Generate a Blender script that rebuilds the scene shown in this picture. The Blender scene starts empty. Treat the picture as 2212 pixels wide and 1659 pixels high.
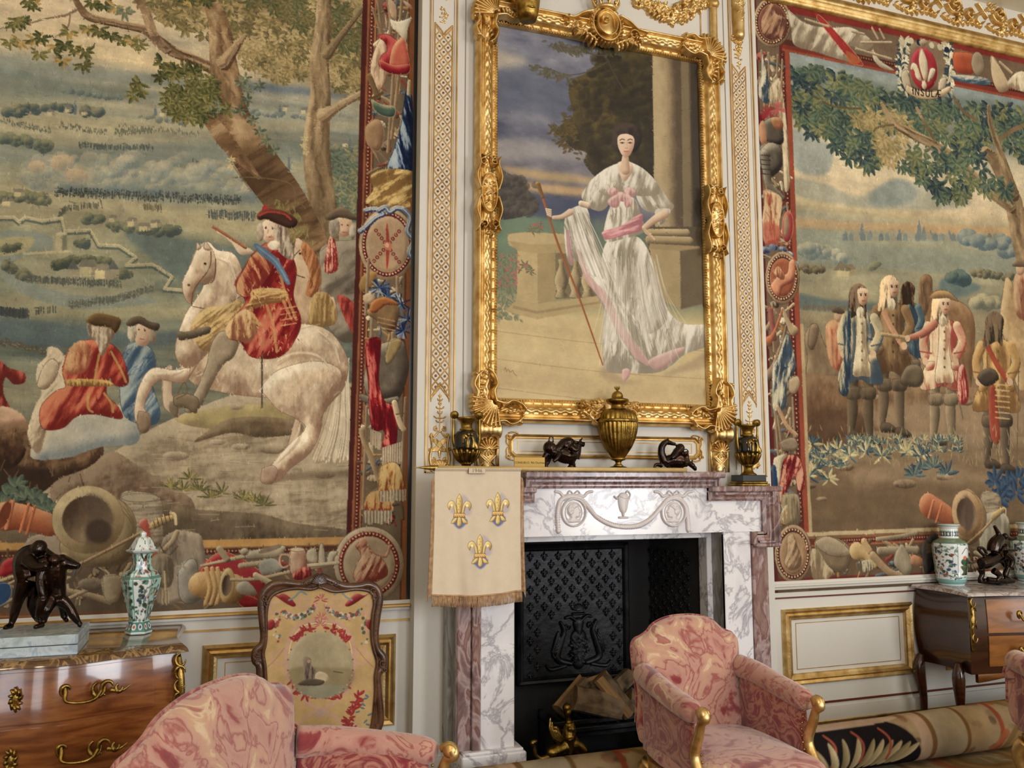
import bpy, math, random
import numpy as np
from mathutils import Vector, Matrix

# ---------------------------------------------------------------- camera, world, lights, exposure
SC = bpy.context.scene
COL = SC.collection
IMW, IMH, FPX = 2212.0,1659.0,1786.8
CAM = np.array([0.0,-4.2,1.55])
_y, _p, _r = math.radians(19.387), math.radians(6.511), math.radians(0.034)
_F = np.array([math.sin(_y)*math.cos(_p), math.cos(_y)*math.cos(_p), math.sin(_p)])
_R = np.array([math.cos(_y),-math.sin(_y),0.0]); _U = np.cross(_R, _F)
_R, _U = _R*math.cos(_r)+_U*math.sin(_r), _U*math.cos(_r)-_R*math.sin(_r)
cd = bpy.data.cameras.new('camera'); cam = bpy.data.objects.new('camera', cd); COL.objects.link(cam)
cd.sensor_fit = 'HORIZONTAL'; cd.sensor_width = 36.0; cd.lens = 36.0*FPX/IMW
cd.clip_start = 0.05; cd.clip_end = 100
_m = Matrix(((_R[0], _U[0],-_F[0], CAM[0]),(_R[1], _U[1],-_F[1], CAM[1]),(_R[2], _U[2],-_F[2], CAM[2]),(0,0,0,1)))
cam.matrix_world = _m
SC.camera = cam
SC.view_settings.view_transform = 'Standard'
SC.view_settings.look = 'None'
SC.view_settings.gamma = 1.0
SC.view_settings.use_curve_mapping = False
SC.view_settings.exposure = 0.0
W = bpy.data.worlds.new('world'); SC.world = W; W.use_nodes = True
W.node_tree.nodes['Background'].inputs[0].default_value = (0.75,0.85,1.0,1)
W.node_tree.nodes['Background'].inputs[1].default_value = 1.0

def area(name, loc, target, sx, sy, power, col):
 l = bpy.data.lights.new(name, 'AREA'); l.shape = 'RECTANGLE'; l.size = sx; l.size_y = sy
 l.energy = power; l.color = col
 o = bpy.data.objects.new(name, l); COL.objects.link(o); o.location = loc
 o.rotation_euler = (Vector(target)-Vector(loc)).to_track_quat('-Z', 'Y').to_euler()
 return o
# daylight through the three tall windows of the far wall, behind the camera
ROOM = (-4.2,8.2,-8.6,5.35)      # x0, x1, y of the window wall, ceiling height
WINX = (-1.6,2.2,6.0)
for i, wx in enumerate(WINX):
 area('window_daylight', (wx, ROOM[2]+0.12,2.3),(wx, 0,2.0),1.5,3.3,(80,165,250)[i],(0.93,0.96,1.0))
# warm electric light high in the room: two point lights, no fixtures modelled
for lx, ly in ((-1.2,-4.6),(5.0,-4.6)):
 l = bpy.data.lights.new('warm_electric_light', 'POINT'); l.energy = 80; l.color = (1.0,0.78,0.52); l.shadow_soft_size = 0.35
 o = bpy.data.objects.new('warm_electric_light', l); COL.objects.link(o); o.location = (lx, ly, 4.1)

# ---------------------------------------------------------------- helpers: pixel of the survey -> point on a plane of the room
def ray(x, y):
 x = np.asarray(x, float); y = np.asarray(y, float)
 return _F+_R*((x-1106)/FPX)[..., None]-_U*((y-829.5)/FPX)[..., None]
def on_y(x, y, Y):
 d = ray(x, y); return CAM+d*((Y-CAM[1])/d[..., 1])[..., None]
def on_z(x, y, Z):
 d = ray(x, y); return CAM+d*((Z-CAM[2])/d[..., 2])[..., None]

# ---------------------------------------------------------------- woven / painted pictures, computed with numpy
def _boxb(a, r):
 r = int(r)
 if r < 1: return a
 for ax in (0,1):
  p = np.pad(a, [(r+1, r) if i == ax else (0,0) for i in range(a.ndim)], mode='edge').cumsum(axis=ax)
  n = a.shape[ax]
  a = (np.take(p, range(2*r+1,2*r+1+n), axis=ax)-np.take(p, range(0, n), axis=ax))/(2*r+1)
 return a
def blur(a, r):
 r = int(round(r))
 return _boxb(_boxb(a, r), max(1, r//2+1)) if r > 0 else a
_rs = np.random.RandomState(7)
def _mknoise(n=512, o=(8,16,32,64,128)):
 out = np.zeros((n, n)); amp = 1
 for k in o:
  g = _rs.rand(k, k); t = np.arange(n)*k/n; i = t.astype(int); f = t-i; f = f*f*(3-2*f); j = (i+1) % k
  a = g[i][:, i]*(1-f)[None, :]+g[i][:, j]*f[None, :]; b = g[j][:, i]*(1-f)[None, :]+g[j][:, j]*f[None, :]
  out += amp*(a*(1-f)[:, None]+b*f[:, None]-0.5); amp *= 0.6
 return out/np.abs(out).max()
NZ = [_mknoise(), _mknoise(), _mknoise()]
def nz(x, y, k=0):
 x = np.asarray(x)*1.0; y = np.asarray(y)*1.0
 xi = np.floor(x).astype(int); yi = np.floor(y).astype(int); fx = x-xi; fy = y-yi; N = NZ[k % 3]
 a = N[yi % 512, xi % 512]; b = N[yi % 512,(xi+1) % 512]; c = N[(yi+1) % 512, xi % 512]; d = N[(yi+1) % 512,(xi+1) % 512]
 return (a*(1-fx)+b*fx)*(1-fy)+(c*(1-fx)+d*fx)*fy
def C3(c):
 return np.array(c, float)/255.0
def crom(P, n=6, closed=True):
 P = np.asarray(P, float); N = len(P)
 if N < 3: return P
 out = []
 for i in range(N if closed else N-1):
  if closed: a, b, c, d = P[i-1], P[i], P[(i+1) % N], P[(i+2) % N]
  else: a, b, c, d = P[max(i-1,0)], P[i], P[i+1], P[min(i+2, N-1)]
  for k in range(n):
   t = k/n
   out.append(0.5*((2*b)+(-a+c)*t+(2*a-5*b+4*c-d)*t*t+(-a+3*b-3*c+d)*t**3))
 if not closed: out.append(P[-1])
 return np.array(out)
class Cv:
 """a picture on the wall plane y=Y; shapes come in survey pixels (T) or, with raw=True, in picture cells"""
 def __init__(s, x0, x1, z0, z1, Y, res, raw=False):
  s.x0, s.x1, s.z0, s.z1, s.Y, s.res, s.raw = x0, x1, z0, z1, Y, res, raw
  s.W = int(round((x1-x0)/res))+1; s.H = int(round((z1-z0)/res))+1
  s.c = np.zeros((s.H, s.W, 3)); s.h = np.zeros((s.H, s.W)); s.rs = np.random.RandomState(3)
 def T(s, P):
  P = np.asarray(P, float)
  if s.raw: return (P-np.array([s.x0, s.z1]))*np.array([1,-1])/s.res
  q = on_y(P[..., 0], P[..., 1], s.Y)
  return np.stack([(q[..., 0]-s.x0)/s.res, (s.z1-q[..., 2])/s.res],-1)
 def k(s, p):
  if s.raw: return 1.0/s.res
  a = s.T([p[0], p[1]]); b = s.T([p[0]+10, p[1]]); c = s.T([p[0], p[1]+10])
  return 0.05*(np.hypot(*(b-a))+np.hypot(*(c-a)))
 def _win(s, q, pad):
  c0 = int(max(0, math.floor(q[:, 0].min()-pad))); c1 = int(min(s.W, math.ceil(q[:, 0].max()+pad)+1))
  r0 = int(max(0, math.floor(q[:, 1].min()-pad))); r1 = int(min(s.H, math.ceil(q[:, 1].max()+pad)+1))
  return (c0, c1, r0, r1) if c1 > c0 and r1 > r0 else None
 def mask(s, P, sm=True, soft=0):
  q = s.T(crom(P) if sm else P); w = s._win(q, 2+2*soft)
  if w is None: return None, None
  c0, c1, r0, r1 = w; X = np.arange(c0, c1); M = np.zeros((r1-r0, c1-c0), bool)
  for i in range(len(q)):
   (xa, ya),(xb, yb) = q[i-1], q[i]
   if ya > yb: xa, ya, xb, yb = xb, yb, xa, ya
   ra = max(r0, math.ceil(ya)); rb = min(r1-1, math.ceil(yb)-1)
   if rb < ra or yb == ya: continue
   rr = np.arange(ra, rb+1); xi = xa+(rr-ya)*(xb-xa)/(yb-ya)
   M[ra-r0:rb-r0+1] ^= X[None, :] > xi[:, None]
  m = M.astype(float)
  return (blur(m, soft) if soft else _boxb(m, 1)*0.5+m*0.5), w
 def put(s, m, w, col, a=1.0):
  c0, c1, r0, r1 = w; v = s.c[r0:r1, c0:c1]; mm = (m*a)[..., None]
  s.c[r0:r1, c0:c1] = v*(1-mm)+col*mm
 def poly(s, P, col, a=1.0, sm=True, soft=0, tex=0.0, ts=(3,3), line=None):
  m, w = s.mask(P, sm, soft)
  if m is None: return
  c = C3(col)
  if tex:
   c0, c1, r0, r1 = w; Y, X = np.mgrid[r0:r1, c0:c1]
   c = c*(1+tex*nz(X/ts[0]*4, Y/ts[1]*4, len(P)))[..., None]
  s.put(m, w, c, a)
  if line is not None: s.line(list(P)+[P[0]],1.2 if not s.raw else s.res, line, 0.7, sm)
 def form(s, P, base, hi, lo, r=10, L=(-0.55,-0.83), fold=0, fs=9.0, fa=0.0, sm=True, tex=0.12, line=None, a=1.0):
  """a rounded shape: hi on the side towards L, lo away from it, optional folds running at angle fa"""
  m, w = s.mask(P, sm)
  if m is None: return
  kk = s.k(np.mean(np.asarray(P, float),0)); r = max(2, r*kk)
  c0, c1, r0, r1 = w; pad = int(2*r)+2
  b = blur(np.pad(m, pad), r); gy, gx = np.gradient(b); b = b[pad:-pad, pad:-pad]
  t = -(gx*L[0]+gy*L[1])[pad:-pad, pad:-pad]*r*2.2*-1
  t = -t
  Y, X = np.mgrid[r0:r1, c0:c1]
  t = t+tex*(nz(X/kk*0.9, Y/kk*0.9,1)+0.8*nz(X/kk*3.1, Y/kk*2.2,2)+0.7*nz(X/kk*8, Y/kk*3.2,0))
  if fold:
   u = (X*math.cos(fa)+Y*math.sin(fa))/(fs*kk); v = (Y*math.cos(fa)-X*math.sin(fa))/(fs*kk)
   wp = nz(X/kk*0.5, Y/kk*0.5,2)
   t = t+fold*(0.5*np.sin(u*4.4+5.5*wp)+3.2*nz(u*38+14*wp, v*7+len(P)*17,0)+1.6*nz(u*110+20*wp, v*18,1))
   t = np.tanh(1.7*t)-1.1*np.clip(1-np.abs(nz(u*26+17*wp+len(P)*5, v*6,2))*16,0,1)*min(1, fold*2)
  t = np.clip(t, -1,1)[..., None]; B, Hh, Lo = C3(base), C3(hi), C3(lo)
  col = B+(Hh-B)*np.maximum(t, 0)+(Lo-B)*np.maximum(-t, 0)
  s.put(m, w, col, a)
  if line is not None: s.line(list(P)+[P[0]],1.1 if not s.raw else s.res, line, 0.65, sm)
 def _seg(s, P, wd, sm):
  P = np.asarray(P, float); n = len(P)
  wd = np.full(n, float(wd)) if np.isscalar(wd) else np.interp(np.linspace(0,1, n), np.linspace(0,1, len(wd)), wd)
  A = np.column_stack([P, wd])
  if sm and n > 2: A = crom(A, 5, False)
  q = s.T(A[:, :2]); kk = s.k(A[len(A)//2, :2]); ww = np.maximum(A[:, 2]*kk/2,0.55)
  return q, ww, kk
 def stroke(s, P, wd, col, a=1.0, sm=True, cyl=0.0, bark=0.0, hi=None, relief=0.0, dark=None):
  q, ww, kk = s._seg(P, wd, sm); w = s._win(q, ww.max()+2)
  if w is None: return
  c0, c1, r0, r1 = w; D = np.full((r1-r0, c1-c0),9e9); Sg = np.zeros_like(D); Sl = np.zeros_like(D); acc = 0.0
  for i in range(len(q)-1):
   pa, pb = q[i], q[i+1]; d = pb-pa; L = math.hypot(*d)
   if L < 1e-6: continue
   wm = max(ww[i], ww[i+1])+2
   x0 = int(max(c0, min(pa[0], pb[0])-wm)); x1 = int(min(c1, max(pa[0], pb[0])+wm+1))
   y0 = int(max(r0, min(pa[1], pb[1])-wm)); y1 = int(min(r1, max(pa[1], pb[1])+wm+1))
   if x1 <= x0 or y1 <= y0: acc += L; continue
   Y, X = np.mgrid[y0:y1, x0:x1]; tx = X-pa[0]; ty = Y-pa[1]
   t = np.clip((tx*d[0]+ty*d[1])/(L*L),0,1)
   dx = tx-t*d[0]; dy = ty-t*d[1]; wi = ww[i]*(1-t)+ww[i+1]*t
   dist = np.hypot(dx, dy)/wi
   sl = (slice(y0-r0, y1-r0), slice(x0-c0, x1-c0)); up = dist < D[sl]
   D[sl] = np.where(up, dist, D[sl]); Sg[sl] = np.where(up, (dx*0.6+dy*0.8)/wi, Sg[sl]); Sl[sl] = np.where(up, acc+t*L, Sl[sl])
   acc += L
  wmid = max(0.8, ww.mean()); m = np.clip((1-D)*wmid+0.5,0,1)
  if relief:
   hh = s.h[r0:r1, c0:c1]; s.h[r0:r1, c0:c1] = np.maximum(hh, np.where(D < 1, relief*np.sqrt(np.clip(1-D*D, 0,1)),0)); return
  c = C3(col); wmid0 = wmid/kk
  if cyl or bark or hi is not None:
   t = np.clip(-Sg*1.1+(bark*(1.6*nz(Sg*170+60+22*nz(Sl/kk*.5, Sg*9+20,2), Sl/kk*.7,1)+.55*np.sin(Sg*(6+wmid0*.14)+3.5*nz(Sl/kk*.9, Sg*30+5,2))-1.3*np.clip(np.sin(Sg*(9+wmid0*.2)+4.5*nz(Sl/kk*1.3+70, Sg*26,0))-.55,0,1)) if bark else 0),-1,1)[..., None]
   Hh = C3(hi) if hi is not None else np.minimum(c*1.35,1); Lo = C3(dark) if dark is not None else c*0.55
   c = c+(Hh-c)*np.maximum(t, 0)+(Lo-c)*np.maximum(-t, 0)
  s.put(m, w, c, a)
 def line(s, P, wd, col, a=1.0, sm=True):
  s.stroke(P, wd, col, a, sm)
 def ell(s, x, y, rx, ry, ang=0.0, n=20):
  t = np.linspace(0,2*math.pi, n, endpoint=False); c, d = math.cos(ang), math.sin(ang)
  return np.column_stack([x+rx*np.cos(t)*c-ry*np.sin(t)*d, y+rx*np.cos(t)*d+ry*np.sin(t)*c])
 def dot(s, x, y, r, col, a=1.0):
  q = s.T([[x, y]]); r = max(0.7, r*s.k((x, y))); w = s._win(q, r+1)
  if w is None: return
  c0, c1, r0, r1 = w; Y, X = np.mgrid[r0:r1, c0:c1]
  s.put(np.clip(r-np.hypot(X-q[0,0], Y-q[0,1])+0.5,0,1), w, C3(col), a)
 def leaf(s, x, y, ln, wd, ang, col, hi=None, a=1.0, relief=0.0):
  q = s.T([[x, y]]); kk = s.k((x, y)); ln *= kk; wd *= kk; w = s._win(q+np.array([math.cos(ang), math.sin(ang)])*ln/2, ln/2+wd+1)
  if w is None: return
  c0, c1, r0, r1 = w; Y, X = np.mgrid[r0:r1, c0:c1]; dx = X-q[0,0]; dy = Y-q[0,1]
  u = (dx*math.cos(ang)+dy*math.sin(ang))/ln; v = (-dx*math.sin(ang)+dy*math.cos(ang))/max(wd/2,0.5)
  prof = np.sqrt(np.clip(4*u*(1-u),0,1))*(1.15-0.4*u)
  inside = (u > 0) & (u < 1)
  if relief:
   hh = s.h[r0:r1, c0:c1]; e = np.clip(prof*prof-v*v, 0,1)
   s.h[r0:r1, c0:c1] = np.where(inside & (e > 0), np.maximum(hh, relief*(0.35+0.65*np.sqrt(e))*(1-0.35*(np.abs(v) < 0.18))), hh); return
  m = np.where(inside, np.clip((prof-np.abs(v))*max(wd/2,0.8)+0.4,0,1),0)
  c = C3(col)
  if hi is not None: c = c+(C3(hi)-c)*np.clip(0.5-v*0.8,0,1)[..., None]
  s.put(m, w, c, a)
 def sprig(s, x, y, R, n, cols, ln, wd, a0=None, spread=6.28):
  for i in range(n):
   a = (a0 if a0 is not None else 0)+spread*(i/max(1, n-1)-0.5)+s.rs.uniform(-.2,.2)
   c, h = cols[s.rs.randint(len(cols))]
   s.leaf(x+R*math.cos(a), y+R*math.sin(a), ln*s.rs.uniform(.75,1.2), wd*s.rs.uniform(.8,1.2), a, c, h)
 def foliage(s, P, n, cols, ln=12, wd=5, R=2, down=True, k=6, sm=True):
  """n sprigs of k leaves spread over the outline P"""
  P2 = crom(P) if sm else np.asarray(P, float); lo, hi = P2.min(0), P2.max(0); got = 0; tries = 0
  while got < n and tries < n*30:
   tries += 1
   x, y = lo+(hi-lo)*s.rs.rand(2); c = False
   for i in range(len(P2)):
    (xa, ya),(xb, yb) = P2[i-1], P2[i]
    if (ya > y) != (yb > y) and x < xa+(y-ya)*(xb-xa)/(yb-ya): c = not c
   if not c: continue
   got += 1
   sub = cols[s.rs.randint(len(cols))]
   s.sprig(x, y, R, k, [sub], ln, wd, (math.pi/2 if down else s.rs.uniform(0,6.28)),4.2 if down else 5.5)
 def band(s, ys, cols, x0=-400, x1=2700):
  """vertical colour ramp over the whole picture, ys = survey rows at picture middle"""
  q = np.arange(s.H); zz = s.z1-q*s.res; rows = []
  for y in ys:
   p = on_y((s.mx), y, s.Y) if not s.raw else None
   rows.append((s.z1-p[2])/s.res if p is not None else (s.z1-y)/s.res)
  cc = np.array([C3(c) for c in cols])
  for k in range(3): s.c[:, :, k] = np.interp(q, rows, cc[:, k])[:, None]
 def hatch(s, n, ln=9, amt=.13, boxes=None, vert=False):
  """weaver's hachures: short touches that lighten or darken what lies under them"""
  for i in range(n):
   x = s.rs.randint(2, s.W-2); y = s.rs.randint(2, s.H-2); a = s.rs.uniform(-.35,.35)+(1.57 if vert or s.rs.rand() < .25 else 0); L = ln*s.rs.uniform(.4,1.3)
   k = int(L)+1; t = np.linspace(-.5,.5,2*k); X = np.clip((x+L*t*math.cos(a)).astype(int),0, s.W-1); Y = np.clip((y+L*t*math.sin(a)).astype(int),0, s.H-1)
   s.c[Y, X] = s.c[y, x]*(1+amt*s.rs.uniform(-1,1))
 def clutter(s, x0, x1, y0, y1, n, f=None):
  """small arms and stuffs crowded behind the main trophies"""
  C = [(150,126,94),(120,98,74),(176,156,122),(96,74,56),(134,58,46),(84,92,100),(160,120,72),(190,174,144)]
  for i in range(n):
   y = s.rs.uniform(y0, y1); x = s.rs.uniform(x0, x1)+(f(y) if f else 0); c = C[s.rs.randint(8)]; a = s.rs.uniform(0,3.14); L = s.rs.uniform(8,26)
   if i % 3: s.stroke([(x-L*math.cos(a), y-L*math.sin(a)),(x+L*.2*math.sin(a), y),(x+L*math.cos(a), y+L*math.sin(a))],[s.rs.uniform(2,8), s.rs.uniform(2,9)], c, cyl=1)
   else: s.form(s.ell(x, y, L*.55, L*.35, a, 8), c, tuple(min(255, v+44) for v in c), tuple(int(v*.5) for v in c), r=5, fold=.6, fs=6, fa=a, line=(56,44,36))
 def weave(s, amt=0.05, st=(2.0,9.0), seed=0):
  Y, X = np.mgrid[0:s.H, 0:s.W]
  s.c *= (1+amt*nz(X*st[0]*1.7, Y*st[1]*0.35, seed)+amt*0.7*nz(X*5.1, Y*4.3, seed+1))[..., None]
  g = s.c.mean(2, keepdims=True); s.c = (s.c*0.84+g*0.16)*np.array([1.0,0.99,0.95])
  s.c *= (1+amt*1.3*nz(X*1.1+60, Y*1.5, seed+2))[..., None]
  s.c = np.clip(s.c, 0,1)

def link(o, parent=None):
 COL.objects.link(o)
 if parent is not None: o.parent = parent
 return o
def tag(o, label=None, cat=None, group=None, kind=None):
 if label: o['label'] = label
 if cat: o['category'] = cat
 if group: o['group'] = group
 if kind: o['kind'] = kind
 return o
def np_mesh(name, V, F, col=None, smooth=True):
 me = bpy.data.meshes.new(name); V = np.asarray(V, np.float32); F = np.asarray(F, np.int32)
 me.vertices.add(len(V)); me.vertices.foreach_set('co', V.ravel())
 k = F.shape[1]; me.loops.add(F.size); me.loops.foreach_set('vertex_index', F.ravel())
 me.polygons.add(len(F)); me.polygons.foreach_set('loop_start', np.arange(0, F.size, k, dtype=np.int32))
 me.polygons.foreach_set('loop_total', np.full(len(F), k, np.int32))
 me.polygons.foreach_set('use_smooth', np.full(len(F), smooth, bool))
 me.update(calc_edges=True)
 if col is not None:
  at = me.color_attributes.new('paint', 'BYTE_COLOR', 'POINT')
  c4 = np.ones((len(V),4), np.float32); c4[:, :3] = np.clip(col, 0,1); at.data.foreach_set('color_srgb', c4.ravel())
 return me
def canvas_obj(name, cv, mat, parent=None, wave=0.0, thick=0.006, org=(0,0,0)):
 """the picture as a woven sheet of real thickness"""
 Y, X = np.mgrid[0:cv.H, 0:cv.W]
 y = np.full(X.shape, cv.Y)-org[1]
 if wave: y = y-wave*(0.5+0.5*nz(X*cv.res*28, Y*cv.res*3,1))
 V = np.stack([cv.x0+X*cv.res-org[0], y, cv.z1-Y*cv.res-org[2]],-1).reshape(-1,3)
 i = (Y[:-1, :-1]*cv.W+X[:-1, :-1]).ravel(); F = np.stack([i, i+cv.W, i+cv.W+1, i+1],-1)
 C = cv.c.reshape(-1,3)
 # rim and back
 top = np.arange(cv.W); bot = (cv.H-1)*cv.W+top; lef = np.arange(cv.H)*cv.W; rig = lef+cv.W-1
 ring = np.concatenate([top, rig[1:], bot[::-1][1:], lef[::-1][1:-1]])
 B = V[ring].copy(); B[:, 1] = cv.Y+thick-org[1]; n0 = len(V); m = len(ring)
 j = np.arange(m); F2 = np.stack([ring, ring[(j+1) % m], n0+(j+1) % m, n0+j],-1)
 V = np.vstack([V, B]); C = np.vstack([C, C[ring]]); F = np.vstack([F, F2])
 me = np_mesh(name, V, F, C); me.materials.append(mat)
 return link(bpy.data.objects.new(name, me), parent)
def relief_obj(name, cv, mat, parent=None, base=0.0, org=(0,0,0), thr=1e-4, col=False, keep_all=False):
 """the height field cv.h as solid relief standing on the plane y=cv.Y (faces the viewer, towards -y)"""
 Y, X = np.mgrid[0:cv.H, 0:cv.W]; h = cv.h
 on = np.ones((cv.H-1, cv.W-1), bool) if keep_all else (h[:-1, :-1] > thr) | (h[1:, :-1] > thr) | (h[:-1,1:] > thr) | (h[1:, 1:] > thr)
 V = np.stack([cv.x0+X*cv.res-org[0], cv.Y-h-base-org[1], cv.z1-Y*cv.res-org[2]],-1).reshape(-1,3)
 i = (Y[:-1, :-1]*cv.W+X[:-1, :-1])[on]; F = np.stack([i, i+cv.W, i+cv.W+1, i+1],-1)
 u = np.unique(F); mp = np.full(len(V),-1); mp[u] = np.arange(len(u))
 me = np_mesh(name, V[u], mp[F], cv.c.reshape(-1,3)[u] if col else None); me.materials.append(mat)
 return link(bpy.data.objects.new(name, me), parent)

# ================================================================ the left tapestry: riders above a valley, trophy border
def soldiers(cv, P, n, col, h=7, spread=3.5, hi=None):
 P = np.asarray(P, float); s = np.linspace(0, len(P)-1.001, n)
 for t in s:
  i = int(t); p = P[i]+(P[i+1]-P[i])*(t-i); x = p[0]+cv.rs.uniform(-2,2); y = p[1]+cv.rs.uniform(-spread, spread)
  cv.line([(x, y),(x+cv.rs.uniform(-.6,.6), y-h)],2.2, col, 0.8, False)
  if hi is not None and cv.rs.rand() < .5: cv.dot(x, y-h*.55,1.1, hi, .8)
def trees(cv, P, n, r, col, hi, lo):
 P = np.asarray(P, float)
 for j in range(n):
  t = cv.rs.uniform(0, len(P)-1.001); i = int(t); p = P[i]+(P[i+1]-P[i])*(t-i)
  x = p[0]+cv.rs.uniform(-r, r)*.5; y = p[1]+cv.rs.uniform(-r, r)*.45; q = r*cv.rs.uniform(.6,1.15)
  cv.form(cv.ell(x, y, q, q*.85, n=9), col, hi, lo, r=q*.5, tex=.5)
def house(cv, x, y, w, h, wall, roof, side):
 cv.poly([(x, y),(x+w, y),(x+w, y-h),(x, y-h)], wall, sm=False)
 cv.poly([(x+w, y),(x+w*1.5, y-h*.2),(x+w*1.5, y-h),(x+w, y-h)], side, sm=False)
 cv.poly([(x-w*.06, y-h),(x+w*.18, y-h*1.7),(x+w*1.3, y-h*1.7),(x+w*1.55, y-h),(x+w, y-h*.97)], roof, sm=False)
def gun_ring(cv, x, y, rx, ry, c, hi, lo, hole, ang=0.0, w=.3):
 cv.form(cv.ell(x, y, rx, ry, ang), c, hi, lo, r=rx*.35, tex=.15, line=lo)
 cv.form(cv.ell(x-rx*.02, y, rx*(1-w), ry*(1-w), ang), hole[0], hole[1], hole[2], r=rx*.4, L=(.8,.5), tex=.2, line=lo)
def fringe(cv, P, ln, col, dark, n=26, dx=0):
 P = np.asarray(P, float)
 for j in range(n):
  t = j/(n-1)*(len(P)-1.001); i = int(t); p = P[i]+(P[i+1]-P[i])*(t-i)
  cv.line([p, (p[0]+dx+cv.rs.uniform(-1,1), p[1]+ln*cv.rs.uniform(.85,1.1))],2.6, col if j % 3 else dark, .9, False)
def beads(cv, P, n, r, col, dark):
 P = np.asarray(P, float); L = np.r_[0, np.hypot(*np.diff(P, axis=0).T).cumsum()]
 for j in range(n):
  d = L[-1]*(j+.5)/n; x = np.interp(d, L, P[:, 0]); y = np.interp(d, L, P[:, 1])
  cv.dot(x, y, r*1.35, dark, .9); cv.dot(x-.3*r, y-.3*r, r*.8, col, .95)

def paint_left():
 cv = Cv(-1.5,0.912,0.945,4.45,-0.006,0.0028); cv.mx = 400
 P, F, S, B = cv.poly, cv.form, cv.stroke, cv.line
 cv.band([0,70,150,175,215,300,380,480,560,640,700,780,860,1160],
   [(206,184,152),(200,180,148),(196,178,143),(166,160,138),(140,142,128),(152,148,124),(150,149,128),(140,140,116),
   (134,134,110),(132,134,112),(108,116,104),(110,116,102),(118,118,100),(120,108,90)])
 Y, X = np.mgrid[0:cv.H, 0:cv.W]
 # drifting clouds and long field streaks
 n1 = nz(X*.35+40, Y*1.2,1); n2 = nz(X*.22, Y*2.3+90,2)
 up = np.clip((260-Y*1.0)/60,0,1)
 cv.c += (up*n1*.10)[..., None]*np.array([.7,.8,1.2])
 lo = 1-up
 cv.c += (lo*n2*.13)[..., None]*np.array([1.1,1.0,.7])+(lo*n1*.07)[..., None]*np.array([1.3,.9,.4])
 for (pts, c, a) in [
  ([(0,118),(90,130),(240,150),(470,172),(640,180),(800,196),(800,214),(560,196),(330,186),(120,170),(0,160)],(112,124,124),.55),
  ([(520,178),(640,190),(790,205),(790,216),(640,205),(520,194)],(92,108,128),.7),
  ([(0,150),(150,178),(330,196),(330,214),(150,214),(0,205)],(116,128,118),.6),
  ([(0,238),(120,250),(420,262),(780,262),(780,280),(420,286),(0,272)],(186,172,134),.45),
  ([(0,300),(160,318),(470,308),(780,318),(780,350),(400,348),(0,350)],(104,120,118),.5),
  ([(0,395),(200,420),(340,440),(520,462),(780,470),(780,500),(400,500),(0,470)],(182,166,126),.45),
  ([(270,500),(420,520),(560,545),(780,560),(780,640),(600,650),(420,620),(330,560)],(94,112,112),.75),
  ([(0,690),(140,700),(300,720),(420,712),(420,740),(250,750),(0,742)],(80,98,106),.75),
  ([(0,640),(110,640),(260,660),(400,668),(400,690),(200,690),(0,680)],(166,156,118),.6),
  ([(120,560),(300,590),(330,620),(230,660),(80,640),(20,600)],(158,154,128),.6)]:
  P(pts, c, a, soft=4)
 # far villages and woods
 trees(cv, [(10,250),(60,235),(140,232),(220,245)],46,12,(92,104,96),(146,142,110),(68,84,88))
 trees(cv, [(300,250),(350,258),(400,268)],14,9,(126,132,116),(156,152,124),(98,110,106))
 trees(cv, [(0,300),(50,305),(110,318)],28,13,(104,112,96),(138,136,106),(72,84,80))
 trees(cv, [(130,195),(200,205),(270,215)],26,6,(104,116,112),(126,134,122),(80,96,100))
 trees(cv, [(520,240),(600,248),(670,252)],26,8,(118,128,122),(160,158,138),(94,108,110))
 trees(cv, [(720,325),(770,318)],14,10,(104,116,100),(150,146,112),(80,94,86))
 for x, y in ((103,250),(140,243),(175,250),(345,252),(610,240),(650,246),(740,318)): house(cv, x, y, 10,8,(196,184,146),(120,118,116),(150,140,116))
 for x, y, h in ((163,248,34),(336,250,24),(605,243,18),(624,372,40),(756,322,30)): P([(x-3, y),(x+3, y),(x+3, y-h*.5),(x, y-h),(x-3, y-h*.5)],(100,112,118), sm=False)
 for a in ([(0,262),(110,285)],[(130,272),(230,288)],[(250,275),(430,290)],[(250,290),(330,282)]): soldiers(cv, a, 60,(98,104,90),4,6)
 soldiers(cv, [(170,318),(235,322),(330,324)],60,(74,84,84),9,3); soldiers(cv, [(415,350),(445,356)],9,(90,90,78),6,3)
 # the smoke of the batteries
 for i in range(95):
  x = cv.rs.uniform(60,560); y = 405-cv.rs.rand()**1.4*75*(1 if x > 150 else .8)+((x-100)*.02)
  q = cv.rs.uniform(9,26)
  F(cv.ell(x, y, q, q*.8, n=10),(146,150,136),(180,172,148),(112,126,128), r=q*.7, tex=.6, a=.6)
 for x, y, q in ((135,352,26),(80,360,20),(165,380,24)): F(cv.ell(x, y, q, q*.7),(186,158,126),(208,178,140),(150,146,130), r=14, tex=.4, a=.7)
 P([(150,400),(360,410),(560,425),(560,440),(360,432),(150,420)],(92,110,120),.55, soft=6)
 soldiers(cv, [(120,418),(230,425),(380,432),(520,438)],240,(60,66,66),10,7,(150,140,110))
 soldiers(cv, [(450,470),(550,474)],60,(76,84,84),14,4,(150,146,120)); soldiers(cv, [(310,452),(350,455)],16,(96,90,70),11,4)
 soldiers(cv, [(125,480),(140,455),(220,447)],50,(84,88,80),10,4)
 # fortified town: trees, houses, zigzag ramparts
 trees(cv, [(0,430),(55,425),(100,430)],34,13,(104,108,88),(140,136,100),(74,82,74))
 trees(cv, [(185,470),(260,490),(340,498),(385,500)],56,12,(98,106,90),(138,136,104),(70,82,80))
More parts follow.
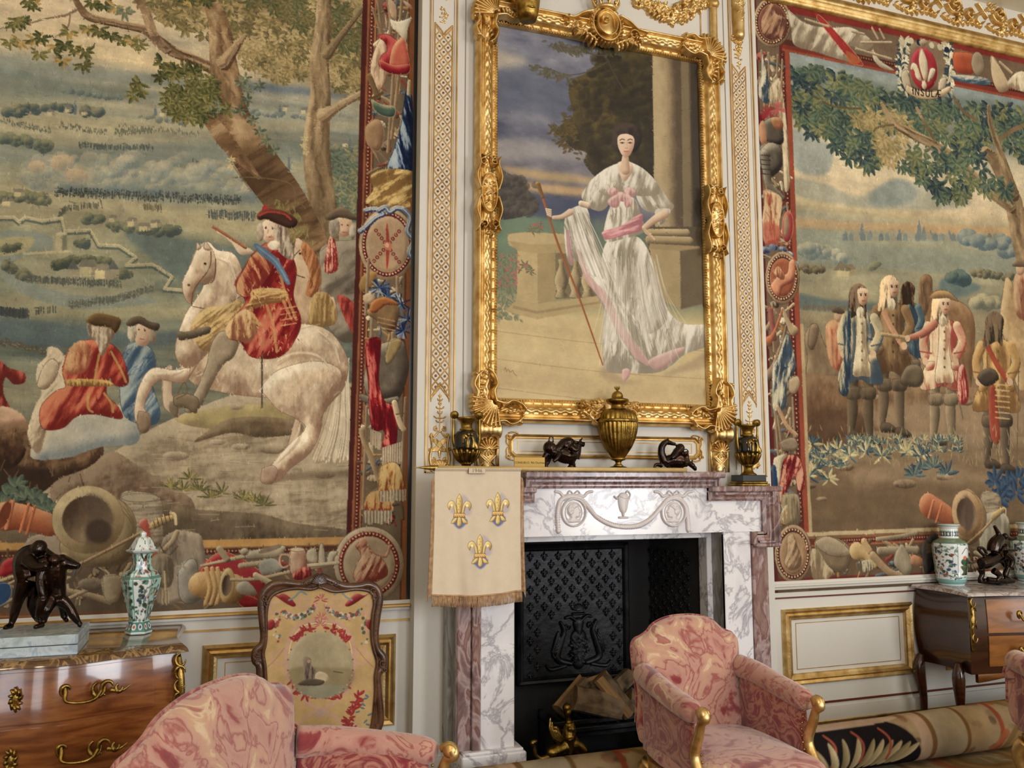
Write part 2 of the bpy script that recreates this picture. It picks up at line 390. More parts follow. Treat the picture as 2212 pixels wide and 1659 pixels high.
 for x, y, w, h in ((30,425,16,10),(5,445,18,10),(275,490,15,12),(235,480,12,9),(300,500,18,11),(325,492,15,10)): house(cv, x, y, w, h, (192,178,136),(128,122,106),(150,142,116))
 P([(254,478),(270,478),(270,462),(273,462),(262,438),(252,462),(254,462)],(156,148,122), sm=False)
 zz = [[(0,470),(30,470),(42,480),(54,470),(92,478),(134,472),(140,500),(196,498),(214,530),(258,532),(294,556),(272,574),(330,572),(372,598),(355,624),(400,628)]]
 for z in zz:
  B([(x, y+4) for x, y in z],9,(86,96,90),.9, False); B(z, 6.5,(170,162,128),1, False); B([(x, y-3) for x, y in z],2,(196,184,146),.9, False)
 P([(0,505),(60,500),(110,512),(105,545),(40,560),(30,590),(110,625),(190,640),(300,640),(330,655),(180,668),(60,640),(0,590)],(128,138,130),.8)
 P([(0,518),(68,512),(70,530),(50,545),(0,552)],(166,156,114),.9)
 trees(cv, [(5,540),(45,530)],14,9,(96,100,82),(130,128,96),(70,78,70)); trees(cv, [(10,570),(40,590),(60,595)],18,13,(112,112,88),(146,140,104),(78,86,76))
 P([(121,505),(144,505),(146,542),(119,542)],(176,166,130), sm=False); P([(135,505),(144,505),(146,542),(134,542)],(120,118,100), sm=False); P(cv.ell(133,505,12,4),(190,180,144))
 trees(cv, [(165,525),(190,528)],8,11,(80,92,86),(112,116,92),(60,74,76))
 P([(50,546),(155,540),(158,545),(52,551)],(190,176,134), sm=False)
 trees(cv, [(115,572),(160,562),(230,570)],34,12,(92,98,78),(130,128,96),(66,76,68)); trees(cv, [(255,590),(285,598)],10,10,(112,114,92),(140,136,104),(80,88,76))
 house(cv, 172,598,26,22,(188,176,136),(120,118,104),(150,142,116)); house(cv, 205,604,22,20,(204,188,142),(136,128,108),(160,148,120))
 for x in (158,245): P([(x-11,604),(x+12,604),(x+12,580),(x, 562),(x-11,580)],(158,150,124), sm=False); P([(x-12,582),(x+13,582),(x, 562)],(96,100,98), sm=False)
 soldiers(cv, [(60,608),(150,614),(260,620)],130,(82,88,82),12,3,(150,144,112))
 soldiers(cv, [(150,665),(250,652),(330,628)],130,(90,94,84),11,4,(150,144,112)); soldiers(cv, [(0,683),(60,686)],60,(60,68,70),18,3)
 soldiers(cv, [(78,680),(95,676),(122,676)],9,(56,62,60),13,1); soldiers(cv, [(0,742),(50,752),(105,768)],46,(90,78,60),9,5,(170,150,110))
 # rear wood on the right
 FT = [((136,116,74),(176,154,104)),((112,98,60),(150,134,88)),((150,132,88),(190,168,120)),((92,84,54),(128,114,74))]
 P([(330,0),(360,40),(420,62),(520,80),(560,130),(600,160),(700,190),(790,200),(800,-20),(330,-20)],(140,120,80),.75, soft=10)
 cv.foliage([(320,-30),(800,-30),(800,60),(740,150),(640,140),(560,120),(470,90),(390,60),(340,30)],300, FT, 17,9,3)
 cv.foliage([(520,90),(600,60),(680,80),(670,150),(600,175),(540,150)],70, FT, 15,8,3); cv.foliage([(700,130),(790,110),(790,200),(730,190)],50, FT, 15,8,3)
 GB = [((70,84,62),(104,112,80)),((84,92,76),(118,126,104))]
 cv.foliage([(470,-10),(560,-10),(740,10),(785,60),(770,110),(700,90),(600,30)],60,[((96,88,54),(130,118,76)),((74,80,50),(110,108,70))],16,8,3)
 cv.foliage([(700,350),(790,335),(790,470),(720,440)],60,[((104,108,82),(150,148,112)),((78,94,84),(116,128,104))],18,9,3)
 # second trunk
 S([(700,-20),(698,60),(690,140),(692,210),(684,300),(688,380),(700,470),(706,530)],[30,34,40,44,54,58,60,50],(140,116,84), bark=.55, hi=(188,162,124), dark=(92,72,50))
 S([(706,118),(735,80),(790,10)],[22,13,10],(122,100,72), bark=.5, hi=(160,136,100), dark=(84,66,46))
 S([(700,250),(735,228),(795,195)],[30,17,14],(160,134,100), bark=.5, hi=(196,170,132), dark=(110,86,60))
 # main leaning trunk and boughs
 TB = dict(bark=.75, hi=(188,158,118), dark=(84,60,40))
 S([(160,-10),(172,15),(195,38),(255,52),(315,66),(345,92),(375,112),(420,130),(466,152),(482,166)],[12,14,18,17,20,26,26,24,30,34],(128,100,72), **TB)
 S([(290,-10),(312,22),(322,48),(335,80),(360,108)],[12,16,20,18,20],(150,122,92), **TB)
 S([(440,-20),(470,40),(478,90),(482,130),(490,180),(498,230),(520,290),(555,350),(600,410),(640,470),(672,530)],[30,42,50,56,62,66,78,92,92,84,76],(132,102,70), **TB)
 S([(484,138),(505,108),(530,76)],[30,20,8],(150,124,94), **TB)
 S([(425,238),(455,262),(500,320),(560,385)],[8,30,34,8],(124,92,62), **TB)
 S([(165,22),(140,34),(95,42),(40,58),(0,62)],[6,5,4,3,2],(130,110,88)); S([(152,30),(146,60),(120,80)],3,(130,110,88))
 S([(505,384),(560,384),(625,396),(642,430),(660,450)],2.5,(110,92,62)); S([(490,330),(505,360),(540,410)],2,(120,104,74))
 for i in range(60):
  t = cv.rs.rand(); x = 600+t*60+cv.rs.uniform(-20,24); y = 430+t*90
  cv.leaf(x, y, 16,5, cv.rs.uniform(1,2.2),(112,104,60),(150,136,84),.8)
 G = [((70,72,36),(118,114,66)),((52,58,32),(96,98,58)),((88,86,46),(140,132,78)),((96,104,84),(134,138,108))]
 cv.foliage([(330,190),(370,150),(430,150),(465,190),(470,240),(430,262),(370,245),(345,220)],60, G[:3],17,8,3, False)
 for x, y in ((290,205),(305,195),(300,180),(380,155),(350,135),(420,160),(450,225),(480,225),(495,235)): cv.sprig(x, y, 2,6, G if x > 440 else G[:3],19,9,2.3,4)
 for x, y, g in ((30,50,0),(50,45,1),(45,90,2),(75,85,0),(90,80,1),(85,115,2),(120,100,0),(140,95,1),(160,105,0),(150,70,2),(185,110,0),(135,130,1),(180,140,0),(190,60,2),(215,65,0),(240,75,1),(265,85,0),(285,85,2),(300,95,2),(70,10,1),(60,0,0),(200,5,0),(225,10,1),(250,15,3),(270,25,3),(405,0,1),(445,0,1),(35,45,2),(20,90,2)):
  cv.sprig(x, y, 2,7,[G[g],((150,120,62),(190,160,96)) if cv.rs.rand() < .35 else G[g]],19,8,1.5+cv.rs.uniform(-.6,.6),4)
 for x, y in ((520,180),(535,195),(560,185),(530,170),(535,215),(545,260),(560,285),(575,305),(590,325),(520,240)): cv.sprig(x, y, 2,6,[G[3],((66,80,62),(100,110,84))],13,6,1,5)
 for x, y in ((500,345),(498,360),(658,300),(655,315),(660,330)): cv.sprig(x, y, 1,6,[((180,160,110),(206,186,140))],8,4,1,5)
 cv.hatch(15000,9,.10)
 # ---------------- near ground
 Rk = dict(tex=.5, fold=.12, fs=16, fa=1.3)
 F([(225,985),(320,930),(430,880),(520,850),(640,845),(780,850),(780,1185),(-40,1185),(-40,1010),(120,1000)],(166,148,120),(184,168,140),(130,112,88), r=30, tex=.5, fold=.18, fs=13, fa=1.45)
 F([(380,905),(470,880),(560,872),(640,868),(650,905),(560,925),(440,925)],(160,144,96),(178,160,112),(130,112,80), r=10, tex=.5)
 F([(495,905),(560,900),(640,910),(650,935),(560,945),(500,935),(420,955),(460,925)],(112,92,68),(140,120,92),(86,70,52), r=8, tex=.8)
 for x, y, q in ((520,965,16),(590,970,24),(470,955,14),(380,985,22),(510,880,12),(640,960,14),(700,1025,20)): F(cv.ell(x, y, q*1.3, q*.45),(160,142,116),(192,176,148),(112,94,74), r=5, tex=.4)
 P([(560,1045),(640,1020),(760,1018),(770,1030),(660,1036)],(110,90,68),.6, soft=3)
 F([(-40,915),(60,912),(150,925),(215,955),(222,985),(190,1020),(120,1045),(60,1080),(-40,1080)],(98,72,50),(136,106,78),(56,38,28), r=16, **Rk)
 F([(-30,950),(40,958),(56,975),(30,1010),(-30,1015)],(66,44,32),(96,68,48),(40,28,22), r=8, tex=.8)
 P([(0,1015),(70,1010),(120,1020),(90,1060),(60,1110),(0,1130)],(52,38,30),.9, soft=3)
 F([(190,1010),(240,975),(290,1000),(350,1040),(420,1090),(380,1185),(140,1185),(110,1080),(120,1040)],(124,100,80),(150,128,104),(86,66,50), r=20, **Rk)
 F([(330,1085),(420,1100),(560,1110),(640,1130),(770,1150),(770,1190),(300,1190)],(104,88,68),(126,108,86),(72,60,46), r=14, tex=.9)
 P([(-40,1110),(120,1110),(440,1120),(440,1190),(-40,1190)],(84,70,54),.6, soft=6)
 for i in range(26): cv.sprig(70+cv.rs.uniform(0,110),940+cv.rs.uniform(0,35),1,5,[((70,58,36),(100,84,54))],22,4,2.2,3)
 for x, y, n in ((370,1055,12),(395,1060,12),(410,1035,8),(430,1060,14),(455,1075,8),(480,1065,5),(525,1080,12),(550,1085,12),(570,1092,10)):
  cv.sprig(x, y, 1, n, [((110,100,56),(160,146,84)),((78,78,46),(112,108,66))],24,4.5,-1.5,3)
 for k in range(90): x = cv.rs.uniform(300,760); y = cv.rs.uniform(940,1150); B([(x, y),(x+cv.rs.uniform(15,60), y+cv.rs.uniform(-3,3))],1.6,[(126,108,86),(188,172,146)][k % 2],.5)
 for k in range(60): x = cv.rs.uniform(0,230); y = cv.rs.uniform(925,1100); B([(x, y),(x+cv.rs.uniform(-14,14), y+cv.rs.uniform(8,26))],2.5,[(60,40,30),(140,110,80)][k % 2],.5)
 # ---------------- riders behind, left
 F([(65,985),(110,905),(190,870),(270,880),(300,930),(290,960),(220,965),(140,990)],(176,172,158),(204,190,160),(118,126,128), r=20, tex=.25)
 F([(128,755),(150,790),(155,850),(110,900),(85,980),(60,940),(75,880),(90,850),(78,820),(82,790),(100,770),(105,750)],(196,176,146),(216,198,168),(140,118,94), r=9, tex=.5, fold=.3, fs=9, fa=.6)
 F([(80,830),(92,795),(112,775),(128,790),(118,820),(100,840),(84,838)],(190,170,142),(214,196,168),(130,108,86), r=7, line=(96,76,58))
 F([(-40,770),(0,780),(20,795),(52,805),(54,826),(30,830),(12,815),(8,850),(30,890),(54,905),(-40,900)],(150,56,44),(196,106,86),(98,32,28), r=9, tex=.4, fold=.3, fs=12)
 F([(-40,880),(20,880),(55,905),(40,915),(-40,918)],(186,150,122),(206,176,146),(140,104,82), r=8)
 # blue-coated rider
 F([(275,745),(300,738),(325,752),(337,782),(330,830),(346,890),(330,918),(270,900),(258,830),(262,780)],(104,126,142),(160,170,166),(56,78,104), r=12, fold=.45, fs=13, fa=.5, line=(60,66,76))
 F(cv.ell(308,722,19,26),(206,176,146),(226,200,170),(160,120,94), r=8); F(cv.ell(285,718,10,20),(196,184,158),(224,212,184),(140,126,104), r=5, tex=.9); F(cv.ell(330,728,8,14),(168,150,122),(190,170,140),(120,104,84), r=5, tex=.9)
 F([(272,700),(284,686),(305,684),(322,694),(344,700),(340,714),(322,710),(300,700),(284,706)],(84,68,54),(120,104,86),(52,42,34), r=5)
 for x, y in ((300,712),(313,714)): cv.dot(x, y, 1.8,(80,56,44))
 cv.line([(303,732),(311,733)],2,(150,80,66))
 # red-coated rider seen from behind
 F([(150,755),(185,735),(230,738),(262,765),(278,820),(266,835),(244,830),(238,815),(230,850),(256,880),(262,905),(205,895),(165,900),(135,925),(92,925),(88,880),(120,845),(142,835),(135,800)],
 (172,62,48),(212,126,90),(118,30,28), r=13, fold=.42, fs=17, fa=.35, line=(90,34,28))
 F([(150,755),(178,735),(200,760),(186,800),(160,810),(140,800)],(190,130,88),(216,168,120),(150,78,56), r=9, fold=.3, fs=10)
 F([(140,822),(185,818),(232,822),(244,834),(190,834),(150,834)],(172,130,66),(206,168,96),(116,82,42), r=4, fold=.4, fs=5)
 for pts in ([(215,765),(208,800),(204,830)],[(240,760),(262,800),(272,825)],[(192,850),(190,880),(200,890)],[(225,850),(240,870),(244,890)]): B(pts, 5,(188,150,82),.8)
 F([(188,700),(200,690),(240,700),(246,725),(235,745),(220,770),(208,740),(194,730)],(168,148,124),(206,190,164),(112,92,74), r=6, tex=.9, fold=.4, fs=8)
 F([(186,694),(205,678),(235,680),(262,692),(250,720),(236,708),(205,704)],(88,66,42),(126,98,60),(52,38,28), r=6, line=(150,116,60))
 # grey-coated companion, right edge, with his brown horse
 F([(690,545),(715,525),(745,520),(790,535),(790,700),(745,740),(700,690),(690,620)],(128,118,102),(166,154,132),(88,78,66), r=14, fold=.25, fs=20, fa=.8, line=(80,70,58))
 F([(712,512),(722,512),(730,580),(705,590),(700,570)],(176,70,60),(222,176,150),(130,36,34), r=4, fold=.5, fs=4)
 F([(728,640),(760,650),(790,700),(780,745),(750,700)],(150,50,42),(196,90,76),(104,28,28), r=8, fold=.4, fs=8)
 F(cv.ell(742,488,20,24),(204,170,138),(222,192,160),(150,110,86), r=8); F(cv.ell(722,492,12,24),(168,156,136),(206,194,172),(112,98,82), r=5, tex=1); F(cv.ell(762,500,8,16),(168,156,136),(206,194,172),(112,98,82), r=5, tex=1)
 F([(702,472),(716,456),(742,448),(770,470),(764,476),(735,470),(716,476)],(98,80,62),(140,118,92),(60,48,38), r=5)
 cv.dot(738,486,1.8,(70,48,38)); cv.dot(751,487,1.8,(70,48,38)); B([(740,502),(749,502)],2,(150,80,66))
 F([(634,545),(640,515),(655,522),(680,548),(694,590),(692,660),(720,640),(722,700),(640,700),(610,640),(622,600),(618,580)],(190,160,128),(222,198,168),(134,92,64), r=11, tex=.4, line=(104,72,50))
 F([(655,522),(682,550),(694,600),(680,640),(660,635),(668,590),(652,550)],(156,96,56),(196,136,88),(110,62,38), r=7, fold=.4, fs=7, fa=.2)
 F([(675,640),(705,632),(722,660),(722,700),(670,700)],(170,138,84),(200,168,110),(126,94,54), r=8, fold=.4, fs=7)
 B([(648,540),(632,560),(636,590),(658,600)],2,(90,66,48)); cv.dot(648,548,2.5,(60,40,30))
 # ---------------- the pale horse
 HC = ((204,180,150),(236,222,198),(140,108,86)); HL = (116,86,66)
 F([(622,960),(640,900),(650,930),(636,975),(612,995),(600,985)],(186,158,130),(206,182,154),(140,108,84), r=6, line=HL)
 F([(352,808),(372,790),(372,850),(388,880),(384,902),(364,890),(352,870)],(196,172,144),(216,194,166),(146,116,92), r=6, line=HL)
 F([(368,868),(386,872),(382,902),(366,888)],(120,104,86),(150,132,110),(80,66,52), r=4)
 for k in range(120):          # tail
  a = cv.rs.rand(); x0 = 722+a*32; e = cv.rs.uniform(-1,1)
  B([(x0,775),(x0-4+e*4,850),(x0-24+a*24+e*8,930),(x0-48+a*40+e*10,1000-cv.rs.rand()*16)],2.6,[(214,196,168),(188,168,140),(160,138,112),(226,212,186)][k % 4],.8)
 F([(400,700),(440,690),(560,700),(660,700),(712,716),(745,760),(752,800),(735,850),(690,872),(640,880),(600,860),(560,858),(480,848),(420,830),(388,790),(380,740)], *HC, r=36, tex=.6, line=HL)
 F([(560,840),(600,800),(680,780),(735,800),(730,850),(700,890),(690,940),(668,980),(630,1010),(600,1040),(572,1044),(564,1030),(590,1000),(625,960),(660,925),(640,905),(600,885),(580,862)], *HC, r=17, tex=.6, line=HL)
 F([(566,1012),(590,1005),(600,1022),(588,1044),(564,1040)],(178,148,124),(206,180,154),(130,98,76), r=6, line=HL)
 F([(412,790),(380,800),(330,795),(302,830),(290,885),(296,915),(318,930),(322,900),(312,880),(322,850),(345,822),(400,826)], *HC, r=9, tex=.3, line=HL)
 F([(300,888),(322,895),(324,925),(308,936),(296,915)],(150,124,100),(186,160,134),(90,70,54), r=5, line=HL)
 F([(425,545),(448,522),(470,540),(505,548),(525,590),(530,640),(500,700),(420,790),(384,780),(380,740),(400,680),(420,650),(440,610)], *HC, r=20, tex=.6, line=HL)
 F([(424,540),(444,530),(462,545),(466,590),(450,612),(428,615),(412,655),(398,640),(394,610),(410,575)], *HC, r=12, tex=.45, line=HL)
 F([(424,540),(426,524),(434,536)], *HC, r=3, line=HL); F([(440,538),(444,522),(456,540)], *HC, r=3, line=HL)
 cv.dot(443,570,3,(60,40,30)); cv.dot(408,616,3,(110,70,60)); B([(456,545),(452,580),(420,625),(414,660)],2.2,(104,76,54)); B([(466,560),(462,605),(440,615)],2.2,(104,76,54)); B([(416,662),(470,668),(520,640)],2,(120,90,60))
 B([(604,700),(640,712),(690,700)],3,(190,166,138),.5)
 for k in range(70): x = cv.rs.uniform(430,735); y = cv.rs.uniform(700,850); B([(x, y),(x+cv.rs.uniform(-12,12), y+8)],2.4,[(232,218,194),(190,160,132)][k % 2],.35)
 for P0 in ([(600,790),(640,770),(690,775),(725,810)],[(430,820),(470,800),(500,760)],[(520,640),(500,690),(450,700)],[(655,920),(640,960),(600,1000)],[(330,812),(370,812),(400,800)],[(690,720),(725,750),(738,790)],[(470,560),(500,575),(515,610)]): S(P0,[2,7,2],(164,134,108),.45); S([(x-5, y-7) for x, y in P0],[2,6,2],(238,224,200),.5)
 # saddle, blanket, rider's leg
 F([(413,700),(440,668),(480,660),(520,650),(530,690),(500,735),(450,760),(424,745),(412,720)],(186,152,96),(214,184,128),(130,98,56), r=9, fold=.5, fs=6, fa=.8)
 F([(384,716),(404,716),(450,705),(452,720),(400,735),(384,732)],(96,82,66),(140,124,100),(60,50,40), r=5)
 F([(460,735),(480,715),(515,730),(505,770),(480,790),(452,840),(432,880),(408,892),(400,880),(424,842),(446,790),(452,760)],(150,132,108),(182,164,138),(98,82,64), r=8, tex=.3, line=(80,64,48))
 F([(375,858),(400,850),(428,862),(424,892),(404,882),(378,876)],(124,106,82),(160,140,110),(80,64,48), r=5, line=(70,56,42)); B([(384,850),(398,826),(404,848),(380,862)],3,(110,92,66)); B([(402,825),(455,740)],3,(130,106,82))
 # rider in the red coat
 RC = ((166,44,40),(214,122,92),(112,20,24))
 F([(540,555),(575,525),(615,530),(640,580),(634,640),(650,690),(640,730),(606,770),(545,772),(520,740),(490,728),(500,690),(530,655),(516,630),(508,610),(526,580)], *RC, r=18, fold=.45, fs=19, fa=.4, tex=.3, line=(84,24,22))
 F([(540,556),(570,535),(590,560),(578,600),(540,640),(514,634),(512,610),(528,580)],(184,96,66),(216,160,110),(130,40,34), r=10, fold=.5, fs=9, fa=-.5, line=(90,30,26))
 F([(548,625),(612,625),(620,648),(570,660),(520,680),(540,650)],(186,142,84),(218,180,118),(126,84,46), r=5, fold=.5, fs=5, fa=1.3)
 F([(492,700),(530,668),(560,700),(540,740),(510,735),(490,728)],(196,150,100),(222,188,138),(140,80,56), r=8, fold=.5, fs=9)
 for pts in ([(600,560),(612,620),(640,690)],[(576,660),(590,700),(598,760)],[(540,670),(560,700)],[(612,650),(630,690)],[(532,690),(566,702)]): B(pts, 6,(200,156,92),.7)
 for y in (668,680,692,704): B([(606, y),(640, y-6)],2.5,(206,166,104),.8)
 for k in range(130): x = cv.rs.uniform(515,650); y = cv.rs.uniform(560,760); B([(x, y),(x+cv.rs.uniform(-4,4), y+cv.rs.uniform(3,9))],1.8,[(216,176,112),(110,20,26),(226,150,120)][k % 3],.75) if abs(x-583) < 40+(y-560)*.12 else None
 P([(548,528),(562,530),(600,560),(626,608),(618,612),(590,572),(560,548)],(84,116,150),.95); B([(556,533),(596,566),(620,606)],4,(130,158,178),.6)
 F([(520,550),(500,525),(480,508),(468,502),(474,498),(500,514),(530,532),(548,545)],(214,190,160),(232,212,186),(168,132,106), r=5)
 S([(460,490),(480,502),(530,535)],7,(160,96,68), cyl=1, hi=(206,160,122))
 F(cv.ell(583,498,20,26),(220,192,164),(236,214,188),(176,132,106), r=9)
 F([(596,482),(618,490),(628,520),(636,556),(622,560),(600,540),(592,510)],(148,130,112),(196,180,158),(92,76,64), r=6, tex=1, fold=.4, fs=6); F(cv.ell(562,502,8,20),(170,150,128),(200,184,160),(110,92,76), r=4, tex=1); F(cv.ell(592,530,14,10),(220,206,180),(236,224,200),(176,150,122), r=4, tex=1)
 cv.dot(574,493,2,(70,48,40)); cv.dot(589,494,2,(70,48,40)); B([(577,512),(588,512)],2.4,(168,84,70)); B([(580,496),(578,504)],1.5,(180,136,110))
 F([(554,466),(572,450),(600,452),(628,462),(644,480),(630,494),(604,486),(575,474),(560,476)],(70,44,34),(120,70,50),(40,24,22), r=6, line=(150,110,60))
 B([(560,466),(580,458),(612,462),(628,474)],4,(170,56,48)); B([(568,454),(572,446),(578,452)],5,(170,40,40))
 S([(566,768),(566,880)],4,(110,96,74)); B([(566,770),(566,876)],1.4,(70,58,44))
 # ================ borders
 def ZR(y): return np.interp(y, [-150,560,1060,1175],[788,768,751.5,748])
 ys = np.linspace(-80,1345,30)
 def vb(o0, o1, col, y0=-150, y1=1345, **k):
  yy = np.linspace(y0, y1,24); P([(ZR(min(y, 1175))+o0-max(0, y-1175)*.012, y) for y in yy]+[(ZR(min(y, 1175))+o1-max(0, y-1175)*.012, y) for y in yy[::-1]], col, sm=False, **k)
 vb(0,170,(112,94,74), tex=.25, ts=(9,30)); vb(0,11,(78,32,28)); vb(11,15,(150,84,50)); vb(15,27,(104,50,36)); vb(27,30,(172,106,62)); vb(30,33,(70,52,40))
 beads(cv, [(ZR(y)+21, y) for y in range(-140,1190,40)],165,2.7,(196,130,96),(60,24,22))
 def hb(y0, y1, col, x1=770, **k): P([(-200, y0+7),(400, y0),(x1, y0-9),(x1, y1-9),(400, y1),(-200, y1+7)], col, sm=False, **k)
 hb(1169,1345,(98,82,66),900, tex=.25, ts=(30,9)); hb(1168,1184,(186,140,80)); hb(1184,1187,(140,92,50)); hb(1187,1200,(84,50,36),740); hb(1318,1332,(120,78,52),900); hb(1326,1329,(160,108,66),900); hb(1332,1346,(34,26,26),900)
 beads(cv, [(x, 1193+(400-x)*.022) for x in range(-150,740,60)],110,3,(180,118,88),(60,30,26))
 # outer strips of the side border
 def outer(o0, o1, col, y1=1320, **k): P([(906+o0,-150),(895+o0,700),(885+o0, y1),(885+o1, y1),(895+o1,700),(906+o1,-150)], col, sm=False, **k)
 outer(-22,-1,(148,88,50), tex=.2, ts=(9,50)); outer(-22,-19,(96,52,34)); outer(-5,-1,(120,74,48)); P([(870,1000),(889,1000),(888,1345),(700,1345),(700,1325),(868,1318)],(146,88,54),.9, sm=False); P([(885,800),(900,800),(896,1345),(700,1345),(884,1322)],(28,22,22), sm=False)
 cv.clutter(34,104,-120,1130,230, lambda y: ZR(min(y, 1175))); cv.clutter(-60,725,1206,1306,190)
 outer(-22,-1,(148,88,50), tex=.2, ts=(9,50)); outer(-22,-19,(96,52,34))
 # trophies down the side, top to bottom
 Wd = dict(cyl=1, hi=(196,172,136), dark=(84,62,44))
 for a, b in (((812,-40),(826,90)),((832,-40),(846,60)),((848,-30),(838,160)),((870,-20),(858,120)),((882,30),(850,200)),((852,130),(838,330)),((866,120),(846,300)),((806,20),(850,150))): S([a, b],7,(130,104,76), **Wd)
 F([(830,28),(836,60),(812,100),(800,150),(808,200),(830,180),(838,140),(836,90)],(204,172,140),(226,200,170),(150,112,86), r=6, fold=.3, fs=10, line=(96,60,44))
 F([(842,40),(856,46),(870,44),(890,38),(882,60),(876,90),(858,70),(846,60)],(206,194,168),(226,216,196),(150,132,108), r=5, line=(70,60,50))
 for a, b in (((838,0),(856,40)),((870,0),(890,20))): F([a, (a[0]+16, a[1]+10), b, (b[0]-12, b[1]-6)],(180,150,120),(206,180,150),(130,100,76), r=4)
 F([(814,78),(836,74),(858,88),(876,100),(886,140),(880,158),(850,160),(820,144),(824,120),(836,110),(832,92)],(160,34,40),(206,90,84),(100,16,26), r=9, fold=.3, fs=16, line=(70,16,22))
 F([(842,140),(850,100),(872,82),(882,120),(884,142),(862,148)],(190,90,70),(222,170,120),(140,40,40), r=5, line=(214,176,120)); F([(820,130),(850,142),(884,140),(880,160),(846,160),(824,148)],(150,24,36),(206,110,90),(90,12,22), r=5, line=(206,166,110))
 S([(798,165),(808,190),(816,210)],12,(112,88,56), cyl=1); B([(800,214),(818,206),(826,200)],5,(90,70,44)); F([(802,215),(824,226),(852,232),(850,252),(826,250),(808,236)],(70,92,78),(190,180,140),(36,60,56), r=5, line=(196,160,110))
 F([(790,275),(806,260),(822,262),(830,290),(820,325),(800,320),(790,300)],(150,116,84),(180,146,108),(104,76,54), r=7, line=(176,140,100)); F([(802,325),(820,355),(836,372),(826,362),(812,330)],(150,120,88),(186,156,120),(100,76,56), r=3, line=(80,60,44))
 F([(876,200),(888,202),(892,240),(896,300),(896,370),(866,372),(836,366),(852,320),(866,270)],(44,66,106),(160,178,190),(16,26,58), r=8, fold=.85, fs=10, fa=-.25, tex=.6, line=(20,26,44)); S([(884,176),(882,204)],7,(186,176,140), cyl=1)
 F([(842,364),(896,374),(898,420),(884,430),(880,450),(792,440),(806,410),(800,388),(806,374)],(190,156,92),(218,188,124),(126,92,48), r=8, fold=.6, fs=12, fa=.9, tex=.7, line=(110,80,44))
 # ribbons and the round shield of trophies
 F(cv.ell(837,528,62,78),(162,136,106),(190,166,134),(116,92,70), r=8, line=(90,66,50)); F(cv.ell(837,528,55,70),(112,48,36),(138,70,52),(80,30,26), r=4)
 beads(cv, cv.ell(837,528,51,66,0,60),52,2.8,(214,160,130),(70,24,24)); F(cv.ell(837,528,46,60),(168,138,106),(188,160,126),(140,112,84), r=6, line=(196,170,134))
 for a, b in (((812,498),(862,566)),((862,500),(808,564))):
  for k in range(9): t = k/8; cv.dot(a[0]+(b[0]-a[0])*t, a[1]+(b[1]-a[1])*t, 4.2,(120,48,40)); cv.dot(a[0]+(b[0]-a[0])*t, a[1]+(b[1]-a[1])*t, 1.8,(190,120,96))
 P([(833,534),(834,488),(838,486),(842,534),(838,578),(834,578)],(150,60,48), line=(206,130,104)); cv.dot(838,532,9,(186,110,88)); cv.dot(836,530,5,(216,160,130))
 for P0 in ([(790,455),(810,452),(828,462),(812,470),(790,490),(778,500)],[(818,455),(832,448),(842,458),(856,450),(872,452)],[(872,452),(886,470),(880,500),(893,520),(884,545),(890,556)]): S(P0,11,(92,112,144), cyl=1, hi=(206,206,196), dark=(24,40,84)); B(P0,2.5,(216,210,196),.7)
 # helmet with blue plume
 F([(790,590),(814,590),(800,625),(780,630),(776,612)],(150,112,60),(178,140,84),(104,72,40), r=5)
 for a, b in (((796,560),(790,680)),((868,600),(850,640)),((806,620),(800,780)),((848,720),(852,900)),((876,860),(866,1060)),((792,880),(784,1100)),((858,600),(862,740))): S([a, b],7,(134,110,84), **Wd)
 F([(784,640),(806,630),(808,650),(792,656)],(190,166,130),(214,194,160),(130,104,78), r=4)
 for cx, cy, q in ((820,622,22),(838,640,18),(866,655,22),(880,690,24),(872,715,18)):
  for j in range(26): a = cv.rs.uniform(0,6.28); B([(cx, cy),(cx+q*math.cos(a), cy+q*.9*math.sin(a))],3,[(22,40,86),(70,98,140),(150,170,186),(14,24,60)][j % 4],.8)
 F([(792,670),(806,662),(822,648),(848,646),(862,668),(860,690),(848,716),(826,705),(812,690),(794,680)],(130,100,66),(206,180,130),(66,44,30), r=9, line=(60,40,28)); F([(806,650),(830,642),(856,652),(858,660),(832,660),(812,676),(798,672)],(160,90,46),(206,140,80),(96,48,28), r=4)
 for y in (694,704,714): B([(816, y-8),(852, y)],3,(170,130,84),.8)
 # breastplate and crimson sash
 F([(796,745),(824,742),(848,735),(870,736),(878,760),(882,800),(868,850),(850,866),(800,862),(786,830),(790,790)],(104,92,78),(186,172,148),(52,44,38), r=16, tex=.2, line=(48,38,32)); F([(780,850),(820,862),(858,856),(858,868),(820,876),(782,866)],(110,98,84),(170,156,134),(60,50,44), r=3, line=(40,34,30))
 F([(840,738),(862,732),(866,745),(842,785),(832,778)],(150,128,84),(190,168,116),(100,80,52), r=4, line=(70,54,36))
 F([(792,736),(820,730),(822,760),(818,820),(830,865),(852,880),(858,930),(852,965),(826,968),(830,930),(806,930),(798,890),(796,830),(790,780)],(158,26,32),(216,120,104),(96,10,20), r=8, fold=.55, fs=9, fa=-.1, line=(70,14,18))
 fringe(cv, [(800,928),(822,936)],34,(186,166,138),(120,100,80)); fringe(cv, [(826,968),(868,955)],46,(190,170,142),(120,100,80))
 S([(852,870),(862,910),(872,928)],12,(190,166,130), cyl=1); B([(856,895),(872,893)],3,(110,80,50))
 # pistol, striped drape, fringes
 S([(782,930),(786,955),(800,985),(822,1050),(838,1080)],[14,10,12,8,6],(146,120,86), cyl=1, hi=(200,180,140), dark=(70,50,36)); B([(790,925),(800,915)],4,(120,98,70))
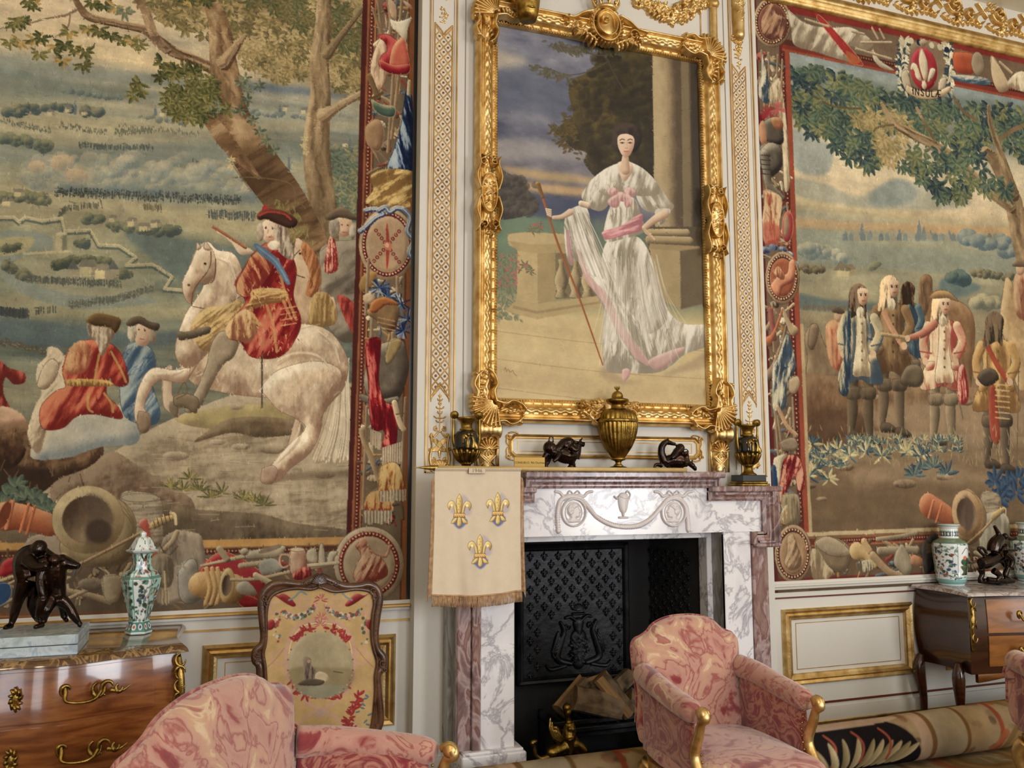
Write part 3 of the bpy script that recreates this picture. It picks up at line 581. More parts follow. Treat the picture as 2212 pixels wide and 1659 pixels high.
 F([(822,1008),(846,998),(864,1010),(876,1060),(866,1062),(822,1065),(818,1040)],(186,140,76),(214,178,116),(140,64,40), r=6, fold=.7, fs=7, tex=.5, line=(90,60,36)); F([(794,1070),(822,1060),(850,1080),(846,1104),(790,1104)],(180,128,70),(210,170,110),(140,60,40), r=6, fold=.7, fs=7, tex=.5)
 fringe(cv, [(820,1062),(876,1058)],22,(190,176,150),(120,104,84)); fringe(cv, [(786,1104),(845,1104)],26,(190,176,150),(120,104,84)); S([(850,1090),(866,1090),(870,1120)],8,(100,82,66), cyl=1)
 # the round medallion in the corner
 F(cv.ell(797,1219,76,82),(166,146,118),(192,174,144),(118,98,76), r=8, line=(80,62,46)); F(cv.ell(797,1219,66,71),(120,52,38),(146,74,54),(88,36,28), r=4); beads(cv, cv.ell(797,1219,61,66,0,60),50,3,(216,150,118),(80,26,22))
 F(cv.ell(797,1219,55,60),(158,136,106),(184,162,130),(120,98,74), r=6, line=(184,164,134))
 F([(768,1180),(782,1164),(790,1178),(808,1192),(828,1210),(838,1236),(826,1250),(790,1262),(764,1250),(770,1220),(780,1200)],(164,104,78),(206,170,134),(112,44,34), r=8, fold=.5, fs=11, fa=.5, line=(100,50,38)); F(cv.ell(784,1172,9,11),(176,124,96),(206,166,132),(120,62,46), r=4); S([(800,1190),(832,1202),(842,1180)],6,(170,120,92), cyl=1)
 # arms heaped along the foot
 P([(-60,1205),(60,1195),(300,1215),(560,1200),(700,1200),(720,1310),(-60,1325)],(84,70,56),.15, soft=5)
 F([(60,1165),(112,1150),(140,1160),(140,1215),(60,1210)],(150,132,112),(176,158,136),(110,94,78), r=5); F([(370,1150),(420,1150),(440,1175),(445,1290),(390,1300),(340,1300),(330,1200)],(142,126,108),(170,152,130),(100,86,72), r=7, fold=.2, fs=20)
 F([(262,1068),(300,1062),(345,1075),(352,1120),(345,1180),(290,1180),(268,1130)],(150,134,112),(172,156,132),(110,96,78), r=9, fold=.25, fs=6, fa=1.5, line=(90,76,60)); P(cv.ell(302,1075,40,9),(160,146,122), line=(96,82,66))
 for x, y in ((20,1070),(38,1052),(60,1075),(80,1078),(95,1095),(15,1090),(110,1100)): cv.sprig(x, y, 2,8,[((60,76,62),(104,116,94)),((52,68,62),(86,100,84))],24,14,-1.4,4)
 S([(14,1115),(50,1118),(110,1135)],[66,58,50],(166,92,58), cyl=1, hi=(214,160,116), dark=(100,44,26)); S([(28,1084),(14,1142)],9,(190,116,78), cyl=1, hi=(214,160,116), dark=(90,40,26)); S([(62,1090),(44,1150)],7,(180,104,66), cyl=1); S([(76,1094),(58,1154)],6,(170,96,60), cyl=1); P(cv.ell(10,1112,12,32,.35),(110,54,34), line=(200,130,90))
 F([(180,1055),(260,1080),(292,1120),(290,1170),(270,1215),(200,1225),(150,1215),(130,1170)],(142,122,88),(176,156,118),(88,72,50), r=14, line=(84,68,50))
 for o in (0,8,16): B([(268-o*.3,1085+o),(290-o*.2,1130+o*.5),(280-o*.6,1180),(250-o, 1212)],2,(100,82,58),.7)
 gun_ring(cv, 190,1122,78,73,(164,142,104),(190,170,130),(110,90,62),((120,100,76),(160,138,102),(72,56,42)),-.1,.31)
 P([(186,1070),(215,1074),(240,1100),(244,1130),(225,1160),(205,1172),(185,1172),(188,1120)],(84,68,54),.8, soft=3); P(cv.ell(214,1148,28,26),(58,44,36),.8, soft=2)
 S([(150,1230),(240,1185),(325,1140)],7,(150,122,88), **Wd); S([(332,1135),(350,1126),(372,1118)],[16,18,12],(160,134,90), cyl=1); B([(370,1108),(378,1112),(380,1132)],6,(190,170,126))
 for k in range(5): B([(336+k*8,1142-k*4),(332+k*8,1126-k*4)],1.5,(70,50,34))
 F([(300,1130),(318,1122),(330,1180),(345,1200),(330,1202),(318,1160)],(170,80,66),(210,160,140),(120,44,38), r=4)
 S([(352,1190),(372,1170),(382,1150)],12,(150,132,104), cyl=1); B([(345,1175),(362,1200),(384,1180)],3,(90,74,54))
 # left heap
 F([(5,1215),(30,1203),(62,1202),(66,1220),(30,1238),(0,1245)],(160,36,44),(206,90,86),(100,16,26), r=6); S([(-20,1262),(40,1242)],9,(190,170,130), **Wd); S([(-20,1282),(60,1240)],6,(190,160,120), **Wd); S([(-20,1318),(60,1280),(150,1248)],8,(170,148,112), **Wd); P([(-20,1262),(20,1262),(20,1295),(-20,1312)],(44,74,120), line=(150,160,160))
 F([(120,1205),(145,1195),(140,1240),(120,1250),(105,1240)],(170,140,90),(200,170,120),(110,84,50), r=6)
 S([(140,1275),(190,1285),(240,1300)],[12,13,16],(150,132,104), **Wd); S([(150,1292),(205,1268),(225,1262)],[8,9,13],(160,140,108), **Wd); F(cv.ell(198,1262,30,14),(116,102,86),(150,136,116),(80,68,56), r=6); F([(222,1246),(262,1246),(256,1296),(228,1296)],(160,144,118),(180,164,136),(116,100,80), r=6, line=(96,82,64)); S([(262,1248),(282,1218)],8,(150,132,104), **Wd)
 # bag, jug, mortar, sashes, muskets
 F([(330,1205),(350,1195),(372,1205),(376,1240),(366,1268),(340,1265),(330,1240)],(136,120,98),(166,150,124),(90,76,60), r=8, fold=.25, fs=8); fringe(cv, [(348,1275),(364,1275)],30,(180,160,126),(130,110,84),8); S([(356,1235),(358,1275)],5,(176,156,120), cyl=1)
 F([(384,1235),(408,1208),(424,1212),(430,1240),(440,1262),(436,1290),(410,1304),(388,1290)],(132,124,112),(178,172,158),(84,76,68), r=12, line=(70,60,52)); B([(384,1238),(380,1225),(396,1224),(402,1232)],5,(150,138,118)); S([(424,1250),(434,1246)],8,(150,142,128), cyl=1)
 F([(430,1240),(460,1200),(500,1196),(570,1245),(560,1310),(520,1300),(500,1265)],(148,40,46),(190,80,78),(96,20,28), r=7, line=(196,160,100)); F([(505,1275),(558,1296),(560,1320),(520,1308)],(140,30,38),(180,70,70),(90,16,24), r=5, line=(196,160,100))
 S([(436,1262),(470,1266),(500,1272)],[56,66,66],(170,130,78), cyl=1, hi=(214,180,126), dark=(96,66,38))
 for x in (446,458,470): S([(x, 1228),(x+7,1270),(x-2,1304)],9,(186,146,92), cyl=1, hi=(220,186,134), dark=(104,72,42))
 gun_ring(cv, 490,1264,17,38,(180,150,100),(212,186,136),(120,92,56),((96,78,62),(124,104,82),(60,46,38)),.1,.4)
 S([(436,1222),(500,1208),(535,1200)],[6,9,12],(176,158,124), **Wd); F([(530,1192),(560,1186),(612,1178),(614,1190),(600,1202),(560,1206),(532,1206)],(166,152,126),(206,194,166),(110,96,76), r=5, line=(80,66,52)); P([(562,1188),(602,1176),(604,1184),(564,1196)],(126,106,86))
 S([(474,1186),(490,1208)],14,(150,132,104), cyl=1, hi=(206,190,156), dark=(60,46,38)); F(cv.ell(528,1192,10,8),(150,138,114),(196,184,154),(70,58,46), r=5)
 S([(500,1252),(560,1250),(640,1232),(720,1218)],[7,8,9,10],(172,150,116), **Wd); S([(552,1242),(590,1262)],12,(176,160,130), cyl=1); S([(520,1222),(585,1214)],12,(160,142,114), **Wd); F([(512,1262),(535,1256),(556,1282),(540,1286),(514,1280)],(150,142,124),(190,184,166),(96,88,76), r=6)
 F([(560,1216),(590,1206),(610,1225),(600,1236),(566,1240)],(138,134,122),(164,160,148),(104,98,88), r=4)
 F([(628,1188),(658,1186),(660,1228),(650,1242),(632,1242),(626,1228)],(176,140,112),(214,190,160),(110,54,42), r=8, line=(90,50,40)); P(cv.ell(642,1187,16,4.5),(196,176,144), line=(110,70,54)); B([(628,1200),(608,1198),(604,1215),(612,1226),(628,1218)],4,(180,140,112))
 F([(630,1244),(650,1228),(668,1224),(672,1244),(650,1256)],(160,56,52),(210,130,112),(100,26,28), r=6, fold=.6, fs=5)
 for a in ([(664,1212),(662,1192),(682,1184),(684,1215)],[(688,1216),(690,1180),(698,1176),(702,1216)],[(706,1214),(712,1192),(730,1192),(722,1205),(718,1218)]): F(a, (176,162,134),(206,194,166),(130,114,90), r=4, line=(90,74,58))
 S([(668,1222),(730,1216)],9,(180,166,138), **Wd)
 cv.hatch(30000,4.5,.10, vert=True)
 cv.weave(.065)
 return cv

# ================================================================ the right tapestry: men meeting in a field under a tree, trophy border
def man(cv, x, y0, h, coat, hair, hat=None, skirt=None, face=1, legs=(96,82,66), w=1.0, back=False, sash=None):
 """a standing figure: crown at (x,y0), height h in survey pixels"""
 u = h/7.9; F, B, S = cv.form, cv.line, cv.stroke; W = u*w*.95; ln = (70,56,44); br = lambda c, k: tuple(int(min(255, q*k)) for q in c)
 for s, d in ((-1,.05),(1,.3)):
  X = x+s*W*.4; S([(X, y0+u*4.3),(X+s*.05*u, y0+u*5.4),(X+s*.02*u, y0+u*6.2),(X+s*.12*u, y0+u*7.4+d*u)],[u*.75, u*.52, u*.58, u*.34], legs, cyl=1, hi=br(legs, 1.5), dark=br(legs, .5))
  F([(X-u*.3, y0+u*5.15),(X+u*.34, y0+u*5.15),(X+u*.36, y0+u*5.7),(X-u*.28, y0+u*5.7)], legs, br(legs, 1.35), br(legs, .6), r=u*.15, tex=.4, line=ln)
  F([(X-u*.1, y0+u*7.25+d*u),(X+u*.3, y0+u*7.3+d*u),(X+face*u*.65, y0+u*7.62+d*u),(X+face*u*.5, y0+u*7.75+d*u),(X-face*u*.15, y0+u*7.7+d*u)], br(legs, .8), legs, br(legs, .4), r=u*.15, line=ln)
 c = coat
 F([(x-W*.55, y0+u*1.45),(x-W*.85, y0+u*1.7),(x-W*.7, y0+u*2.9),(x-W*1.25, y0+u*4.75),(x-W*.6, y0+u*4.95),(x, y0+u*4.75),(x+W*.6, y0+u*5.0),(x+W*1.25, y0+u*4.8),(x+W*.72, y0+u*2.9),(x+W*.85, y0+u*1.7),(x+W*.5, y0+u*1.45),(x, y0+u*1.3)], *c, r=u*.4, fold=.5, fs=u*.45, tex=.35, line=ln)
 if skirt: F([(x-W*.2, y0+u*1.5),(x+W*.28, y0+u*1.5),(x+W*.36, y0+u*3),(x+W*.6, y0+u*4.5),(x+W*.1, y0+u*4.6),(x-W*.4, y0+u*4.5),(x-W*.25, y0+u*3)], *skirt, r=u*.3, fold=.4, fs=u*.3, tex=.3, line=ln)
 for k in range(5): cv.dot(x+W*.1, y0+u*(2+k*.45), u*.06, br(c[0],.6))
 for s in (-1,1): F([(x+s*W*.45, y0+u*3.5),(x+s*W*.85, y0+u*3.55),(x+s*W*.9, y0+u*3.95),(x+s*W*.5, y0+u*3.9)], *c, r=u*.15, line=ln)
 if sash: S([(x-W*.6, y0+u*1.5),(x, y0+u*2.6),(x+W*.7, y0+u*3.6)], u*.28, sash, cyl=.5)
 for s in (-1,1):
  S([(x+s*W*.78, y0+u*1.75),(x+s*W*1.05, y0+u*2.5),(x+s*W*(.95 if s*face < 0 else .75), y0+u*3.2)],[u*.5, u*.46, u*.5], c[0], cyl=1, hi=c[1], dark=c[2], bark=.3); cv.dot(x+s*W*(.93 if s*face < 0 else .7), y0+u*3.5, u*.17,(200,166,134))
  B([(x+s*W*1.2, y0+u*3.0),(x+s*W*.6, y0+u*3.1)], u*.07, c[2],.8)
 hc = (hair, br(hair, 1.35), br(hair, .5))
 F([(x-face*u*.1-u*.42, y0+u*.35),(x-face*u*.1, y0),(x-face*u*.1+u*.45, y0+u*.35),(x+u*.5-face*u*.2, y0+u*1.1),(x+u*.42-face*u*.15, y0+u*1.75),(x, y0+u*1.5),(x-u*.5-face*u*.15, y0+u*1.8),(x-u*.58, y0+u*1.1)], *hc, r=u*.2, fold=.9, fs=u*.2, tex=1)
 if not back:
  fx = x+face*u*.12; F([(fx-u*.24, y0+u*.3),(fx+u*.2, y0+u*.28),(fx+u*.27, y0+u*.6),(fx+u*.16, y0+u*1.0),(fx-u*.02, y0+u*1.1),(fx-u*.2, y0+u*.9)],(202,168,136),(224,196,166),(150,108,82), r=u*.15)
  for e_ in (-.09,.14): B([(fx+u*(e_-.05), y0+u*.52),(fx+u*(e_+.05), y0+u*.51)], u*.04,(84,60,46),.9); cv.dot(fx+u*e_, y0+u*.59, u*.045,(60,42,34))
  B([(fx+u*.04, y0+u*.58),(fx+u*.08, y0+u*.74)], u*.04,(168,122,94)); B([(fx-u*.02, y0+u*.87),(fx+u*.12, y0+u*.86)], u*.06,(150,84,68)); F(cv.ell(x, y0+u*1.45, u*.2, u*.3),(206,190,158),(226,214,188),(150,132,106), r=u*.1, fold=.5, fs=u*.15)
 if hat: F([(x-u*.75, y0+u*.3),(x-u*.35, y0-u*.08),(x+u*.3, y0-u*.05),(x+u*.8, y0+u*.45),(x+u*.3, y0+u*.28),(x-u*.3, y0+u*.3)], hat, br(hat, 1.4), br(hat, .6), r=u*.2, line=ln)
def paint_right():
 cv = Cv(3.07,5.60,0.880,4.63,-0.006,0.0036); cv.mx = 1950
 P, F, S, B = cv.poly, cv.form, cv.stroke, cv.line
 cv.band([60,140,260,340,400,440,470,500,540,640,780,860,960,1100,1180],
   [(112,130,144),(124,142,150),(172,168,150),(196,182,152),(202,184,152),(206,186,150),(178,162,126),(140,142,126),(150,148,122),(146,140,112),(134,116,88),(120,92,66),(130,108,82),(116,92,68),(92,74,56)])
 Y, X = np.mgrid[0:cv.H, 0:cv.W]; n2 = nz(X*.3, Y*2.0+30,2)
 cv.c += (n2*.09)[..., None]*np.array([1.1,1,.7])
 for pts, c, a in [([(1712,280),(1760,300),(1800,320),(1790,370),(1760,380),(1715,360)],(142,152,150),.8),([(1714,385),(1790,400),(1850,425),(1900,400),(1940,385),(1990,400),(2080,420),(2080,450),(1900,452),(1800,440),(1716,420)],(150,154,142),.7),
     ([(1880,420),(1935,388),(1980,410),(1960,440),(1890,445)],(128,142,142),.7),([(1716,470),(1850,480),(2100,490),(2250,500),(2250,515),(1900,500),(1716,490)],(196,150,100),.6),
     ([(1716,500),(1800,505),(1900,530),(2250,560),(2250,600),(1900,580),(1716,560)],(128,138,130),.6),([(1718,635),(1800,648),(1900,655),(1900,672),(1720,668)],(84,102,106),.8),([(2040,600),(2120,620),(2060,645),(2030,630)],(86,108,112),.8)]:
  P(pts, c, a, soft=3)
 for x, h in ((1862,40),(1880,22),(1943,24),(1985,46),(1995,30),(2010,22),(1826,20),(2050,22),(2075,18)): P([(x-5,518),(x+5,518),(x+4,518-h*.55),(x, 518-h),(x-4,518-h*.55)],(112,124,124), sm=False)
 for x in range(1820,2150,13): P([(x, 520),(x+11,521),(x+10,508),(x+5,503),(x, 508)],[(120,130,126),(150,146,124),(106,118,118)][x % 3],.9, sm=False)
 trees(cv, [(1730,545),(1780,540),(1820,560)],30,16,(128,136,126),(170,166,140),(94,110,112)); trees(cv, [(2090,520),(2150,520),(2190,540)],22,20,(112,126,126),(146,150,136),(84,100,108)); trees(cv, [(1726,580),(1780,585)],18,9,(104,92,72),(138,124,96),(70,62,52))
 trees(cv, [(2050,600),(2090,600)],10,16,(76,98,98),(110,124,112),(56,74,80)); trees(cv, [(2100,590),(2200,600)],26,9,(110,106,84),(150,142,108),(74,74,64)); trees(cv, [(1885,578),(1892,570)],5,9,(122,124,100),(150,148,118),(90,92,78)); trees(cv, [(2110,650),(2150,660)],12,16,(140,136,110),(176,166,130),(96,98,86))
 house(cv, 1808,598,26,16,(178,164,124),(124,112,88),(150,136,102)); P([(1800,584),(1814,564),(1836,580),(1838,586)],(112,104,84), sm=False)
 soldiers(cv, [(1735,668),(1850,672)],60,(110,96,72),8,3); soldiers(cv, [(1740,690),(1900,700)],60,(150,130,100),9,8); soldiers(cv, [(1725,620),(1850,628)],24,(150,138,108),6,4)
 soldiers(cv, [(2100,690),(2200,720)],50,(150,134,104),12,12)
 # the great tree
 TB = dict(bark=.7, hi=(176,150,112), dark=(84,64,46))
 P([(1712,150),(1800,160),(1960,190),(2100,215),(2260,240),(2260,330),(2100,330),(2000,290),(1850,290),(1720,260)],(84,100,92),.55, soft=8)
 GG = [((58,78,66),(98,116,92)),((44,62,62),(78,96,86)),((74,90,66),(116,124,90)),((36,50,58),(66,84,84)),((88,96,62),(132,132,92))]; GT = [((150,130,84),(186,164,112)),((126,112,70),(160,144,98))]
 cv.foliage([(1712,155),(1790,150),(1900,180),(2010,205),(2120,230),(2240,250),(2260,400),(2200,330),(2100,320),(2000,300),(1900,280),(1800,270),(1715,240)],230, GG, 19,9,3)
 cv.foliage([(1850,250),(1960,255),(1950,330),(1900,340),(1860,300)],30, GT, 18,8,3)
 S([(2230,620),(2205,520),(2190,440),(2170,390),(2150,350),(2130,330)],[46,44,44,36,30,24],(128,104,74), **TB); S([(2185,450),(2120,400),(2070,350),(2010,310),(1960,285),(1930,265),(1905,225)],[22,24,22,20,18,14,9],(146,122,88), **TB); S([(2190,420),(2160,330),(2140,270),(2135,230)],[26,18,12,8],(120,98,70), **TB)
 S([(2020,305),(2000,270),(1980,235)],7,(120,98,70), **TB); S([(2110,260),(2080,240),(2060,210)],7,(110,90,66)); S([(1860,235),(1800,230),(1760,210)],4,(92,78,56)); S([(1930,270),(1890,280),(1870,330)],4,(110,92,66)); S([(2160,300),(2190,280),(2215,270)],8,(120,98,70))
 cv.foliage([(1720,220),(1790,230),(1800,280),(1760,290),(1722,280)],22, GG, 18,8,3); cv.foliage([(1800,280),(1880,290),(1895,350),(1850,375),(1810,330)],34, GG, 18,8,3)
 cv.foliage([(1950,330),(2010,320),(2060,350),(2090,400),(2060,440),(2000,400),(1950,370)],44, GG, 18,8,3); cv.foliage([(2060,320),(2140,350),(2200,420),(2140,420),(2080,380)],26, GG, 18,8,3); cv.foliage([(1890,300),(1940,310),(1930,360),(1900,350)],10, GT, 16,8,3)
 cv.hatch(11000,7,.10)
 # far riders and horses
 F([(1745,770),(1738,730),(1752,700),(1768,708),(1785,750),(1830,790),(1850,815),(1750,820)],(128,106,80),(164,140,110),(84,66,50), r=9, tex=.5, line=(80,62,48)); F([(1745,745),(1750,705),(1764,700),(1768,720),(1756,755)],(120,100,78),(160,138,108),(80,62,48), r=5, line=(70,54,42))
 F([(1786,700),(1808,690),(1826,700),(1828,760),(1818,800),(1795,790),(1784,740)],(172,104,74),(206,160,116),(130,60,44), r=9, fold=.3, fs=10); F(cv.ell(1812,682,11,14),(186,150,116),(206,174,140),(130,96,74), r=5); F([(1795,672),(1812,664),(1826,676),(1812,678)],(84,68,54),(110,90,72),(60,48,38), r=3)
 F([(1985,615),(1995,594),(2012,600),(2020,640),(2080,655),(2105,700),(2100,800),(2092,880),(2082,880),(2080,800),(2040,770),(2000,760),(1985,700)],(134,100,68),(176,140,102),(88,62,42), r=13, tex=.4, line=(80,56,40)); F([(1984,640),(1988,600),(2004,598),(2010,640),(2000,680),(1988,676)],(126,96,68),(166,134,100),(84,60,42), r=6, fold=.2, fs=9)
 man(cv, 1964,608,260,((70,92,104),(120,136,134),(40,58,76)),(92,66,46), w=.8, back=True)
 F([(2165,640),(2172,600),(2185,610),(2200,650),(2250,680),(2250,860),(2200,840),(2180,760),(2160,700)],(182,152,108),(212,184,140),(126,98,66), r=12, tex=.4, line=(96,74,52)); F([(2190,600),(2212,590),(2240,600),(2240,690),(2195,680)],(166,120,88),(206,170,132),(120,72,54), r=8, fold=.3, fs=10); F(cv.ell(2203,582,9,13),(196,160,126),(216,184,150),(140,104,80), r=4); F([(2186,575),(2200,562),(2220,566),(2222,576)],(112,90,70),(140,116,92),(80,62,50), r=3)
 # ground
 F([(1735,818),(1800,812),(1860,815),(1900,830),(2250,850),(2250,940),(1900,930),(1738,960)],(116,86,60),(144,114,84),(88,62,42), r=14, tex=.8); P([(1740,900),(1820,880),(1880,910),(1860,960),(1745,960)],(84,60,44),.7, soft=6); P([(1900,880),(2250,870),(2250,950),(1960,960)],(156,134,106),.7, soft=8)
 P([(1860,1010),(2000,1000),(2150,1040),(2130,1060),(1950,1040),(1850,1060)],(150,126,98),.7, soft=6); P([(1740,1060),(2250,1050),(2250,1160),(1740,1150)],(104,84,62),.6, soft=8)
 for x, y, q in ((1900,858,14),(2085,870,16),(1955,1045,26),(2040,1030,20),(1775,1078,12),(1825,1010,20),(1745,1050,18)): F(cv.ell(x, y, q, q*.4),(140,116,90),(170,146,116),(84,66,50), r=4, tex=.6)
 # the meeting, left to right
 man(cv, 1925,594,345,((128,98,64),(164,132,90),(84,60,40)),(190,162,124), face=1, sash=(190,140,106), w=.95, legs=(104,88,68))
 man(cv, 1858,612,345,((180,162,124),(206,190,152),(58,74,88)),(104,84,64), skirt=((196,180,146),(216,202,170),(130,110,84)), w=.95, legs=(88,74,56))
 F([(1820,690),(1836,670),(1838,760),(1832,850),(1812,842),(1822,770)],(70,88,100),(186,170,134),(36,50,66), r=6, fold=.5, fs=7)
 man(cv, 2036,632,335,((198,150,120),(222,196,160),(150,62,54)),(186,158,122), hat=(150,118,78), skirt=((214,190,152),(228,208,176),(160,110,84)), w=1.0, legs=(124,108,84))
 S([(2018,700),(1990,722),(1962,730)],[18,15,10],(184,106,84), cyl=1, hi=(216,166,136)); S([(1958,730),(1905,722)],7,(166,140,100), cyl=1); cv.dot(1960,731,6,(206,176,144)); F([(2070,800),(2082,790),(2092,840),(2088,870),(2070,865)],(176,70,62),(222,170,150),(120,36,36), r=5, fold=.5, fs=5)
 F([(1945,815),(1960,790),(1985,790),(1995,815),(1985,835),(1950,832)],(96,82,64),(134,118,94),(60,50,40), r=7, line=(60,48,38))
 man(cv, 2152,672,345,((182,142,84),(208,172,114),(124,88,50)),(92,76,58), w=1.0, back=True, legs=(92,78,62), sash=(150,66,46))
 F([(2136,845),(2150,840),(2160,950),(2140,945)],(150,62,44),(184,96,70),(100,36,28), r=4); F([(2110,815),(2130,795),(2150,800),(2156,820),(2130,835)],(70,58,48),(110,96,78),(44,36,30), r=6)
 for y in range(830,905,12): B([(2150, y),(2180, y+3)],3,(206,172,116),.8)
 for x0, y0, x1, y1 in ((1826,870,1812,885),(2072,870,2080,905),(2200,800,2196,1020),(2150,950,2158,1000)): S([(x0, y0),(x1, y1)],2.5,(110,90,66))
 # plants
 PA = [((150,140,100),(200,186,140)),((66,84,88),(116,130,120)),((44,62,74),(84,102,106)),((176,160,112),(214,198,150))]
 for i in range(150):
  x = 1745+cv.rs.rand()**1.6*330; y = 960+cv.rs.uniform(-12,24)+(30 if x < 1830 else 0); cv.sprig(x, y, 1,6, PA[:3],12,3,-1.57,2.6)
 for x, y in ((1762,1015),(1770,990),(1790,975),(1812,970),(1755,960),(1835,985),(1748,1030),(1870,975),(1905,985),(1790,1035),(1960,975),(1990,985)): cv.sprig(x, y, 2,9, PA, 21,6,-1.57,4.4)
 for x, y in ((1990,1015),(2015,1010),(2045,1025),(1975,1028)): cv.sprig(x, y, 2,8,[PA[2], PA[1]],26,7,-1.57,3)
 for x, y in ((2150,1040),(2165,1060),(2180,1045),(2200,1035),(2195,1065),(2160,1080)): cv.sprig(x, y, 3,7,[((34,54,84),(64,86,110))],22,12,-1.57,4.5)
 for i in range(160): x = cv.rs.uniform(1745,2230); cv.leaf(x, cv.rs.uniform(930,1010),14,2.5,-1.57+cv.rs.uniform(-.5,.5),(150,136,96),(184,168,122),.6)
 # ---------------- borders
 def X0(y): return np.interp(y, [-60,0,560,1048,1270],[1624,1626,1647,1666,1675])
 def XI(y): return np.interp(y, [-60,113,560,1060,1160],[1698,1705,1722,1743,1748])
 def vb(a, b, col, f=XI, y0=-60, y1=1290, **k): yy = np.linspace(y0, y1,26); P([(f(min(y, 1160))+a, y) for y in yy]+[(f(min(y, 1160))+b, y) for y in yy[::-1]], col, sm=False, **k)
 yy = np.linspace(-70,1290,26); P([(X0(y)-30, y) for y in yy]+[(XI(min(y, 1160)), y) for y in yy[::-1]],(106,86,68), sm=False, tex=.25, ts=(9,30))
 vb(-10,0,(150,66,46), y1=1160); vb(-22,-10,(96,40,34), y1=1160); vb(0,7,(176,150,112), y0=700, y1=1160); beads(cv, [(XI(y)-15, y) for y in range(115,1150,35)],105,2.4,(206,140,110),(60,20,22))
 vb(-2,6,(92,36,34), X0)
 tt = lambda x: 113+(x-1705)*.2067
 def hb(a, b, col, **k): P([(1690, tt(1690)+a),(2300, tt(2300)+a),(2300, tt(2300)+b),(1690, tt(1690)+b)], col, sm=False, **k)
 P([(1600,-90),(2300,30),(2300, tt(2300)),(1700, tt(1700))],(104,84,66), sm=False, tex=.3, ts=(30,8)); hb(-14,-1,(126,46,36)); hb(-26,-14,(86,42,34)); hb(-5,0,(150,70,48)); beads(cv, [(x, tt(x)-20) for x in (1730,1900,2060,2230)],90,2.6,(150,90,66),(60,26,24))
 P([(1660,-15),(2300,127),(2300,158),(1700,26),(1650,14)],(128,40,36), sm=False)
 bb = lambda x: 1163-(x-1748)*.04
 def fb(a, b, col, **k): P([(1650, bb(1650)+a),(2300, bb(2300)+a),(2300, bb(2300)+b),(1650, bb(1650)+b)], col, sm=False, **k)
 fb(-5,110,(98,76,58), tex=.3, ts=(30,8)); fb(-13,-4,(186,164,126)); fb(-4,2,(130,90,60)); fb(2,14,(104,50,38)); fb(14,18,(156,84,56)); beads(cv, [(x, bb(x)+8) for x in (1760,1900,2050,2230)],90,2.6,(180,110,84),(60,24,22)); fb(84,104,(112,44,38)); fb(92,95,(150,66,52)); vb(-2,10,(92,36,34), X0, y0=900)
 cv.clutter(8,50,110,1140,170, X0); cv.clutter(1760,2240,1180,1240,120); cv.clutter(1720,2240,20,60,90, None) if 0 else None
 def med(x, y, rx, ry, ang=0.0, disc=((158,124,90),(186,152,116),(112,80,58))):
  F(cv.ell(x, y, rx, ry, ang),(160,132,100),(190,162,128),(112,86,64), r=5, line=(70,50,38)); F(cv.ell(x, y, rx*.88, ry*.88, ang),(98,56,40),(120,74,54),(70,36,28), r=3); beads(cv, cv.ell(x, y, rx*.82, ry*.82, ang, 60),40,2.6,(214,176,140),(66,30,24)); F(cv.ell(x, y, rx*.72, ry*.72, ang), *disc, r=5, line=(180,150,116))
 med(1668,48,41,54, disc=((110,60,50),(140,84,68),(76,36,32))); F([(1655,20),(1668,8),(1676,30),(1696,40),(1700,70),(1680,84),(1652,76),(1644,50)],(150,108,84),(192,150,116),(90,48,40), r=5, fold=.5, fs=8, fa=.5)
 # flags top left, crimson sash, laurel shield, drum, trumpets
 F([(1700,22),(1740,50),(1790,60),(1840,60),(1885,90),(1870,110),(1830,100),(1850,135),(1810,128),(1760,112),(1716,98),(1708,60)],(186,172,148),(212,200,178),(128,112,92), r=9, fold=.5, fs=16, fa=.5, line=(96,80,64)); F([(1885,105),(1900,130),(1932,152),(1905,148),(1886,128)],(190,176,150),(214,200,176),(130,112,92), r=5, line=(90,74,58))
 P([(1764,40),(1776,38),(1860,132),(1850,140),(1835,130)],(160,44,44), line=(206,170,120)); P([(1828,110),(1860,132),(1836,138)],(176,96,50),.8)
 for a, b in (((1740,42),(1790,58)),((1840,68),(1866,74)),((1860,92),(1925,92)),((1850,106),(1925,128)),((1884,62),(1896,84)),((1900,64),(1910,84))): S([a, b],5,(166,146,118), cyl=1)
 F(cv.ell(2000,145,62,58,.2),(124,104,82),(150,130,104),(90,72,56), r=8)
 for i in range(22):
  for s in (-1,1): a = i/21*2.6-.9; x = 2000+s*(54-6*abs(a-.4)); y = 90+i*5; cv.sprig(x, y, 2,5,[((198,190,160),(224,216,190)),((40,56,66),(70,86,92)),((170,160,130),(206,196,168))],13,6, s*1.0,4.5)
 for x, y in ((1950,92),(1968,88),(1985,92),(2012,98),(2030,102),(2045,108)): cv.dot(x, y, 6,(30,44,66) if x % 2 else (196,186,158))
 F(cv.ell(1994,92,9,8),(170,150,124),(200,182,154),(116,94,72), r=4)
 F([(1946,158),(1958,152),(1968,190),(1956,194),(1948,176)],(180,166,140),(206,194,168),(120,104,84), r=4, line=(80,66,52)); F([(2030,170),(2044,168),(2040,192),(2026,196)],(180,166,140),(206,194,168),(120,104,84), r=4, line=(80,66,52))
 F(cv.ell(1995,149,29,47,-.12),(160,40,50),(196,70,84),(110,16,26), r=6, line=(120,90,66)); fl = lambda P0: F(P0,(206,190,160),(228,216,190),(136,116,90), r=4, line=(90,70,54))
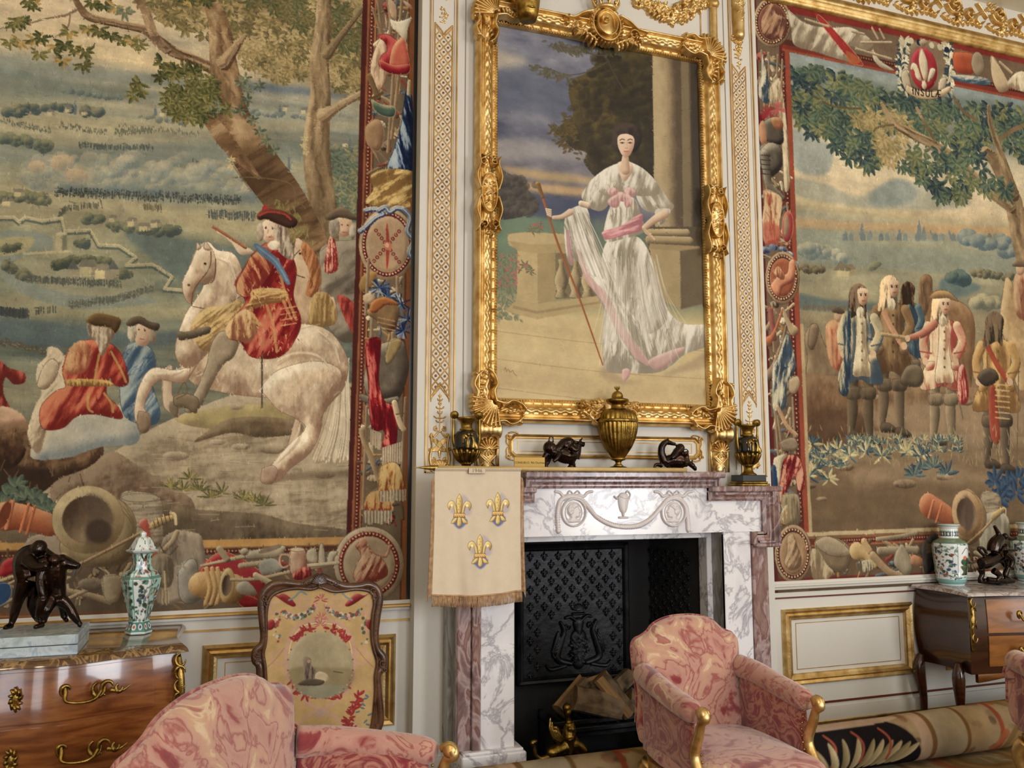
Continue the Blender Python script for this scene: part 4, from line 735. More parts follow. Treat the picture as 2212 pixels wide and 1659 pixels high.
 fl([(1990,104),(2002,130),(2004,160),(1998,176),(1990,160),(1984,130)]); fl([(1988,162),(1980,140),(1970,136),(1966,150),(1974,152),(1978,168),(1990,176)]); fl([(2004,166),(2010,148),(2020,150),(2016,166),(2004,178)]); fl([(1996,172),(2002,186),(1996,194),(1990,184)])
 F([(1958,182),(1975,192),(2000,198),(2026,196),(2050,186),(2052,196),(2032,210),(2000,215),(1972,208),(1956,196)],(200,178,142),(220,200,168),(150,126,96), r=4, line=(90,70,54))
 # lettering on the ribbon, stroke by stroke
 LT = {'I': [[(0,0),(0,1)]], 'N': [[(0,1),(0,0),(.55,1),(.55,0)]], 'S': [[(.5,.12),(.25,0),(.02,.22),(.25,.48),(.5,.75),(.25,1),(0,.86)]], 'U': [[(0,0),(0,.8),(.27,1),(.55,.8),(.55,0)]], 'L': [[(0,0),(0,1),(.45,1)]], 'Æ': [[(0,1),(.4,0),(.85,0)],[(.15,.62),(.72,.62)],[(.42,0),(.42,1),(.85,1)]]}
 x = 1972.0; y = 188.0
 for ch in 'INSULÆ':
  wv = {'I': 5, 'N': 12, 'S': 11, 'U': 12, 'L': 9, 'Æ': 10}[ch]
  for st in LT[ch]: B([(x+p[0]*13, y+1.5+p[1]*14+p[0]*1.5) for p in st],2.2,(40,30,28),1, ch in 'SU')
  x += wv; y += 1.6 if x < 2010 else .3
 F([(2062,112),(2105,118),(2112,150),(2104,160),(2066,156),(2058,134)],(168,72,44),(196,104,66),(120,44,30), r=7, line=(90,50,38)); F(cv.ell(2112,138,14,26,-.1),(150,132,108),(176,158,132),(106,90,72), r=5, line=(86,70,54)); F([(2054,162),(2100,164),(2136,172),(2132,184),(2080,178),(2060,172)],(90,110,124),(196,190,170),(50,70,92), r=5, fold=.4, fs=8, fa=1.3)
 F([(2142,120),(2166,155),(2180,190),(2160,200),(2146,180),(2140,150)],(190,166,130),(214,194,160),(130,104,78), r=7, line=(90,66,50)); S([(2160,135),(2185,158)],6,(170,146,112), cyl=1); F([(2175,180),(2200,155),(2230,165),(2230,200),(2190,192)],(196,180,150),(216,202,174),(140,120,94), r=6, fold=.4, fs=8)
 # side trophies, top to bottom
 Wd = dict(cyl=1, hi=(196,172,136), dark=(84,62,44))
 for a, b in (((1645,110),(1652,240)),((1660,115),(1664,260)),((1680,120),(1676,230)),((1690,130),(1686,240)),((1700,440),(1706,500)),((1668,660),(1672,760)),((1680,900),(1694,1010)),((1712,860),(1718,980)),((1672,860),(1682,1000))): S([a, b],5,(140,116,88), **Wd)
 F([(1645,110),(1652,140),(1664,190),(1660,222),(1642,215),(1638,190),(1644,150)],(150,150,140),(212,200,172),(40,56,72), r=6, fold=.7, fs=9, fa=.2, line=(60,60,60)); F([(1662,190),(1684,170),(1696,240),(1704,320),(1706,400),(1694,410),(1690,330),(1680,240),(1664,230)],(180,160,128),(210,192,162),(120,98,74), r=6, fold=.5, fs=9, line=(96,76,58))
 for k in range(60): a = cv.rs.uniform(0,6.28); x, y = ((1656,244),(1680,236),(1648,262))[k % 3]; B([(x, y),(x+15*math.cos(a), y+15*math.sin(a))],3,[(150,40,46),(190,90,84),(104,20,30)][k % 3],.85)
 F([(1650,262),(1664,254),(1684,256),(1692,290),(1690,310),(1672,312),(1656,300)],(84,76,66),(150,140,120),(36,30,28), r=7, line=(30,26,24)); F([(1666,256),(1684,254),(1692,268),(1688,280),(1672,276)],(150,96,64),(200,160,116),(90,50,36), r=4); F([(1640,270),(1650,262),(1656,304),(1646,310),(1640,296)],(180,130,96),(206,160,124),(124,80,58), r=4)
 F([(1640,325),(1660,308),(1684,316),(1690,345),(1684,368),(1660,382),(1646,370)],(96,88,76),(176,166,144),(44,38,34), r=10, tex=.2, line=(36,30,28)); S([(1652,335),(1656,370),(1662,400),(1690,428)],[20,18,16,12],(104,96,82), cyl=1, hi=(196,186,164), dark=(40,34,30))
 for y in (335,345,355,365,375): B([(1644, y),(1664, y+2)],1.6,(50,42,38))
 F([(1650,410),(1682,420),(1690,440),(1684,480),(1682,520),(1652,525),(1646,480),(1650,440)],(190,150,110),(214,184,144),(150,66,50), r=6, fold=.6, fs=9, line=(110,70,50)); P([(1650,480),(1684,490),(1682,526),(1652,526)],(166,64,52),.6, soft=2); F(cv.ell(1701,490,12,34,.05),(160,60,60),(200,120,100),(100,26,34), r=4, line=(200,166,120)); F(cv.ell(1698,488,6,24,.05),(150,120,96),(176,146,116),(104,78,60), r=3)
 for x, y in ((1655,540),(1670,534),(1690,540),(1705,550),(1716,570)): F(cv.ell(x, y, 10,7,.4),(110,124,146),(206,206,196),(34,48,84), r=4, tex=1)
 med(1690,600,37,57, disc=((150,80,54),(176,104,70),(112,52,36))); F([(1664,616),(1680,596),(1700,590),(1704,566),(1714,560),(1718,580),(1712,608),(1690,620),(1684,640),(1672,634)],(196,130,96),(220,166,130),(120,60,44), r=5, line=(96,46,34)); F([(1670,590),(1680,574),(1694,592),(1690,604)],(200,140,104),(220,170,134),(130,72,50), r=3, fold=.6, fs=5, line=(96,46,34))
 S([(1664,670),(1668,700),(1672,730)],12,(140,80,70), cyl=1); S([(1690,668),(1704,700),(1714,714)],[8,12,22],(170,146,112), cyl=1, hi=(214,196,160), dark=(84,62,46)); S([(1698,705),(1690,740),(1672,790),(1664,810)],[6,8,12,24],(120,96,80), cyl=1, hi=(200,160,124), dark=(50,38,40)); S([(1690,670),(1672,720),(1660,738)],[5,8,20],(166,96,66), cyl=1)
 F([(1668,790),(1680,770),(1700,720),(1716,770),(1716,800),(1700,830),(1696,880),(1670,885),(1668,830)],(160,156,140),(206,198,170),(44,62,80), r=7, fold=.8, fs=9, fa=.2, line=(60,64,66)); F([(1704,820),(1722,812),(1728,830),(1718,850),(1704,845)],(180,156,122),(206,184,150),(120,94,70), r=5, line=(80,62,48))
 F([(1684,955),(1706,945),(1720,950),(1722,970),(1700,975),(1690,970)],(140,122,98),(170,150,124),(96,80,62), r=4, line=(70,56,44)); S([(1680,880),(1700,920),(1720,940)],9,(176,140,104), cyl=1)
 F([(1676,1005),(1694,984),(1722,985),(1734,1010),(1738,1050),(1724,1060),(1716,1030),(1700,1060),(1688,1090),(1680,1060)],(150,46,46),(204,150,120),(92,20,26), r=7, fold=.6, fs=8, fa=.3, line=(80,30,30)); F([(1670,1000),(1680,985),(1700,982),(1690,1000),(1684,1040),(1676,1060)],(200,188,156),(222,212,186),(140,126,100), r=4, tex=.8); F([(1668,1010),(1676,1010),(1680,1060),(1670,1062)],(34,62,100),(70,96,126),(20,36,66), r=3)
 F([(1690,1068),(1722,1068),(1728,1100),(1724,1130),(1696,1130),(1688,1100)],(140,124,96),(170,154,122),(96,80,60), r=7, fold=.2, fs=5, line=(80,64,48)); F([(1686,1110),(1700,1090),(1708,1120),(1700,1132),(1688,1130)],(190,170,130),(214,198,160),(140,116,84), r=4, fold=.5, fs=4)
 med(1713,1196,40,63); F([(1700,1160),(1712,1152),(1722,1180),(1730,1200),(1728,1224),(1708,1232),(1694,1216),(1700,1190)],(160,128,96),(192,162,126),(100,74,54), r=5, fold=.5, fs=8, fa=.5, line=(96,72,54))
 # foot of the border: drum, horns, bags, mortar
 F([(1762,1165),(1800,1160),(1834,1180),(1836,1210),(1824,1234),(1790,1230),(1766,1205)],(128,108,82),(150,130,102),(90,74,56), r=8, line=(70,56,44)); F([(1760,1170),(1785,1158),(1815,1170),(1836,1192),(1824,1202),(1795,1200),(1770,1186)],(166,148,120),(190,172,142),(124,106,82), r=6, line=(80,64,50)); F([(1752,1190),(1768,1190),(1786,1220),(1800,1236),(1784,1252),(1756,1250)],(176,156,120),(200,180,144),(126,104,78), r=6, fold=.4, fs=9)
 S([(1850,1190),(1870,1200),(1890,1222)],[34,16,10],(180,150,100), cyl=1, hi=(212,184,134), dark=(110,84,50)); S([(1866,1170),(1878,1190)],14,(170,140,100), cyl=1); S([(1885,1200),(1920,1235),(1955,1245)],[16,14,10],(150,124,92), cyl=1, hi=(200,170,130)); F([(1850,1215),(1880,1210),(1884,1230),(1856,1234)],(150,140,116),(190,176,146),(90,78,62), r=4, fold=.8, fs=4); S([(1895,1165),(1940,1160),(1980,1152)],9,(130,118,96), **Wd); S([(1900,1190),(1980,1188)],15,(134,122,100), **Wd); F([(1935,1190),(1950,1176),(1970,1220),(1960,1245),(1940,1230),(1930,1215)],(150,138,114),(180,168,142),(104,92,74), r=6, line=(76,62,50)); S([(1975,1210),(2000,1215),(2018,1200)],[20,12,6],(160,110,80), cyl=1); F([(1990,1180),(2010,1155),(2025,1160),(2024,1220),(2000,1240),(1992,1210)],(60,54,56),(96,88,84),(30,28,34), r=7, tex=.8)
 P([(2000,1175),(2250,1160),(2250,1180),(2000,1195)],(130,112,88),.7, sm=False)
 S([(2006,1092),(2030,1104),(2056,1118)],[46,40,34],(158,86,56), cyl=1, hi=(206,146,106), dark=(92,42,28)); S([(2016,1082),(2006,1118)],6,(180,110,76), cyl=1); S([(2034,1090),(2022,1128)],5,(176,104,70), cyl=1)
 F([(2120,1066),(2150,1064),(2162,1080),(2158,1112),(2126,1110)],(140,124,102),(164,148,124),(102,88,70), r=5, fold=.3, fs=4, fa=1.5, line=(84,70,56)); F([(2120,1120),(2160,1105),(2180,1130),(2176,1200),(2140,1230),(2118,1200)],(150,142,124),(176,168,150),(110,100,84), r=8, fold=.3, fs=14)
 F([(2080,1062),(2110,1070),(2130,1110),(2124,1150),(2096,1176),(2064,1160)],(146,120,84),(176,150,110),(96,74,50), r=9, line=(84,64,46)); gun_ring(cv, 2088,1110,32,52,(166,132,92),(194,162,122),(112,82,54),((112,92,74),(140,118,94),(72,56,44)),-.15,.35); P([(2082,1075),(2096,1080),(2104,1110),(2098,1142),(2086,1146)],(82,64,54),.8, soft=2)
 S([(2085,1178),(2120,1148),(2146,1120)],5,(150,122,84), cyl=1); S([(2146,1116),(2168,1100)],[14,9],(160,136,92), cyl=1); B([(2166,1096),(2172,1100),(2172,1112)],3,(180,156,110))
 cv.hatch(22000,4,.10, vert=True)
 cv.weave(.065)
 return cv

# ================================================================ the oil painting over the fireplace: a lady on a terrace
def paint_portrait():
 cv = Cv(1.352,2.662,1.962,4.10,-0.115,0.0028); cv.mx = 1300
 P, F, S, B = cv.poly, cv.form, cv.stroke, cv.line
 cv.band([60,130,200,300,360,400,430,460,490,560,640,690,860],[(104,108,124),(112,114,128),(92,96,112),(102,104,118),(120,118,126),(140,130,124),(104,102,112),(82,84,98),(92,104,92),(108,118,94),(120,124,96),(198,178,130),(196,174,128)])
 Y, X = np.mgrid[0:cv.H, 0:cv.W]; q = nz(X*.42+30, Y*1.0+11,1); q2 = nz(X*.8+10*q, Y*2.0,2)
 sky = np.clip((420-Y)/60,0,1); cv.c += (sky*(q*.16+q2*.08))[..., None]*np.array([1.15,1.05,.85])
 cv.c = np.clip(cv.c, 0,1)
 for pts, c, a, s in [([(1070,110),(1110,118),(1140,130),(1120,145),(1080,150),(1070,160)],(196,184,160),.75,8),([(1070,160),(1150,150),(1230,190),(1240,240),(1160,250),(1070,230)],(84,90,108),.55,10),([(1070,300),(1180,310),(1270,320),(1260,350),(1150,340),(1070,345)],(172,164,154),.55,8),([(1080,360),(1180,372),(1280,385),(1270,395),(1150,385)],(190,160,110),.7,4),([(1120,395),(1200,400),(1290,412),(1280,424),(1160,415)],(206,170,118),.8,4),([(1130,425),(1290,440),(1290,470),(1150,470)],(68,74,100),.7,6),
     ([(1070,470),(1220,480),(1240,530),(1070,540)],(108,128,104),.9,5)]: P(pts, c, a, soft=s)
 F([(1070,365),(1095,372),(1120,390),(1150,420),(1165,445),(1150,462),(1070,468)],(80,74,68),(104,98,84),(58,52,52), r=14, tex=.9)
 for k in range(60): x = cv.rs.uniform(1075,1160); y = cv.rs.uniform(380,465); F(cv.ell(x, y, 10,8),(78,72,64),(96,90,76),(56,52,50), r=5, tex=.8, a=.6)
 # big dark tree
 F([(1300,92),(1345,105),(1415,130),(1415,390),(1350,390),(1300,392),(1262,352),(1268,330),(1240,322),(1215,300),(1200,282),(1222,262),(1238,245),(1228,200),(1236,172),(1262,160),(1285,140)],(62,54,36),(88,76,44),(44,38,28), r=26, tex=.8)
 TR = [((62,53,32),(80,68,38)),((50,43,28),(66,56,33)),((43,37,27),(54,47,32)),((80,67,34),(100,84,44))]
 for k in range(420):
  x = cv.rs.uniform(1225,1412); y = cv.rs.uniform(120,380)
  if (x < 1245+abs(y-210)*.25 and y > 240) or (x < 1275 and y < 172): continue
  c = TR[3] if (abs(x-1290) < 40 and abs(y-220) < 55 and cv.rs.rand() < .6) else TR[cv.rs.randint(3)] if y < 260 else TR[2]
  q = cv.rs.uniform(6,14); F(cv.ell(x, y, q, q*.8, n=8), c[0], c[1],(40,34,24), r=q*.8, tex=1.1, a=.42)
 for x0, y0, x1, y1 in ((1195,280,1250,300),(1200,300,1260,340),(1225,250,1250,290)):
  for k in range(26): t = cv.rs.rand(); cv.leaf(x0+(x1-x0)*t+cv.rs.uniform(-6,6), y0+(y1-y0)*t+cv.rs.uniform(-8,8),12,6, cv.rs.uniform(2,4),(72,60,36),(100,84,48),.8)
 S([(1295,96),(1312,130),(1330,165),(1350,200)],[6,5,4,3],(70,58,46)); S([(1305,120),(1280,118),(1240,108)],2,(84,74,62)); S([(1310,135),(1270,155),(1225,162),(1190,150),(1155,145)],2.2,(84,74,58)); S([(1225,162),(1200,158)],1.6,(84,74,58))
 for x, y, n in ((1160,145,12),(1175,152,10),(1190,155,12),(1220,168,14),(1205,160,8),(1215,100,26),(1250,105,24),(1275,102,20),(1200,95,8),(1330,110,20)):
  for k in range(n): cv.leaf(x+cv.rs.uniform(-20,20), y+cv.rs.uniform(-8,8),13,6, cv.rs.uniform(0,3),(78,74,60),(104,98,76),.75)
 # column, pilaster, pedestal
 P([(1408,110),(1414,500),(1530,500),(1530,140),(1408,110)],(86,76,58), sm=False); P([(1470,120),(1488,130),(1495,500),(1474,500)],(128,112,82),.8, sm=False, soft=2); P([(1490,130),(1530,140),(1530,510),(1498,510)],(58,50,40), sm=False, soft=2)
 F([(1409,100),(1470,108),(1476,500),(1415,500)],(150,132,98),(178,158,120),(84,70,52), r=22, L=(-1,0), sm=False, tex=.25)
 P([(1400,490),(1535,490),(1535,600),(1400,560)],(84,72,54), sm=False); P([(1515,530),(1540,530),(1540,700),(1518,660)],(74,64,48), sm=False)
 S([(1404,502),(1484,502)],14,(168,148,108), cyl=1, hi=(196,176,132), dark=(90,74,54)); S([(1402,518),(1490,520)],16,(156,136,98), cyl=1, hi=(188,168,126), dark=(84,70,50)); P([(1404,526),(1512,532),(1512,545),(1400,540)],(150,130,92), sm=False)
 P([(1404,538),(1470,542),(1470,668),(1412,640)],(160,140,100), sm=False, tex=.08); P([(1470,542),(1515,536),(1520,656),(1471,668)],(96,82,58), sm=False, soft=1, tex=.1)
 # balustrade and flowers
 for k in range(220): x = cv.rs.uniform(1072,1125); y = cv.rs.uniform(550,690); cv.leaf(x, y, 12,6, cv.rs.uniform(0,6.28),(92,100,76),(134,136,106),.7)
 P([(1096,512),(1106,504),(1160,502),(1240,510),(1240,530),(1236,548),(1160,548),(1120,540),(1100,528)],(184,164,120), line=(140,120,84)); P([(1096,520),(1150,528),(1236,526),(1236,548),(1160,548),(1118,541)],(168,148,104), sm=False); P([(1118,541),(1162,548),(1162,660),(1116,650)],(176,156,112), sm=False, tex=.08); P([(1162,548),(1200,546),(1200,648),(1162,660)],(156,136,94), sm=False, tex=.08)
 P([(1200,546),(1300,556),(1300,640),(1200,646)],(116,104,76), sm=False)
 for x in (1212,1243,1270): F([(x-7,560),(x+7,560),(x+5,575),(x+15,605),(x+9,628),(x+13,642),(x-13,642),(x-9,628),(x-15,605),(x-5,575)],(156,138,98),(188,170,128),(84,70,50), r=7, L=(-1,-.2), line=(96,80,58))
 P([(1116,648),(1162,656),(1300,638),(1300,664),(1160,690),(1090,672)],(172,152,108), sm=False, tex=.06); P([(1110,660),(1160,672),(1300,650),(1300,655),(1160,678),(1106,666)],(140,120,84),.7, sm=False)
 S([(1120,590),(1135,570),(1150,580)],2,(110,90,66)); [cv.sprig(x, y, 1,7,[((96,92,66),(130,122,90))],13,4,-1.2,5) for x, y in ((1135,575),(1145,585),(1150,498),(1165,492))]
 for k in range(28): cv.dot(cv.rs.uniform(1075,1120), cv.rs.uniform(545,620),3,(176,100,90),.8)
 for x, y in ((1152,486),(1160,484),(1135,572),(1170,490)): cv.dot(x, y, 3.2,(170,90,90),.9)
 # steps
 for k, (ya, yb) in enumerate(((695,712),(745,770),(795,835),(838,880))): P([(1070, ya-4),(1300, ya+26),(1530, ya+40),(1530, yb+42),(1300, yb+24),(1070, yb-4)],[(186,164,120),(202,182,138)][k % 2],.5, sm=False, soft=2)
 for ya in (715,775,838): B([(1070, ya),(1300, ya+28),(1530, ya+44)],1.5,(150,126,88),.6)
 P([(1310,790),(1360,822),(1440,806),(1530,760),(1530,790),(1420,815),(1350,830),(1300,815)],(150,130,100),.6, soft=5)
 cv.hatch(9000,7,.05)
 # the lady
 GD = ((196,188,168),(226,220,204),(140,130,110)); PK = ((200,160,152),(222,190,180),(164,122,116))
 F([(1312,520),(1372,510),(1400,540),(1416,590),(1430,640),(1450,680),(1480,700),(1530,705),(1530,745),(1480,765),(1450,790),(1420,805),(1370,806),(1310,800),(1302,740),(1304,680),(1296,600)], *GD, r=24, fold=.5, fs=13, fa=.15, tex=.3)
 F([(1400,560),(1425,620),(1440,690),(1400,720),(1410,650)],(150,140,124),(180,170,152),(112,102,90), r=12, fold=.3, fs=10, a=.7)
 F([(1220,470),(1244,446),(1268,450),(1280,500),(1300,560),(1320,600),(1350,660),(1400,720),(1420,760),(1400,790),(1362,768),(1320,700),(1290,640),(1262,590),(1244,560),(1232,574),(1222,540)], *GD, r=14, fold=.6, fs=8, fa=-.3, tex=.3)
 S([(1226,500),(1232,560),(1238,572)],[8,10,4],(176,124,126),.7); S([(1248,540),(1270,600),(1310,650),(1340,710),(1375,760),(1400,786)],[6,14,18,20,22,10], PK[0],.8, cyl=.5, hi=PK[1], dark=PK[2]); F([(1400,780),(1440,760),(1480,750),(1452,780),(1420,800)], *PK, r=5, a=.8)
 for k in range(150):
  t = cv.rs.rand(); x = 1310+t*110; y = 540+cv.rs.rand()*60
  B([(x, y),(x+(t-.3)*30, y+80),(x+(t-.3)*80+cv.rs.uniform(-6,6), y+cv.rs.uniform(140,200))],1.4,[(232,226,210),(160,150,130),(206,198,178)][k % 3],.4)
 for k in range(60): t = cv.rs.rand(); B([(1225+t*40,460),(1235+t*60,520),(1262+t*70,590+t*20)],1.3,[(234,228,214),(150,140,122)][k % 2],.4)
 F([(1310,470),(1330,430),(1370,428),(1386,470),(1392,500),(1350,515),(1306,520)], *GD, r=12, fold=.45, fs=8, tex=.3)
 F([(1302,500),(1340,488),(1384,462),(1388,478),(1384,498),(1350,508),(1310,518),(1304,512)],(196,134,136),(220,172,168),(158,100,104), r=5, fold=.4, fs=5, fa=1.2)
 # sleeves, shawl collar
 F([(1284,382),(1312,364),(1330,372),(1320,430),(1300,455),(1272,448),(1256,425),(1266,404)], *GD, r=12, fold=.45, fs=11, fa=.4, tex=.3)
 F([(1372,366),(1404,378),(1424,402),(1444,430),(1456,446),(1440,462),(1412,460),(1388,450),(1374,420)], *GD, r=13, fold=.45, fs=12, fa=-.5, tex=.3)
 F([(1418,452),(1448,452),(1440,474),(1425,486),(1416,470)],(170,162,144),(200,192,172),(120,112,98), r=6, fold=.4, fs=6)
 F([(1284,400),(1300,370),(1336,352),(1360,350),(1392,366),(1420,396),(1426,418),(1390,424),(1350,420),(1310,424)], *GD, r=12, fold=.35, fs=9, fa=.3, tex=.5)
 F([(1334,354),(1344,348),(1362,350),(1368,366),(1350,392),(1338,376)],(214,190,166),(230,208,186),(176,146,120), r=7)
 for s in (0,1,2): F(cv.ell(1325+s*18,415+(s % 2)*10,13,10,.4), *PK, r=5, fold=.5, fs=6)
 F([(1322,425),(1340,420),(1336,446),(1322,448),(1312,436)], *PK, r=4, fold=.4, fs=5); F([(1346,422),(1360,422),(1366,440),(1352,448)], *PK, r=4, fold=.4, fs=5)
 # arms, hands, staff
 S([(1256,440),(1270,444)],13,(206,180,152), cyl=1); S([(1196,470),(1214,468),(1232,458)],[8,10,14],(208,180,152), cyl=1, hi=(226,202,178), dark=(150,118,92)); S([(1436,462),(1412,476),(1392,492)],[18,15,11],(204,176,146), cyl=1, hi=(224,200,172), dark=(146,114,86))
 for dx, dy in ((0,0),(4,5),(7,9),(10,12)): S([(1390,492),(1396+dx, 504+dy*.5),(1406+dx*.8,506+dy)],4.5,(200,168,138), cyl=1)
 S([(1166,404),(1186,470),(1212,545),(1250,640),(1302,788)],[6,5,5,4.5,3],(150,84,46), cyl=1, hi=(196,126,74), dark=(96,50,28)); S([(1162,398),(1172,425)],[11,7],(120,86,44), cyl=1, hi=(196,160,100), dark=(70,46,24))
 for k in range(4): S([(1180+k, 452+k*4),(1190,454+k*4.5)],4.5,(206,176,148), cyl=1)
 # head
 S([(1350,366),(1351,342)],[22,15],(206,176,148), cyl=1, hi=(222,196,170), dark=(150,116,92))
 F([(1322,300),(1324,280),(1336,268),(1354,265),(1374,270),(1386,286),(1386,306),(1376,324),(1366,330),(1334,328),(1324,316)],(44,36,33),(70,57,50),(26,20,20), r=9, tex=.9)
 F([(1334,298),(1342,290),(1358,290),(1369,297),(1370,312),(1364,330),(1353,341),(1343,334),(1335,316)],(220,190,162),(232,206,180),(180,142,116), r=8)
 for x in (1344,1361): B([(x-5,303),(x, 300.5),(x+5,302)],1.8,(54,40,34),.9); B([(x-4,308.5),(x+4,308.5)],2.2,(90,66,54),.8); cv.dot(x, 308.5,1.8,(44,30,26))
 B([(1354,308),(1355,318)],1.2,(188,150,124),.7); B([(1350,320),(1356,320)],1.6,(176,130,108),.8); B([(1348,327),(1358,327)],2,(178,92,84),.9); B([(1350,330),(1356,330)],1.4,(196,120,108),.7)
 F([(1344,800),(1356,796),(1362,806),(1354,820),(1346,822)], *PK, r=3)
 B([(1088,800),(1092,794),(1094,802),(1098,798),(1102,804),(1108,800),(1110,806),(1116,812)],1,(120,90,60),.8)
 Y, X = np.mgrid[0:cv.H, 0:cv.W]
 cv.c *= (1+.05*nz(X*3.3, Y*3.1,0)+.04*nz(X*1.2, Y*1.3,2))[..., None]; cv.c = np.clip(cv.c*.96,0,1)
 return cv

# ================================================================ materials
def M(name, col=(.8,.8,.8), rough=.5, metal=0.0, spec=None, coat=0.0, attr=False, ramp=None, scale=5, detail=6, dist=0.0, stretch=(1,1,1), bump=0.0, bscale=60, rv=0.0, co='Object', sheen=0.0):
 m = bpy.data.materials.new(name); m.use_nodes = True; N = m.node_tree.nodes; L = m.node_tree.links; b = N['Principled BSDF']
 b.inputs['Base Color'].default_value = (*[((c/255)/12.92 if c/255 <= .04045 else ((c/255+.055)/1.055)**2.4) for c in col],1) if max(col) > 1 else (*col, 1)
 b.inputs['Roughness'].default_value = rough; b.inputs['Metallic'].default_value = metal
 if coat: b.inputs['Coat Weight'].default_value = coat; b.inputs['Coat Roughness'].default_value = .06
 if sheen: b.inputs['Sheen Weight'].default_value = sheen
 if spec is not None: b.inputs['Specular IOR Level'].default_value = spec
 tc = N.new('ShaderNodeTexCoord'); mp = N.new('ShaderNodeMapping'); mp.inputs['Scale'].default_value = stretch; L.new(tc.outputs[co], mp.inputs[0])
 if attr: a = N.new('ShaderNodeVertexColor'); a.layer_name = 'paint'; L.new(a.outputs[0], b.inputs['Base Color'])
 if ramp:
  n = N.new('ShaderNodeTexNoise'); n.inputs['Scale'].default_value = scale; n.inputs['Detail'].default_value = detail; n.inputs['Distortion'].default_value = dist; L.new(mp.outputs[0], n.inputs['Vector'])
  r = N.new('ShaderNodeValToRGB'); e = r.color_ramp.elements
  while len(e) < len(ramp): e.new(.5)
  for i, (p, c) in enumerate(ramp): e[i].position = p; e[i].color = (*[(v/255)**2.2 for v in c],1)
  L.new(n.outputs[0], r.inputs[0]); L.new(r.outputs[0], b.inputs['Base Color']); m['rampnode'] = r.name
 if bump:
  n2 = N.new('ShaderNodeTexNoise'); n2.inputs['Scale'].default_value = bscale; n2.inputs['Detail'].default_value = 4; L.new(mp.outputs[0], n2.inputs['Vector'])
  bp = N.new('ShaderNodeBump'); bp.inputs['Strength'].default_value = bump; bp.inputs['Distance'].default_value = .004; L.new(n2.outputs[0], bp.inputs['Height']); L.new(bp.outputs[0], b.inputs['Normal'])
  if rv:
   mr = N.new('ShaderNodeMapRange'); mr.inputs['To Min'].default_value = rough-rv; mr.inputs['To Max'].default_value = rough+rv; L.new(n2.outputs[0], mr.inputs[0]); L.new(mr.outputs[0], b.inputs['Roughness'])
 return m
m_tap = M('woven_wool', attr=True, rough=.95, spec=.15, bump=.5, bscale=260)
m_oil = M('oil_paint', attr=True, rough=.55, spec=.25, bump=.15, bscale=120)
m_emb = M('embroidery', attr=True, rough=.9, spec=.15, bump=.5, bscale=240)
m_silk = M('banner_silk', attr=True, rough=.6, spec=.3, bump=.12, bscale=160, sheen=.2)
m_porc = M('glazed_porcelain', attr=True, rough=.12, coat=.6)
m_rug = M('rug_wool', attr=True, rough=.98, spec=.05, bump=.7, bscale=220)
m_gold = M('gilding', rough=.42, metal=1.0, ramp=[(.25,(158,122,70)),(.45,(206,172,112)),(.7,(238,212,156))], scale=14, bump=.25, bscale=90, rv=.1)
m_goldflat = M('painted_gilding', rough=.45, metal=.6, ramp=[(.3,(150,112,58)),(.6,(190,152,90))], scale=9)
m_golddull = M('old_gilt_bronze', rough=.36, metal=1.0, ramp=[(.3,(84,64,28)),(.5,(134,106,52)),(.72,(178,148,80))], scale=22, bump=.3, bscale=140, rv=.1)
m_ormolu = M('ormolu', rough=.3, metal=1.0, ramp=[(.3,(98,78,38)),(.6,(172,142,80))], scale=30, bump=.3, bscale=160)
m_bronze = M('dark_bronze', rough=.22, metal=.85, ramp=[(.3,(22,14,10)),(.6,(48,32,22)),(.8,(66,42,26))], scale=16, bump=.5, bscale=50, rv=.08, coat=.3)
m_wall = M('white_paint', col=(206,202,192), rough=.55, spec=.3, bump=.06, bscale=40)
m_wallw = M('ivory_paint', col=(214,208,188), rough=.5, spec=.3)
m_ceil = M('ceiling_paint', col=(224,218,204), rough=.8)
m_floor = M('oak_floor', rough=.35, ramp=[(.3,(70,44,26)),(.6,(112,76,46))], scale=4, stretch=(1,8,1))
